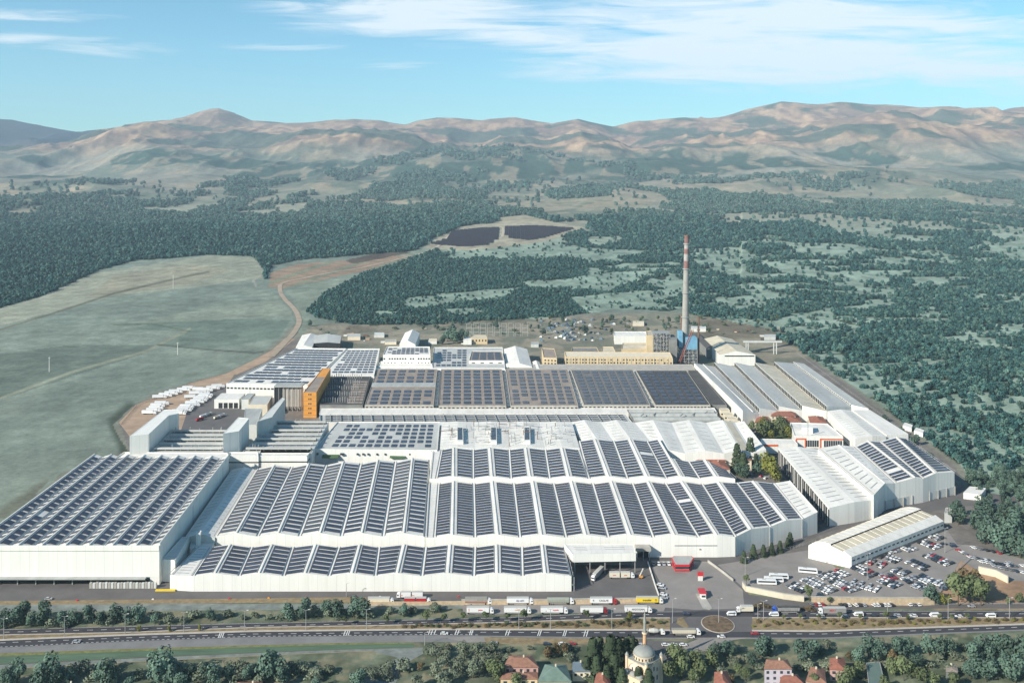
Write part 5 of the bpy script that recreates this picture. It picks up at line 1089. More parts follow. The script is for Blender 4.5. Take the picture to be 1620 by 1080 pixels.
# winding dirt road up the field edge
def draped(name, line, w, mat, lift=.25):
    pts = []
    for x, y in line:
        Yv = 700.0
        while Yv < 4500:
            z_ = float(zt((x - CX) * Yv / F, Yv))
            if HOR + F * (H - z_) / Yv <= y: break
            Yv += 3
        pts.append(Vector(((x - CX) * Yv / F, Yv, 0)))
    sm = []
    for i in range(len(pts) - 1):
        p0, p1, p2, p3 = pts[max(i - 1, 0)], pts[i], pts[i + 1], pts[min(i + 2, len(pts) - 1)]
        for k in range(12):
            t = k / 12; sm.append(.5 * ((2 * p1) + (p2 - p0) * t + (2 * p0 - 5 * p1 + 4 * p2 - p3) * t * t + (3 * p1 - p0 - 3 * p2 + p3) * t ** 3))
    m = MB(); pr = None
    for i in range(1, len(sm) - 1):
        d = (sm[i + 1] - sm[i - 1]).normalized(); n = Vector((-d.y, d.x, 0)); row = []
        for k in range(-2, 3):
            q = sm[i] + n * (w * k / 4); q.z = float(zt(q.x, q.y)) + lift; row.append(q)
        if pr:
            for k in range(4): m.quad(pr[k + 1], pr[k], row[k], row[k + 1])
        pr = row
    for i, f in enumerate(m.f):
        a, b, c_ = (m.v[k] for k in f[:3])
        if (b[0] - a[0]) * (c_[1] - a[1]) - (b[1] - a[1]) * (c_[0] - a[0]) < 0: m.f[i] = f[::-1]
    return tag(m.build(name, mat, smooth=True), kind='structure')
draped('dirt_road', [(428, 566), (448, 545), (468, 522), (473, 505), (464, 487), (448, 470), (443, 458), (450, 447), (500, 436), (560, 426), (610, 415), (655, 404)], 9.5, M('pale_dirt_road', (.34, .27, .20), .25, .06, .95, detail=8), .5)
draped('dirt_track', [(655, 404), (690, 392), (712, 372), (740, 362), (792, 359), (794, 378)], 9, M('pale_track', (.42, .37, .28), .2, .1, .95), .7)
# road side verge and meadow strips
vt = [(-300, 951), (0, 951), (300, 948), (560, 945), (740, 950), (1960, 950)]
ribbon('dry_verge', res([(-300, 950), (0, 950), (300, 947), (556, 944), (580, 944)], range(-300, 581, 40)), res([(-300, 958), (0, 956), (300, 954), (580, 952)], range(-300, 581, 40)), .03, OCHRE)
ribbon('meadow', res([(-300, 958), (0, 956), (300, 954), (740, 956)], range(-300, 741, 40)), res([(-300, 972), (0, 968), (300, 965), (740, 962)], range(-300, 741, 40)), .02, PATHG)
# the dual carriageway
UT = [(-300, 1004), (0, 995), (200, 990), (400, 985), (600, 981), (800, 976), (1000, 967), (1300, 965.5), (1960, 966)]
UB = [(-300, 1014), (0, 1004), (200, 1000), (400, 992), (600, 989), (800, 984), (1000, 977), (1300, 976.5), (1960, 977)]
LT = [(-300, 1022), (0, 1012), (200, 1004), (400, 998), (700, 995), (1000, 996), (1300, 998), (1620, 987), (1960, 976)]
LB = [(-300, 1036), (0, 1024), (200, 1014), (400, 1007), (700, 1004), (1000, 1008), (1300, 1008), (1620, 995), (1960, 984)]
ribbon('highway_far_carriageway', res(UT, XS), res(UB, XS), .10, ASPHD)
ribbon('highway_near_carriageway', res(LT, XS), res(LB, XS), .10, ASPHD)
SB = [(-300, 1047), (0, 1033), (200, 1026), (400, 1020), (560, 1016), (700, 1015), (760, 1016)]
xs = [x for x in XS if x <= 740]
ribbon('shoulder', [(x, ip(LB, x) - .3) for x in xs], res(SB, xs), .08, GRAVEL)
xs = [x for x in XS if x >= 740]
ribbon('shoulder', [(x, ip(LB, x) - .3) for x in xs], [(x, ip(LB, x) + 2.2) for x in xs], .08, GRAVEL)
ribbon('service_road', res([(1180, 953), (1300, 956), (1380, 955), (1960, 954)], range(1200, 1961, 40)), res([(1180, 960), (1300, 962), (1960, 961.5)], range(1200, 1961, 40)), .08, ASPH)
sheet('junction', [(1062, 975), (1190, 975), (1192, 999), (1058, 999)], .11, ASPH)
sheet('side_road', [(770, 1006), (700, 1008), (740, 1016), (800, 1014)], .12, ASPHL)
sheet('side_road', [(1080, 1020), (1110, 1008), (1190, 1008), (1160, 1012), (1120, 1030), (1085, 1030)], .12, ASPHL)
sheet('mosque_yard', [(1010, 1012), (1080, 1014), (1090, 1030), (1060, 1045), (960, 1045), (960, 1012)], .09, ASPH)
sheet('blue_path', [(556, 1085), (600, 1056), (630, 1040), (590, 1030), (620, 1026), (672, 1024), (680, 1028), (650, 1044), (632, 1062), (625, 1085)], .09, PATHG)
# median with kerbs and dry planting
MT = [(x, ip(UB, x) + 0.0) for x in XS]; MBo = [(x, ip(LT, x) - 0.0) for x in XS]
def median(x0, x1):
    xs = [x0] + [x for x in XS if x0 < x < x1] + [x1]
    ribbon('median', [(x, ip(UB, x)) for x in xs], [(x, ip(LT, x)) for x in xs], .22, OCHRE)
    for pl, s in ((UB, 1), (LT, -1)):
        m = MB()
        for xa, xb in zip(xs[:-1], xs[1:]):
            m.beam(P(xa, ip(pl, xa) + .1 * s) + Vector((0, 0, .12)), P(xb, ip(pl, xb) + .1 * s) + Vector((0, 0, .12)), .9 if s > 0 else 1.6, .26)
        tag(m.build('kerb', KERB), kind='structure')
median(-300, 1060); median(1190, 1960)
# lane marks
def dashes(pl, off, x0, x1, step, ln, name='lane_marking', w=.35, mat=PAINT):
    m = MB(); x = x0
    while x < x1:
        if not 1060 < x < 1185:
            a = P(x, ip(pl, x) + off) ; b = P(x + ln, ip(pl, x + ln) + off); d = (b - a).normalized(); n = Vector((-d.y, d.x, 0)) * w / 2; z_ = Vector((0, 0, .125))
            m.quad(a - n + z_, b - n + z_, b + n + z_, a + n + z_)
        x += step
    tag(m.build(name, mat), kind='structure')
dashes(UT, 4.7, -280, 1940, 22, 9); dashes(LT, 4.4, -280, 1940, 20, 9); dashes(LB, -1.0, -280, 760, 8, 4); dashes(UT, .7, -280, 1940, 20, 20, 'edge_line', .25)
dashes(LT, .9, -280, 1940, 20, 20, 'edge_line', .25)
m = MB()
for x in (347, 350, 353, 545, 549, 552, 679, 683, 688, 721, 725, 744, 747, 801, 805, 852, 855, 892, 895, 925, 929):
    a = P(x - 1.5, ip(LB, x) - .6); b = P(x + 1.5, ip(LT, x) + .8); m.quad(a + Vector((-.25, 0, .128)), a + Vector((.25, 0, .128)), b + Vector((.25, 0, .128)), b + Vector((-.25, 0, .128)))
tag(m.build('rumble_lines', PAINT), kind='structure')
# roundabout
c = P(1135.5, 987); m = MB(); rx, ry = 9.6, 10.5
ring = [(c.x + rx * math.cos(t), c.y + ry * math.sin(t)) for t in np.linspace(0, 2 * math.pi, 41)[:-1]]; m.prism(ring, 0, .32)
o = m.build('roundabout_kerb', KERB); tag(o, kind='structure')
m = MB(); ring = [(c.x + (rx - .55) * math.cos(t), c.y + (ry - .55) * math.sin(t)) for t in np.linspace(0, 2 * math.pi, 41)[:-1]]; m.prism(ring, .3, .45); tag(m.build('roundabout_planting', M('roundabout_soil', (.15, .105, .065), .6, .3, .95)), kind='structure')
sheet('traffic_island', [(1072, 978), (1080, 976), (1090, 992), (1084, 994), (1070, 986)], .26, OCHRE)
sheet('traffic_island', [(1100, 939), (1112, 938), (1127, 962), (1122, 965), (1112, 962)], .24, CONC)
# dry grass strip by the near lanes, ploughed strips below
sheet('dry_island', [(765, 1008), (1010, 1010), (1012, 1015), (900, 1019), (770, 1018)], .13, OCHRE)
for k, (y0, y1, mt) in enumerate([(0, 4.5, M('yellow_green_verge', (.17, .17, .06), .4, .3, .95)), (4.5, 17, M('green_field_strip', (.085, .135, .085), .3, .1, .95, streak=(.3, 2, 1))), (17, 18.2, M('dark_furrow', (.10, .08, .055), .3, .2, .95)), (18.2, 24, PATHG), (24, 25.5, M('tan_furrow', (.26, .21, .13), .3, .2, .95))]):
    xs = [x for x in XS if x <= 620] + [655]
    ribbon('field_strip', [(x, ip(SB, x) + y0 * (1 - max(x, 0) / 1300)) for x in xs], [(x, ip(SB, x) + y1 * (1 - max(x, 0) / 1300)) for x in xs], .05 + .004 * k, mt)

# ---------------------------------------------------------------- low walls, fences, lamps
def wall_line(name, label, cat, line, h, t, mat, cap=None):
    rt = empty(name, P(*line[0]), label, cat); m = MB()
    for a, b in zip(line[:-1], line[1:]): m.beam(P(*a) + Vector((0, 0, h / 2)), P(*b) + Vector((0, 0, h / 2)), t, h)
    m.build('wall' if h > .8 else 'kerb', mat, rt)
    if cap: 
        m = MB()
        for a, b in zip(line[:-1], line[1:]): m.beam(P(*a) + Vector((0, 0, h + .15)), P(*b) + Vector((0, 0, h + .15)), t + .25, .3)
        m.build('coping', cap, rt)
    return rt
wall_line('stone_wall', 'long tan stone retaining wall behind the parked lorries', 'wall', [(730, 956), (860, 955.5), (1040, 953), (1049, 952)], 3.0, .8, STONEW, CONC)
wall_line('stone_wall', 'low tan stone bank along the yard left of the parked lorries', 'wall', [(560, 956), (600, 957), (730, 956)], 2.2, .8, STONEW)
wall_line('retaining_wall', 'curved beige concrete wall at the corner of the bus park', 'wall', [(1175, 928), (1180, 935), (1200, 939), (1240, 947), (1272, 951)], 3.4, .7, M('beige_concrete', (.52, .47, .36), .1, .2, .9), CONC)
wall_line('retaining_wall', 'straight ochre retaining wall below the big car park', 'wall', [(1284, 955), (1330, 956), (1460, 957), (1478, 956)], 4.6, .8, STONEW, CONC)
wall_line('retaining_wall', 'beige wall beside the big shrubs at the right edge', 'wall', [(1548, 906), (1575, 912), (1595, 922)], 4.5, .8, M('beige_concrete', (.52, .47, .36), .1, .2, .9), CONC)
wall_line('barrier_wall', 'white concrete barrier between entrance yard and bus park', 'wall', [(1120, 889), (1130, 896), (1145, 907), (1160, 919)], 1.6, .6, CONC)
wall_line('barrier_wall', 'thin white barrier between lorry yard and entrance yard', 'wall', [(1025, 890), (1030, 906), (1036, 925), (1042, 942)], 1.2, .5, WHITE)
def fence(name, label, line, h, mat, gap=3.0):
    rt = empty(name, P(*line[0]), label, 'fence'); m = MB(); pm = MB()
    for a, b in zip(line[:-1], line[1:]):
        A, B = P(*a), P(*b); n = max(1, int((B - A).length / gap))
        for z_ in (.3, h * .5, h): m.beam(A + Vector((0, 0, z_)), B + Vector((0, 0, z_)), .09)
        for i in range(n + 1): q = lerp(A, B, i / n); pm.beam(q, q + Vector((0, 0, h)), .14)
        for i in range(n * 4): q = lerp(A, B, i / n / 4); m.beam(q + Vector((0, 0, .2)), q + Vector((0, 0, h)), .04)
    m.build('mesh_panel', mat, rt); pm.build('post_row', mat, rt)
fence('mesh_fence', 'grey mesh fence along the front of the big car park', [(1272, 946), (1330, 950), (1470, 951), (1482, 944), (1512, 905), (1540, 880)], 2.2, STEEL)
fence('mesh_fence', 'grey mesh fence between the tree row and the bus park', [(1190, 886), (1240, 872), (1290, 858)], 2.2, STEEL)
fence('mesh_fence', 'thin fence on the field side of the van yard', [(192, 672), (216, 643), (300, 607), (350, 594)], 2.0, RUST, 6)
fence('mesh_fence', 'guard rail on the far side of the service road', [(1478, 956), (1560, 955.5), (1700, 955)], 1.0, STEEL, 4)
fence('mesh_fence', 'thin perimeter fence at the forest edge on the right', [(1262, 560), (1330, 610), (1440, 690), (1520, 770)], 2.2, STEEL, 6)
def lamp(x, y, h, label, arm=1, group='street lamps along the highway'):
    p = P(x, y); rt = empty('street_lamp', p, label, 'street lamp', group); m = MB(); m.tube(p, p + Vector((0, 0, h)), .22, .12, 8); m.build('pole', STEEL, rt)
    m = MB(); m.beam(p + Vector((0, 0, h)), p + Vector((1.8 * arm, 0, h + .5)), .14)
    if abs(arm) == 1 and h > 10: m.beam(p + Vector((0, 0, h)), p + Vector((-1.8, 0, h + .5)), .14)
    m.build('arm', STEEL, rt); m = MB(); m.box(p.x + 1.7 * arm - .5, p.x + 1.7 * arm + .5, p.y - .2, p.y + .2, h + .4, h + .6); m.build('lamp_head', WHITE, rt)
LX = [6, 102, 198, 291, 387, 484, 580, 821, 871, 968, 1137, 1207, 1600, 1500, 1403]
for i, x in enumerate([6, 102, 198, 291, 387, 484, 580, 821, 871, 968]): lamp(x, ip(LT, x) - 1, 11.5, 'tall grey street lamp in the median, %s from the left' % ORD[i])
for x, y, h_, l in ((1064, 985, 14, 'tall street lamp on the left of the roundabout'), (1137, 985, 14, 'tall street lamp in the middle of the roundabout'), (1199, 979, 9, 'bent street lamp right of the roundabout'), (1208, 980, 11, 'street lamp at the left tip of the right median'), (1404, 979, 10, 'street lamp on the right median below the retaining wall'), (1500, 979, 12, 'street lamp on the right median in front of the tall shrubs'), (1597, 978, 12, 'street lamp in the median nearest the right edge'), (1372, 917, 17, 'tall floodlight mast among the parked cars'), (1495, 874, 17, 'tall floodlight mast at the far corner of the car park'), (1179, 911, 12, 'lamp mast at the left of the bus park'), (548, 943, 8, 'short lamp post on the yard in front of the low hall'), (672, 1020, 7, 'dark stubby lamp post by the bend in the near lane')):
    lamp(x, y, h_, l)
for i, (x, y, h_) in enumerate([(78, 588, 15), (274, 456, 22), (281, 562, 14)]):
    Yv = 900.
    while HOR + F * (H - float(zt((x - CX) * Yv / F, Yv))) / Yv > y: Yv += 4
    p = Vector(((x - CX) * Yv / F, Yv, float(zt((x - CX) * Yv / F, Yv)))); rt = empty('power_pole', p, ('white pole standing in the dark part of the field, leftmost', 'white pole on the crest of the pale upper field', 'white pole on the low rise in the middle of the field')[i], 'pole'); m = MB(); m.tube(p, p + Vector((0, 0, h_ * 1.3)), .55, .35, 8); m.build('pole', WHITE, rt); m = MB(); m.beam(p + Vector((-1.5, 0, h_ * 1.2)), p + Vector((1.5, 0, h_ * 1.2)), .35); m.build('cross_arm', WHITE, rt)
# gate canopy + booth on the island
p = P(1112, 945); rt = empty('gate_booth', p, 'white booth with a red roof on the long traffic island', 'booth'); m = MB(); m.box(p.x - 1.5, p.x + 1.5, p.y - 2, p.y + 2, .2, 2.8); m.build('wall', WALLW, rt); m = MB(); m.box(p.x - 2.2, p.x + 2.2, p.y - 1, p.y + 6, 2.8, 3.4); m.build('roof', REDP, rt); m = MB(); m.box(p.x - 1.2, p.x + 1.2, p.y - 2.06, p.y - 1.9, 1.2, 2.4); m.build('window', GLASS, rt)
p = P(1108, 918); rt = empty('entrance_totem', p, 'red and white totem sign standing alone in the entrance yard', 'sign'); m = MB(); m.box(p.x - 1.5, p.x + 1.5, p.y - .4, p.y + .4, 0, 3.2); m.build('white_base', WHITE, rt); m = MB(); m.box(p.x - 1.9, p.x + 1.9, p.y - .5, p.y + .5, 3.2, 5.6); m.build('red_top', REDP, rt)

# ---------------------------------------------------------------- vehicles (nose towards +x)
def paint(name, c): return M(name, c, .04, 1, .35, spec=.5)
CARC = {'white': paint('white_car_paint', (.68, .68, .67)), 'silver': paint('silver_car_paint', (.36, .37, .39)), 'grey': paint('grey_car_paint', (.14, .145, .155)), 'black': paint('black_car_paint', (.018, .018, .022)), 'red': paint('red_car_paint', (.36, .02, .025)), 'blue': paint('blue_car_paint', (.035, .075, .20)), 'dark blue': paint('navy_car_paint', (.02, .035, .07))}
def sect(mb, prof, w0, mi=0):
    """prof: list of (x, z, half width factor); side profile extruded with its own widths"""
    n = len(prof); L_ = [Vector((x, -w0 * k, z)) for x, z, k in prof]; R_ = [Vector((x, w0 * k, z)) for x, z, k in prof]
    mb.add(L_ + R_, [tuple(range(n)), tuple(range(n, 2 * n))[::-1]] + [((i + 1) % n, i, n + i, n + (i + 1) % n) for i in range(n)], mi)
def car_body(mb, kind, mi=0):
    if kind == 'van':
        sect(mb, [(-2.7, .4, .96), (2.55, .4, .9), (2.75, .8, .9), (2.6, 1.15, .92), (1.6, 2.15, .86), (-2.6, 2.35, .86), (-2.75, 1.2, 1)], 1.0, mi)
    else:
        sect(mb, [(-2.15, .35, .95), (2.1, .35, .92), (2.22, .62, .9), (2.05, .82, .93), (.95, .95, 1), (-1.6, .98, 1), (-2.1, .95, .94), (-2.22, .7, .95)], .9, mi)
        sect(mb, [(-1.55, 1.38, .74), (.1, 1.42, .74), (.32, 1.36, .74), (-1.6, 1.33, .76)][::-1], .9, mi)
def car_glass(mb, kind, mi=0):
    if kind == 'van':
        sect(mb, [(1.62, 1.25, .97), (2.35, 1.28, .93), (1.63, 2.0, .9)], 1.0, mi)
        for s in (-1, 1): mb.box(-2.3, 1.5, s * .92 - .03, s * .92 + .03, 1.35, 1.95, mi)
    else: sect(mb, [(-1.95, .97, .93), (1.05, .95, .95), (.25, 1.37, .73), (-1.55, 1.36, .73)], .9, mi)
def wheels(mb, xs, w, r=.34, mi=0):
    for x in xs:
        for s in (-1, 1): mb.tube((x, s * w - .12, r), (x, s * w + .12, r), r, n=10, mi=mi)
_far = {}
def parked(colr, kind='car'):
    k = (colr, kind)
    if k not in _far:
        m = MB(); car_body(m, kind, 0); car_glass(m, kind, 1); wheels(m, (-1.35, 1.35) if kind == 'car' else (-1.7, 1.7), .82, .34, 2)
        me = bpy.data.meshes.new('parked_car'); me.from_pydata(m.v, [], m.f); [me.materials.append(q) for q in (CARC[colr], GLASS, TYRE)]; me.polygons.foreach_set('material_index', m.m); _far[k] = me
    return _far[k]
def put_parked(x, y, ang, colr, label, group, name='parked_car'):
    o = bpy.data.objects.new(name, parked(colr)); col.objects.link(o); o.location = (x, y, .08); o.scale = (1.08, 1.12, 1.08); o.rotation_euler = (0, 0, ang); tag(o, label, 'car', group); return o
def full_car(colr, kind='car'):
    m = MB(); rt = bpy.data.objects.new('van' if kind == 'van' else 'car', None); ORG[rt] = Vector()
    parts = []
    m = MB(); car_body(m, kind); parts.append(('body', m, CARC[colr])); m = MB(); car_glass(m, kind); parts.append(('windows', m, GLASS))
    for x in ((-1.35, 1.35) if kind == 'car' else (-1.7, 1.7)):
        for s in (-1, 1): m = MB(); m.tube((x, s * .82 - .12, .34), (x, s * .82 + .12, .34), .34, n=10); parts.append(('wheel', m, TYRE))
    return parts
_pc = {}
def vehicle(name, label, cat, parts, p, ang, group=None, key=None, z=.12):
    rt = empty(name, (p.x, p.y, z), label, cat, group, ang)
    if key and key in _pc:
        for nm, me in _pc[key]: o = bpy.data.objects.new(nm, me); col.objects.link(o); o.parent = rt
        return rt
    lst = []
    for nm, m, mt in parts:
        ORG[rt] = Vector(); o = m.build(nm, mt, rt); lst.append((nm, o.data))
    if key: _pc[key] = lst
    return rt
def road_car(x, y, colr, ang, label, kind='car', group=None): vehicle('van' if kind == 'van' else 'car', label, 'van' if kind == 'van' else 'car', full_car(colr, kind), P(x, y), ang, group, (colr, kind))
REDLET = M('red_lettering', (.5, .03, .03)); BLKLET = M('black_lettering', (.03, .03, .035)); BLULET = M('dark_blue_lettering', (.05, .06, .16)); ORLET = M('orange_lettering', (.6, .22, .08))
def text_mesh(s, size):
    cu = bpy.data.curves.new('lettering', 'FONT'); cu.body = s; cu.size = size; cu.align_x = 'CENTER'; cu.align_y = 'CENTER'; cu.extrude = .02; cu.offset = .02 * size
    o = bpy.data.objects.new('lettering', cu); col.objects.link(o); dg = bpy.context.evaluated_depsgraph_get(); me = bpy.data.meshes.new_from_object(o.evaluated_get(dg)); bpy.data.objects.remove(o); return me
def lettering(rt, s, x, z, y, size, mat):
    me = text_mesh(s, size); me.materials.clear(); me.materials.append(mat); o = bpy.data.objects.new('lettering', me); col.objects.link(o); o.parent = rt; o.location = (x, y, z); o.rotation_euler = (math.pi / 2, 0, 0 if rt.rotation_euler.z == 0 else math.pi)
TARP = M('grey_tarpaulin', (.26, .25, .22), .15, .5, .8); TIPG = M('grey_green_tarp', (.33, .35, .29), .12, .5, .8); SILV = M('silver_tank', (.5, .5, .5), .1, .5, .3, .6)
def cab(mb_list, x0, paintm, h=3.4):
    m = MB(); sect(m, [(x0, .7, 1), (x0 + 2.2, .6, .97), (x0 + 2.35, 1.6, .97), (x0 + 2.1, h - .5, .94), (x0 + 1.2, h, .9), (x0 + .1, h, .92)], 1.22); mb_list.append(('cab', m, paintm))
    m = MB(); m.add([(x0 + 2.36, -1.08, 1.75), (x0 + 2.36, 1.08, 1.75), (x0 + 2.18, 1.05, h - .75), (x0 + 2.18, -1.05, h - .75)], [(0, 1, 2, 3)]); 
    for s in (-1, 1): m.box(x0 + 1.0, x0 + 1.9, s * 1.2 - .03, s * 1.2 + .03, 1.8, h - .9)
    mb_list.append(('windscreen', m, GLASS))
def wheelset(L_, xs, r=.5):
    for x in xs:
        for s in (-1, 1): m = MB(); m.tube((x, s * 1.0 - .18, r), (x, s * 1.0 + .18, r), r, n=12); L_.append(('wheel', m, TYRE))
def semi(body='box', cabm=None, boxm=None, roofm=None):
    L_ = []; W_ = 1.27
    m = MB(); m.box(-8.2, 5.6, -.5, .5, .8, 1.15); m.box(3.2, 7.4, -.9, .9, .7, 1.05); L_.append(('chassis', m, CARC['black']))
    if body == 'box':
        m = MB(); m.box(-8.2, 5.2, -W_, W_, 1.2, 3.95); L_.append(('trailer_box', m, boxm)); m = MB(); m.box(-8.25, 5.25, -W_ - .02, W_ + .02, 3.95, 4.05); L_.append(('trailer_roof', m, roofm or ROOFL))
    elif body == 'tank':
        m = MB(); m.tube((-8, 0, 2.6), (5.1, 0, 2.6), 1.25, n=20); L_.append(('tank', m, boxm)); m = MB(); m.box(-6, 3.5, -.4, .4, 3.8, 3.95)
        for x in (-5, -1.5, 2): m.tube((x, 0, 3.8), (x, 0, 4.15), .4, n=10)
        L_.append(('walkway', m, STEEL))
    elif body == 'tip':
        m = MB(); sect(m, [(-8, 1.3, .86), (5, 1.3, .86), (5.2, 3.4, 1), (-8.3, 3.4, 1)], W_)
        for i in range(12): m.box(-7.6 + i * 1.07, -7.45 + i * 1.07, -W_ - .05, W_ + .05, 1.5, 3.4)
        L_.append(('tipper_body', m, boxm)); m = MB(); m.box(-8.3, 5.2, -W_, W_, 3.4, 3.52); L_.append(('load_cover', m, roofm or TARP))
    elif body == 'double':
        for a, b in ((-8.2, -1.6), (-.8, 5.2)): m = MB(); m.box(a, b, -W_, W_, 1.0, 3.95); L_.append(('cargo_box', m, boxm)); m = MB(); m.box(a, b, -W_ - .02, W_ + .02, 3.95, 4.05); L_.append(('box_roof', m, roofm or ROOFL))
    m = MB(); m.box(-6.5, 3, -1.24, -1.18, .55, .95); m.box(-6.5, 3, 1.18, 1.24, .55, .95); L_.append(('side_guard', m, STEEL))
    cab(L_, 5.7, cabm or CARC['white']); wheelset(L_, (-7, -5.7, -4.4, 4.4, 7.1)); return L_
def truck(x, y, ang, label, L_, name='articulated_lorry', cat='lorry', text=None, z=.12, tz=2.7, tx=-1.5, sz=1.3, group=None):
    p = P(x, y); rt = vehicle(name, label, cat, L_, p, ang, group, None, z)
    if text:
        for (s, x_, z_, size, mt) in text: lettering(rt, s, x_ * (1 if ang == 0 else -1), z_, -1.31 if ang == 0 else 1.31, size, mt)
    return rt
CW = CARC['white']; CREAMP = paint('cream_lorry_paint', (.60, .55, .44)); DKRED = paint('dark_red_cab_paint', (.20, .015, .02)); BLUEC = paint('blue_cab_paint', (.03, .09, .42))
truck(648, 945.5, math.pi, 'white double box lorry facing left under the low hall wall', semi('double', CW, CW), text=[('yatas', -5, 2.2, .9, ORLET), ('yatas', 2.2, 2.2, .9, ORLET)])
truck(603, 955, 0, 'cream box lorry parked leftmost on the verge, white cab', semi('box', CW, CREAMP))
truck(661, 955, 0, 'bright red double box lorry with a white cab', semi('double', CW, CARC['red']))
truck(757, 955, 0, 'grey tarpaulin lorry with red underframe, white cab', semi('box', CW, TARP, TARP)+[('side_board', MB().box(-8.2, 5.2, -1.29, -1.27, 1.2, 1.75), M('rusty_red_board', (.33, .08, .04)))])
truck(823, 955, 0, 'white lorry lettered ALP SELVI in the back row', semi('box', CW, CW), text=[('alp-selvi', 0, 2.6, 1.5, BLULET)])
truck(887, 955, 0, 'grey green covered tipper lorry in the back row', semi('tip', CW, TIPG, TIPG))
truck(955, 955, 0, 'white lorry with black letters and a bright red cab', semi('box', CARC['red'], CW), text=[('CAGLAR', 0, 2.6, 1.5, BLKLET), ('R', -6.3, 2.6, 1.5, BLKLET)])
truck(1028, 954, 0, 'yellow sided lorry with black lettering at the end of the row', semi('box', CW, YELP), text=[('transfer', -1.8, 2.5, 1.7, BLKLET), ('O', 3.6, 2.5, 1.7, BLKLET)])
truck(760, 970, 0, 'white lorry with a red panel and red script, front row leftmost', semi('box', CW, CW), text=[('yatas', 0, 2.6, 1.4, REDLET), ('I', -6.8, 2.6, 2.4, REDLET)])
truck(819, 970, 0, 'plain white lorry with faint orange letters, second in the front row', semi('box', CW, CW), text=[('CARGO', 0, 2.5, 1.0, ORLET)])
truck(877, 970, 0, 'white lorry with small red slogan, third in the front row', semi('box', CW, CW), text=[('lojistik', .8, 2.6, 1.3, REDLET), ('.', -5, 2.8, 3, BLKLET)])
truck(940, 970, 0, 'blank white lorry with a dark red cab in the front row', semi('box', DKRED, CW))
truck(1010, 969, 0, 'white lorry lettered AKDOGAN in the front row', semi('box', CW, CW), text=[('AKDOGAN', -.4, 2.6, 1.5, BLKLET), (')', -6.8, 2.6, 2, BLULET)])
truck(984, 914, 0, 'white double box lorry with red letters in the lorry yard', semi('double', CW, CREAMP), text=[('yatas', -5, 2.4, 1.0, REDLET), ('yatas', 2.2, 2.4, 1.0, REDLET)])
truck(945, 912, math.radians(-118), 'grey and white lorry seen end on beside the low hall', semi('box', CW, SILV))
truck(1178, 968, math.pi, 'white rigid lorry on the far lanes right of the roundabout', [t for t in semi('box', CW, CW)][:0] + (lambda L_: (L_.append(('chassis', MB().box(-5, 4.6, -.5, .5, .8, 1.1), CARC['black'])), L_.append(('cargo_box', MB().box(-5, 2.4, -1.25, 1.25, 1.1, 3.9), CREAMP)), L_.append(('box_roof', MB().box(-5, 2.4, -1.27, 1.27, 3.9, 4.0), ROOFL)), cab(L_, 2.6, CW, 3.1), wheelset(L_, (-3.3, 3.8)))and L_)([]), name='rigid_lorry', z=.12)
truck(1243, 968.5, math.pi, 'grey tipper lorry with a bright blue cab on the far lanes', semi('tip', BLUEC, STEEL, TARR))
truck(1316, 971, math.pi, 'silver box lorry with red lettering on the far lanes', semi('box', CW, SILV), text=[('MERT', 0, 2.6, 1.5, REDLET)])
truck(1086, 1004, 0, 'white ribbed tipper lorry on the near lanes by the roundabout', semi('tip', CW, CREAMP, TARP))
L_ = []; m = MB(); m.box(-4.6, 4.8, -.5, .5, .9, 1.2); L_.append(('chassis', m, CARC['black'])); m = MB(); v0 = [(-4.4, 2.3, .7), (-3.4, 2.4, 1.15), (-1.2, 2.35, 1.4), (.8, 2.2, 1.15), (1.7, 2.1, .7)]
for (xa, za, ra), (xb, zb, rb) in zip(v0[:-1], v0[1:]): m.tube((xa, 0, za), (xb, 0, zb), ra, rb, 18)
L_.append(('drum', m, ROOFL)); m = MB(); m.add([(-4.4, -.6, 3.3), (-4.4, .6, 3.3), (-5.2, .3, 1.4), (-5.2, -.3, 1.4)], [(0, 1, 2, 3)]); m.box(-4.9, -4.5, -.5, .5, 2.9, 3.5); L_.append(('chute', m, STEEL)); cab(L_, 2.6, CW, 3.0); wheelset(L_, (-3.6, -2.3, 2.2, 3.8))
truck(1038, 1003.5, 0, 'white cement mixer lorry right of the minaret', L_, name='cement_mixer', cat='mixer lorry')
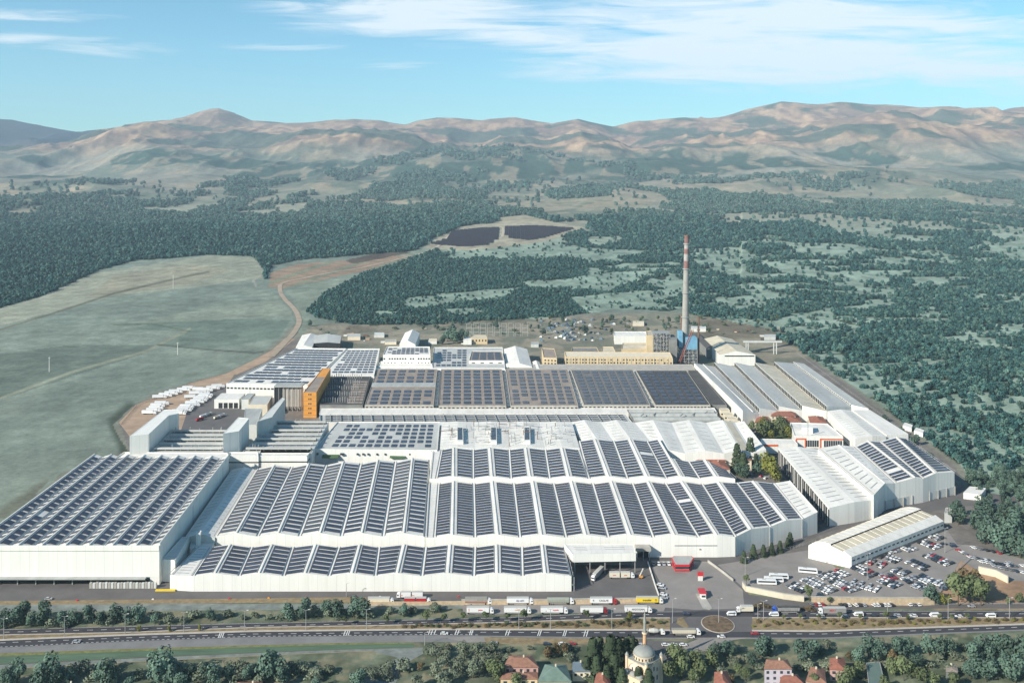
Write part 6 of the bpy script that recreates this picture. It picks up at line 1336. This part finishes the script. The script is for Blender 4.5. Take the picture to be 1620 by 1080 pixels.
# vans and cars on the road
for x, y, k, c_, a, l in ((1157, 973, 'van', 'white', math.pi, 'white minibus on the far lanes just above the roundabout'), (1224, 974, 'van', 'white', math.pi, 'white minibus below the blue cab lorry'), (1358, 974, 'van', 'white', math.pi, 'white van following the silver lorry'), (1478, 975, 'van', 'white', math.pi, 'white van on the far lanes in front of the tall shrubs'), (1567, 976, 'van', 'white', math.pi, 'white van nearest the right edge on the far lanes'),
                          (1086, 972, 'car', 'dark blue', 0, 'dark blue car crossing left of the roundabout'), (1267, 974, 'car', 'black', math.pi, 'black car between the blue cab lorry and the silver lorry'), (1298, 974, 'car', 'silver', math.pi, 'silver car at the nose of the silver lorry'), (1336, 976, 'car', 'silver', math.pi, 'silver car under the tail of the silver lorry'), (1383, 975, 'car', 'black', math.pi, 'black car between the white van and the round bush'),
                          (1420, 975, 'car', 'silver', math.pi, 'silver car left of the pair before the third white van'), (1445, 975, 'car', 'white', math.pi, 'white car just left of the van by the tall shrubs'), (1517, 976, 'car', 'white', math.pi, 'white car between the two rightmost vans'), (1537, 960, 'car', 'silver', math.pi, 'silver car alone on the service road'), (1093, 1008.5, 'car', 'white', 0, 'white car beside the ribbed tipper lorry'),
                          (1141, 1008, 'car', 'white', math.pi, 'white taxi below the roundabout'), (1194, 1003, 'car', 'red', math.pi, 'dark red car right of the roundabout on the near lanes'), (703, 1003, 'car', 'white', 0, 'white car alone in the near lanes left of centre'), (121, 1016, 'car', 'silver', 0, 'silver car alone on the near lanes at the far left'), (781, 1018, 'car', 'silver', .1, 'silver car on the side road below the near lanes'),
                          (77, 948, 'car', 'silver', 0, 'silver pickup alone on the yard in front of the tall left hall')): road_car(x, y, c_, a, l, k)
for i, (x, c_) in enumerate(((1053, 'white'), (1066, 'white'), (1081, 'white'), (1015, 'silver'), (890, 'white'), (865, 'dark blue'), (905, 'red'))): road_car(x, 1021 if x > 1000 else 1019.5, c_, .05, '%s car parked by the near lanes, %s' % (c_, ('left of the three behind the mosque', 'middle of the three behind the mosque', 'right of the three behind the mosque', 'half hidden beside the minaret', 'between the two dark ones above the village', 'leftmost above the village', 'rightmost above the village')[i]))
def bus(x, y, ang, label):
    L_ = []; m = MB(); sect(m, [(-6, .5, .97), (6, .5, .97), (6.1, 1.4, .97), (5.8, 3.2, .93), (-5.9, 3.3, .93), (-6.05, 1.2, 1)], 1.25); L_.append(('body', m, CW)); m = MB()
    for s in (-1, 1): m.box(-5.6, 5.3, s * 1.215 - .03, s * 1.215 + .03, 1.7, 2.7)
    m.add([(6.1, -1.1, 1.5), (6.1, 1.1, 1.5), (5.86, 1.05, 3.0), (5.86, -1.05, 3.0)], [(0, 1, 2, 3)]); L_.append(('windows', m, GLASS)); m = MB(); m.box(-3, -1, -.8, .8, 3.3, 3.5); L_.append(('roof_unit', m, ROOFL)); wheelset(L_, (-3.6, 4), .48)
    vehicle('coach', label, 'coach', L_, P(x, y), ang, z=.08)
bus(1278, 906, math.radians(-12), 'white coach parked alone in the middle of the bus park')
bus(1213, 924, math.radians(-4), 'nearest of three white coaches parked side by side'); bus(1224, 920, math.radians(-4), 'middle of three white coaches parked side by side'); bus(1232, 915, math.radians(-4), 'farthest of three white coaches parked side by side')
road_car(1312, 889, 'white', math.pi, 'white van beside the blue container at the front of the arched hall', 'van')
p = P(1320, 889); rt = vehicle('box_trailer', 'grey box trailer with a blue top by the arched hall', 'trailer', [('box', MB().box(-2.5, 2.5, -1.2, 1.2, .7, 3.0), GREYW), ('blue_load', MB().box(-2.2, 2.2, 1.3, 3.2, .1, 4.2), BLUEC), ('wheel', MB().tube((0, -1.1, .4), (0, 1.1, .4), .4), TYRE)], p, 0)
# --- the big car park: double rows running away from the hall
pr_ = random.Random(21)
SEG = [((1249, 925), (1275, 936)), ((1273, 916), (1318, 938)), ((1298, 909), (1354, 936)), ((1317, 903), (1338, 913)), ((1346, 921), (1390, 934)), ((1353, 897), (1384, 912)), ((1392, 917), (1422, 929)), ((1372, 888), (1400, 896)), ((1399, 909), (1412, 918)), ((1389, 878), (1422, 889)), ((1415, 901), (1436, 909)), ((1433, 914), (1448, 923)), ((1409, 871), (1418, 875)), ((1427, 864), (1445, 872)), ((1438, 888), (1470, 902)), ((1451, 911), (1476, 923)), ((1457, 857), (1486, 868)), ((1466, 878), (1504, 894)), ((1470, 846), (1490, 854)), ((1483, 930), (1497, 922)), ((1452, 933), (1465, 926)), ((1497, 860), (1504, 866))]
COLS = ['white'] * 10 + ['silver'] * 5 + ['grey'] * 4 + ['black'] * 5 + ['dark blue'] * 2 + ['red'] * 2
cnt = 0
for si, (a, b) in enumerate(SEG):
    A, B = P(*a), P(*b); d = (B - A); L0 = d.length; d.normalize(); n = Vector((-d.y, d.x, 0)); k = max(2, int(L0 / 2.3)); ang = math.atan2(n.y, n.x)
    for row in (-1, 1):
        for i in range(k):
            if pr_.random() < .06: continue
            q = A + d * (L0 * (i + .5) / k) + n * (row * 2.7) + d * pr_.uniform(-.15, .15) + n * pr_.uniform(-.3, .3); c_ = pr_.choice(COLS)
            if cnt < 300: put_parked(q.x, q.y, ang + (math.pi if row > 0 else 0) + pr_.uniform(-.03, .03), c_, '%s car, %s row, %s block from the left of the big car park' % (c_, 'near' if row < 0 else 'far', ORD[si]), '%s cars in the %s row of the %s block' % (c_, 'near' if row < 0 else 'far', ORD[si])); cnt += 1
for (a, b, k, l) in (((1284, 952), (1300, 952), 4, 'left'), ((1330, 953), (1342, 953), 3, 'second'), ((1353, 953), (1366, 953), 3, 'third'), ((1382, 953), (1410, 954), 6, 'fourth'), ((1438, 952), (1452, 952), 3, 'last')):
    for i in range(k):
        x = lerp(a[0], b[0], i / (k - 1)); q = P(x, a[1] + 4.5); c_ = pr_.choice(COLS); put_parked(q.x, q.y, math.pi / 2 + .25, c_, '%s car, %s of the %s cluster under the ochre retaining wall' % (c_, ORD[i], l), 'cars under the retaining wall')
for j, (x0, x1, y0, y1, k) in enumerate(((1516, 1534, 868, 878, 4), (1534, 1570, 879, 886, 7), (1552, 1605, 886, 893, 9), (1572, 1616, 893, 903, 6), (1540, 1580, 864, 872, 5), (1596, 1618, 888, 893, 2))):
    for i in range(k):
        t = i / (k - 1); q = P(lerp(x0, x1, t), lerp(y0, y1, t) + 3); c_ = pr_.choice(COLS); put_parked(q.x, q.y, math.pi / 2 + .3, c_, '%s car, %s from the left in the %s row of the right hand lot' % (c_, ORD[i], ORD[j]), 'cars in the small lot at the right edge')
for i in range(4): q = P(1034 + i * 8, 893); put_parked(q.x, q.y, -math.pi / 2, ['grey', 'white', 'silver', 'white'][i], '%s car, %s of four left of the red kiosk' % (['grey', 'white', 'silver', 'white'][i], ORD[i]), 'cars beside the red kiosk')
for i, (x, y) in enumerate([(1045, 926), (1048, 931), (1050, 941), (1051, 946)]): q = P(x, y); put_parked(q.x, q.y, -.35, ['white', 'silver', 'white', 'silver'][i], '%s car, %s from the top along the thin white barrier' % (['white', 'silver', 'white', 'silver'][i], ORD[i]), 'cars along the barrier')
for i, (x, y) in enumerate([(1184, 747), (1190, 750), (1204, 752), (1211, 755), (1196, 745)]): q = P(x, y + 2); put_parked(q.x, q.y, .9, ['white', 'silver', 'red', 'white', 'silver'][i], '%s car, %s from the left in the courtyard by the yellow tree' % (['white', 'silver', 'red', 'white', 'silver'][i], ORD[i]), 'cars in the courtyard')
for i, (x, y) in enumerate([(1305, 866), (1311, 867), (1318, 872)]): q = P(x, y); put_parked(q.x, q.y, .2, 'white', 'white car, %s beside the glassy canopies of the arched hall' % ORD[i], 'cars at the arched hall canopies')
# white panel lorries in the van yard
def small_lorry(x, y, ang, label, group, c_=None, name='panel_lorry'):
    L_ = [('cargo_box', MB().box(-6.2, 2.4, -1.25, 1.25, 1.0, 3.7), c_ or CW), ('chassis', MB().box(-6, 4.6, -.6, .6, .6, 1.0), CARC['black'])]; cab(L_, 2.6, CW, 3.0); m = MB()
    for q in (-4.5, -3, 3.6): m.tube((q, -1.15, .5), (q, 1.15, .5), .48, n=10)
    L_.append(('axles', m, TYRE)); vehicle(name, label, 'lorry', L_, P(x, y), ang, group, ('sl', id(c_)), z=.1).scale = (1.45, 1.2, 1.15)
rowsV = [('first', (284, 656), (328, 627), 12), ('second', (240, 655), (256, 640), 5), ('third', (252, 630), (300, 616), 6), ('fourth', (322, 622), (347, 613), 4), ('fifth', (306, 630), (318, 618), 3)]
for nm, a, b, k in rowsV:
    for i in range(k): small_lorry(lerp(a[0], b[0], i / (k - 1)) + pr_.uniform(-2.5, 2.5), lerp(a[1], b[1], i / (k - 1)), .06 + pr_.uniform(-.12, .12), 'white panel lorry, %s from the front in the %s line of the gravel yard' % (ORD[i], nm), 'white lorries parked in the gravel yard')
for i, (x, y, c_, l) in enumerate(((322, 660, CW, 'white tank lorry'), (330, 657, SILV, 'silver tank lorry'), (344, 662, CREAMP, 'cream tank lorry'), (351, 659, SILV, 'grey tank lorry'), (316, 665, CARC['red'], 'red cab lorry'))):
    L_ = [('tank', MB().tube((-5, 0, 2.1), (2, 0, 2.1), 1.2, n=14), c_), ('chassis', MB().box(-5, 4.4, -.6, .6, .6, 1.0), CARC['black'])]; cab(L_, 2.4, c_ if i == 4 else CW, 3.0); m = MB(); [m.tube((q, -1.1, .5), (q, 1.1, .5), .48, n=10) for q in (-4, -2.7, 3.4)]; L_.append(('axles', m, TYRE))
    vehicle('tank_lorry', l + ' standing in the dark asphalt tanker yard, ' + ORD[i] + ' listed from the pair on the left', 'lorry', L_, P(x, y), math.radians(65), None, z=.1)['label'] = l + ' in the dark asphalt tanker yard' + (' nearest the gravel', ' right of the white tank lorry', ' left of the right hand pair', ' rightmost of them', ' at its front left corner')[i]
for i, (x, y) in enumerate([(122, 950), (242, 948), (363, 947), (425, 946), (484, 945), (601, 944), (725, 944)]):
    p = P(x, y); m = MB(); m.box(p.x - .7, p.x + .7, p.y - .3, p.y + .3, 0, .5); m.box(p.x - .4, p.x + .4, p.y - .2, p.y + .2, .5, .8); o = m.build('road_barrier', [REDP, WHITE][i % 2] if i != 3 else ORANGE, origin=p); tag(o, ('orange' if i == 3 else ('red' if i % 2 == 0 else 'white')) + ' plastic road barrier on the front yard, %s from the left' % ORD[i], 'barrier', 'plastic barriers along the front yard')
p = P(1014, 914); rt = vehicle('boom_lift', 'orange and white boom lift beside the lorry in the yard', 'lift', [('base', MB().box(-1.2, 1.2, -.9, .9, .3, 1.4), ORANGE), ('boom', MB().beam((-.8, 0, 1.4), (1.6, .5, 6), .5), WHITE), ('wheels', MB().tube((-.8, -1, .4), (-.8, 1, .4), .4).tube((.8, -1, .4), (.8, 1, .4), .4), TYRE)], p, 0)

# ---------------------------------------------------------------- mosque
def mosque():
    p = P(1023, 1094); s = 1.0; rt = empty('mosque', (p.x, p.y + 9, 0), 'small beige mosque with a grey dome and corner turrets at the bottom edge', 'mosque'); cx_, cy_ = p.x, p.y + 9; LEAD = M('lead_roof', (.25, .255, .235), .12, .4, .6); SAND = M('sandstone_render', (.60, .47, .33), .1, .3, .85); INFILL = M('arch_infill', (.55, .47, .40), .1, .3, .9)  # arch panels get a slightly greyer infill tone
    zt_, hw = 12.6, 6.3; A = math.radians(44)
    def rot(x, y, z): return Vector((cx_ + x * math.cos(A) - y * math.sin(A), cy_ + x * math.sin(A) + y * math.cos(A), z))
    m = MB(); q = [rot(-hw, -hw, 0), rot(hw, -hw, 0), rot(hw, hw, 0), rot(-hw, hw, 0)]; m.prism(q, 0, zt_); m.build('prayer_hall', SAND, rt)
    m = MB(); m.prism([rot(x * 1.03, y * 1.03, 0) for x, y in ((-hw, -hw), (hw, -hw), (hw, hw), (-hw, hw))], zt_, zt_ + .5); m.build('cornice', LEAD, rt)
    for k in range(4):
        B = k * math.pi / 2
        def fr(x, z, o): X, Y_ = x * math.cos(B) + (hw + o) * math.sin(B), x * math.sin(B) - (hw + o) * math.cos(B); return rot(X, Y_, z)
        m = MB(); n = 14; arc = [(5.0 * math.cos(math.pi - math.pi * i / n), 8.2 + 4.2 * math.sin(math.pi * i / n)) for i in range(n + 1)]
        for (x0, z0), (x1, z1) in zip(arc[:-1], arc[1:]): m.beam(fr(x0, z0, .18), fr(x1, z1, .18), .45)
        m.beam(fr(-5, 0, .18), fr(-5, 8.2, .18), .45); m.beam(fr(5, 0, .18), fr(5, 8.2, .18), .45); m.build('arch_moulding', SAND, rt)
        m = MB(); m.poly([fr(x, z, .05) for x, z in arc][::-1] + [fr(-5, 0, .05), fr(5, 0, .05)]); m.build('arch_panel', INFILL, rt)
        for (x, z, w, h_) in ((-2.6, 8.4, .8, 1.8), (0, 9.4, .9, 2.2), (2.6, 8.4, .8, 1.8), (-2.6, 4.2, .9, 2.4), (0, 4.2, .9, 2.4), (2.6, 4.2, .9, 2.4)):
            m = MB(); m.quad(fr(x - w / 2, z - h_ / 2, .1), fr(x + w / 2, z - h_ / 2, .1), fr(x + w / 2, z + h_ / 2, .1), fr(x - w / 2, z + h_ / 2, .1)); m.build('window', GLASS, rt)
    for k, (x, y) in enumerate(((-hw, -hw), (hw, -hw), (hw, hw), (-hw, hw))):
        c = rot(x, y, 0); m = MB(); m.tube(c, c + Vector((0, 0, zt_ + 1.6)), .85, n=8); tw = m.build('turret', SAND, rt); m = MB(); m.lathe(c + Vector((0, 0, zt_ + 1.6)), [(1.05, 0), (.95, .4), (.5, 1.1), (.05, 1.8)], 8); m.build('turret_cap', LEAD, tw)
    m = MB(); m.lathe((cx_, cy_, zt_ + .5), [(5.5, 0), (5.5, 2.0), (5.75, 2.0), (5.75, 2.3)], 24); m.build('drum', SAND, rt)
    for i in range(20):
        t = 2 * math.pi * i / 20; c = Vector((cx_ + 5.55 * math.cos(t), cy_ + 5.55 * math.sin(t), zt_ + 1.5)); m = MB(); m.box(c.x - .25, c.x + .25, c.y - .25, c.y + .25, c.z - .6, c.z + .6); m.build('drum_window', GLASS, rt)
    m = MB(); m.lathe((cx_, cy_, zt_ + 2.8), [(5.6 * math.cos(a), 3.3 * math.sin(a)) for a in np.linspace(0, 1.5, 10)], 32); dm = m.build('dome', LEAD, rt, smooth=True); m = MB(); m.tube((cx_, cy_, zt_ + 6.0), (cx_, cy_, zt_ + 7.4), .12, .03, 6); m.build('finial', YELP, dm)
    ax = rot(-hw - 2.8, 0, 0); m = MB(); m.prism([rot(-hw - 5.2, -hw, 0), rot(-hw, -hw, 0), rot(-hw, hw, 0), rot(-hw - 5.2, hw, 0)], 0, 7.5); m.build('porch', SAND, rt)
    for y in (-4, 0, 4): m = MB(); c = rot(-hw - 2.6, y, 7.5); m.lathe(c, [(2.1 * math.cos(a), 1.5 * math.sin(a)) for a in np.linspace(0, 1.5, 6)], 16); m.build('porch_dome', LEAD, rt, smooth=True)
    mp = PY(1020, cy_ + 11).x; my = cy_ + 11; mn = empty('minaret', (mp, my, 0), 'slim sandstone minaret with one balcony and a pointed cap behind the mosque', 'minaret')
    top = H - (963 - HOR) * my / F; bal = H - (1001 - HOR) * my / F
    m = MB(); m.box(mp - 1.5, mp + 1.5, my - 1.5, my + 1.5, 0, 5); m.build('base', SAND, mn); m = MB(); m.tube((mp, my, 5), (mp, my, bal), 1.1, .95, 14); m.build('shaft', M('orange_stone_shaft', (.55, .33, .19), .15, .5, .85), mn)
    m = MB(); m.lathe((mp, my, bal - .8), [(.95, 0), (1.5, .8), (1.5, 1.7), (1.3, 1.7), (1.3, .9)], 14); m.build('balcony', SAND, mn); m = MB(); m.tube((mp, my, bal), (mp, my, lerp(bal, top, .45)), .8, .72, 12); m.build('upper_shaft', LEAD, mn); m = MB(); m.tube((mp, my, lerp(bal, top, .45)), (mp, my, top), .9, .06, 12); m.build('cap', LEAD, mn)
mosque()
# village houses at the bottom edge
ROSE = M('rose_render', (.44, .28, .25), .15, .3, .85); LILAC = M('lilac_render', (.46, .42, .46), .12, .3, .85); TEALR = M('green_metal_roof', (.14, .20, .165), .2, .3, .7)
hip('village_house', 'orange tiled house with rose coloured walls above the left end of the village', 'house', [(796, 1055), (853, 1055), (842, 1036), (806, 1036)], 7, 2, roof=TILEO, wall=ROSE, nwin=5)
hip('village_house', 'rusty orange lean-to roof in front of the rose house', 'house', [(790, 1074), (852, 1074), (850, 1062), (798, 1062)], 5, 1.2, roof=TILEO, wall=BEIGE, nwin=4)
hip('village_house', 'house with a hipped green metal roof left of the conifers', 'house', [(850, 1078), (905, 1078), (896, 1050), (862, 1050)], 7, 3.2, roof=TEALR, wall=BEIGE, nwin=4, ridge=.1)
hip('village_house', 'small red roofed house left of the mosque', 'house', [(938, 1088), (970, 1090), (962, 1064), (944, 1062)], 5, 2, roof=TILE, wall=CREAM, nwin=2)
hip('village_house', 'red roofed house with a cream gable right of the mosque', 'house', [(1128, 1092), (1163, 1092), (1150, 1060), (1130, 1062)], 6, 2.6, roof=TILE, wall=CREAM, nwin=3)
hip('village_house', 'orange tiled house with lilac front wall in the middle of the village', 'house', [(1208, 1058), (1254, 1058), (1246, 1042), (1212, 1042)], 9, 2, roof=TILEO, wall=LILAC, nwin=4)
hip('village_house', 'reddish tiled extension in front of the lilac house', 'house', [(1232, 1084), (1276, 1084), (1262, 1066), (1236, 1066)], 5, 2, roof=TILE, wall=LILAC, nwin=3)
hip('village_house', 'salmon tiled house among bushes right of the lilac house', 'house', [(1274, 1078), (1308, 1080), (1304, 1056), (1282, 1054)], 6, 2.2, roof=TILEO, wall=CREAM, nwin=3)
hip('village_house', 'dark red tiled house right of the salmon one', 'house', [(1312, 1058), (1340, 1060), (1336, 1040), (1312, 1040)], 6, 2, roof=TILE, wall=ROSE, nwin=2)
hip('village_house', 'low house with a grey blue roof beside the small red roofed one', 'house', [(905, 1062), (935, 1062), (930, 1046), (906, 1046)], 5, 1.5, roof=M('slate_blue_roof', (.12, .16, .19)), wall=CREAM, nwin=3)
hip('village_house', 'maroon roofed shed at the bottom left below the trees', 'shed', [(370, 1092), (420, 1092), (415, 1078), (376, 1078)], 4, 1.4, roof=TILE, wall=CREAM, nwin=2)
hip('village_house', 'tiny red roof behind bushes at the foot of the meadow', 'shed', [(96, 1090), (122, 1090), (120, 1080), (98, 1080)], 4, 1.2, roof=TILE, wall=CREAM, nwin=1)
hip('garden_shed', 'small brown shed in the garden at the lower right', 'shed', [(1496, 1062), (1516, 1062), (1514, 1050), (1498, 1050)], 4, .8, roof=BROWNR, wall=CONCD, nwin=1)
flat('green_court', 'green netted court with a low frame right of the salmon house', 'court', [(1374, 1082), (1400, 1080), (1392, 1046), (1370, 1048)], 3, base=2.7, roof=M('green_net', (.11, .16, .14)), wall=STEEL, par=.2)

# ---------------------------------------------------------------- individual trees
def trow(kind, lst, base, where, hs=None, wide=1.0):
    sc_ = .80 if lst[0][1] > 1015 else (.9 if lst[0][1] > 970 else 1.0)
    nm = {'teal': 'bushy teal green tree', 'grey': 'grey green tree', 'green': 'green tree', 'yellow': 'yellow green tree', 'brown': 'brown autumn tree', 'round': 'small round street tree', 'shrub': 'grey green shrub', 'rust': 'dry brown shrub', 'conifer': 'dark pointed conifer'}[kind]
    for i, t in enumerate(lst):
        x, y, h = t; h *= sc_; p = P(x, y); tree(kind, p.x, p.y, h, '%s %s, %s from the left' % (nm, where, ORD[i]) if len(lst) > 1 else '%s %s' % (nm, where), '%ss %s' % (nm, where) if len(lst) > 1 else None, wide)
u_ = lambda x: ip(UT, x) - 1.5
trow('teal', [(x, u_(x) - dy, h) for x, dy, h in ((-20, 0, 11), (8, 1, 12), (22, 3, 13), (36, 6, 15), (50, 1, 10), (70, 4, 16), (100, 1, 11), (118, 2, 11), (142, 4, 13), (160, 1, 10), (184, 4, 13.5), (203, 2, 11), (220, 4, 12), (245, 0, 8), (333, 3, 9), (455, 2, 12), (482, 3, 14), (518, 6, 12.5), (534, 3, 13), (560, 4, 14), (574, 3, 14), (638, 3, 9), (693, 8, 6))], 0, 'in the strip above the far lanes')
trow('shrub', [(-10 + i * 23 + _tr.uniform(-6, 6), u_(i * 23) - _tr.uniform(0, 11), _tr.uniform(4, 7)) for i in range(31)], 0, 'in the strip above the far lanes')
trow('round', [(547, 989, 6), (611, 988, 6.5), (673, 987, 9), (702, 986, 7), (732, 985, 7), (769, 984, 7), (803, 983, 6), (828, 984, 8.5), (928, 981, 7), (1181, 925, 7.5)], 0, 'in the median')
trow('yellow', [(996, 980, 6), (316, 997, 4), (268, 999, 4), (220, 999, 4)], 0, 'small and thin in the median')
trow('round', [(x, 982, h) for x, h in ((1240, 4.5), (1266, 5), (1295, 5), (1328, 6), (1361, 5), (1402, 7), (1436, 4.5), (1486, 5), (1506, 4.5), (1530, 5))], 0, 'on the right hand median')
trow('rust', [(x, lerp(ip(UB, x), ip(LT, x), _tr.uniform(.3, .75)), _tr.uniform(1.4, 2.6)) for x in list(range(640, 1055, 13))], 0, 'in the median planting', wide=1.6)
trow('green', [(x + _tr.uniform(-5, 5), lerp(ip(UB, x), ip(LT, x), _tr.uniform(.25, .75)), _tr.uniform(1.6, 2.6)) for x in list(range(660, 1058, 11))], 0, 'low in the median planting', wide=1.9)
trow('yellow', [(x + _tr.uniform(-5, 5), lerp(ip(UB, x), ip(LT, x), _tr.uniform(.25, .75)), _tr.uniform(1.3, 2.2)) for x in list(range(1196, 1630, 14))], 0, 'low in the right median planting', wide=2.0)
trow('rust', [(x, lerp(ip(UB, x), ip(LT, x), _tr.uniform(.3, .7)), _tr.uniform(1.4, 2.4)) for x in list(range(1200, 1640, 15))], 0, 'in the right median planting', wide=1.6)
trow('rust', [(x, 961 + _tr.uniform(-2, 3) + (x - 1190) * .03, _tr.uniform(1.6, 2.6)) for x in range(1188, 1290, 9)], 0, 'on the bank beside the curved wall', wide=1.6)
trow('round', [(1106, 879, 6.5)], 0, 'against the longest hall wall by the red kiosk')
trow('conifer', [(x, y, h) for x, y, h in ((1177, 890, 8), (1192, 882, 9), (1208, 880, 8), (1221, 877, 8), (1234, 873, 8), (1246, 866, 7), (1250, 862, 9))], 0, 'in the row between lane and bus park', wide=1.3)
trow('rust', [(1222 + i * 10, 857 - i * 3.3, 3) for i in range(8)], 0, 'along the foot of the longest hall', wide=1.8)
trow('round', [(1280, 950, 9)], 0, 'at the left end of the ochre wall'); trow('round', [(1312, 957, 5.5)], 0, 'between parked cars under the ochre wall')
trow('teal', [(1472, 955, 12), (1479, 954, 10)], 0, 'at the corner of the big car park')
trow('green', [(1516, 958, 19), (1538, 955, 17), (1552, 958, 18)], 0, 'in the big clump right of the car park'); trow('brown', [(1530, 940, 17), (1545, 938, 15)], 0, 'topping the big clump right of the car park')
trow('yellow', [(1490, 956, 7), (1499, 956, 6)], 0, 'small beside the big clump'); trow('green', [(1612, 955, 8), (1596, 955, 5)], 0, 'below the bare red bank')
trow('conifer', [(1166, 745, 24), (1187, 738, 26), (1176, 752, 20), (1196, 742, 14)], 0, 'in the courtyard among the red roofs')
trow('teal', [(1171, 752, 13), (1180, 757, 12), (1199, 752, 13), (1206, 747, 10)], 0, 'in the courtyard among the red roofs')
trow('yellow', [(1218, 757, 22), (1226, 765, 18)], 0, 'tall, at the end of the courtyard')
trow('green', [(1190, 682, 12), (1203, 693, 16), (1213, 690, 19), (1226, 687, 18), (1240, 692, 18), (1236, 678, 14)], 0, 'in the clump left of the orange trimmed office'); trow('yellow', [(1220, 696, 11), (1248, 694, 14), (1207, 680, 13)], 0, 'in the clump left of the orange trimmed office')
trow('green', [(918, 582, 11), (925, 582, 12), (932, 582, 9)], 0, 'in front of the long beige workshop'); trow('teal', [(700, 545, 14), (708, 540, 20), (718, 543, 22), (728, 542, 22), (738, 535, 14), (715, 530, 18), (860, 530, 12), (925, 528, 16)], 0, 'behind the solar halls near the substation')
trow('teal', [(_tr.uniform(480, 1230), _tr.uniform(506, 522), _tr.uniform(7, 14)) for i in range(40)], 0, 'at the rear edge of the plant')
trow('shrub', [(_tr.uniform(490, 1230), _tr.uniform(508, 530), _tr.uniform(3, 6)) for i in range(38)], 0, 'in the rear lot', wide=1.3)
trow('green', [(_tr.uniform(840, 1230), _tr.uniform(505, 528), _tr.uniform(5, 10)) for i in range(26)], 0, 'behind the chimney and the scrap yard')
# right side slope and forest foot
trow('teal', [(x, y, h) for x, y, h in ((1516, 830, 16), (1510, 818, 14), (1536, 770, 14), (1500, 778, 10), (1470, 735, 12), (1448, 705, 12), (1425, 690, 10), (1400, 668, 9), (1548, 840, 18), (1562, 860, 20), (1580, 872, 20), (1600, 876, 19), (1614, 882, 19), (1575, 850, 18), (1600, 858, 20), (1555, 820, 18), (1592, 836, 20), (1612, 846, 20))], 0, 'on the slope at the right edge')
# bottom edge
trow('teal', [(x, y, h) for x, y, h in ((10, 1085, 13), (28, 1078, 15), (66, 1090, 17), (76, 1080, 20), (88, 1086, 15), (110, 1080, 11), (160, 1080, 14), (170, 1084, 18), (205, 1092, 10), (246, 1074, 18), (258, 1076, 22), (270, 1084, 12), (285, 1092, 12), (300, 1072, 9), (328, 1074, 12), (338, 1084, 14), (362, 1075, 12), (392, 1078, 12), (422, 1074, 20), (436, 1072, 18), (448, 1082, 13), (500, 1090, 9), (566, 1092, 14))], 0, 'along the bottom edge, left half')
trow('grey', [(x, y, h) for x, y, h in ((690, 1044, 13), (704, 1054, 10), (735, 1042, 12), (758, 1041, 12), (778, 1036, 10), (690, 1070, 12), (725, 1064, 11), (700, 1088, 12), (748, 1072, 12), (660, 1088, 10), (768, 1060, 12), (716, 1078, 9))], 0, 'around the blue grey track')
trow('green', [(780, 1072, 13), (788, 1080, 14), (815, 1092, 11), (880, 1090, 9)], 0, 'beside the rose walled house'); trow('brown', [(868, 1042, 10), (880, 1038, 9), (895, 1036, 8), (664, 1060, 6)], 0, 'behind the green roofed house')
trow('conifer', [(x, y, h) for x, y, h in ((938, 1062, 22), (949, 1050, 18), (944, 1075, 16), (966, 1062, 24), (977, 1060, 22), (986, 1056, 20), (972, 1078, 18), (998, 1052, 20), (960, 1085, 14), (1005, 1048, 16), (928, 1072, 14), (1010, 1092, 15), (984, 1090, 14), (1026, 1098, 16))], 0, 'in the dark grove left of the mosque', wide=1.25)
trow('green', [(x, y, h) for x, y, h in ((1072, 1064, 18), (1080, 1072, 17), (1062, 1080, 14), (1100, 1062, 14), (1110, 1072, 14), (1095, 1084, 11), (1125, 1056, 12), (1168, 1070, 10), (1180, 1078, 10), (1290, 1092, 12), (1345, 1080, 12), (1360, 1070, 10))], 0, 'in the gardens right of the mosque')
trow('teal', [(x, y, h) for x, y, h in ((1130, 1042, 12), (1145, 1038, 11), (1158, 1036, 10), (1205, 1040, 15), (1218, 1034, 12), (1270, 1046, 16), (1284, 1042, 14), (1300, 1036, 8), (1190, 1054, 10), (1358, 1052, 14), (1376, 1040, 16), (1392, 1042, 14), (1422, 1040, 16), (1436, 1038, 14), (1470, 1036, 15), (1488, 1038, 15), (1502, 1036, 13), (1450, 1060, 12), (1540, 1052, 18), (1556, 1046, 18), (1575, 1040, 17), (1594, 1042, 18), (1612, 1046, 18), (1535, 1074, 15), (1560, 1078, 17), (1585, 1072, 17), (1606, 1080, 18), (1625, 1076, 18))], 0, 'below the highway, right half')
trow('green', [(x, y, h) for x, y, h in ((1412, 1066, 13), (1430, 1076, 15), (1446, 1072, 12), (1460, 1086, 13), (1476, 1090, 11), (1510, 1090, 12), (1400, 1092, 11), (1336, 1096, 14))], 0, 'around the netted court'); trow('brown', [(1412, 1048, 9), (1320, 1070, 8), (1345, 1046, 8), (1158, 1088, 8)], 0, 'in the village gardens')
trow('shrub', [(_tr.uniform(0, 640), 1058 + _tr.uniform(0, 22), _tr.uniform(4, 8)) for i in range(40)], 0, 'in the scrub along the bottom edge', wide=1.2)
trow('shrub', [(_tr.uniform(1120, 1620), 1020 + _tr.uniform(0, 50), _tr.uniform(4, 7)) for i in range(40)], 0, 'in the gardens below the highway', wide=1.2)
trow('shrub', [(_tr.uniform(660, 1000), 1026 + _tr.uniform(0, 20), _tr.uniform(3, 6)) for i in range(22)], 0, 'between near lanes and village', wide=1.2)
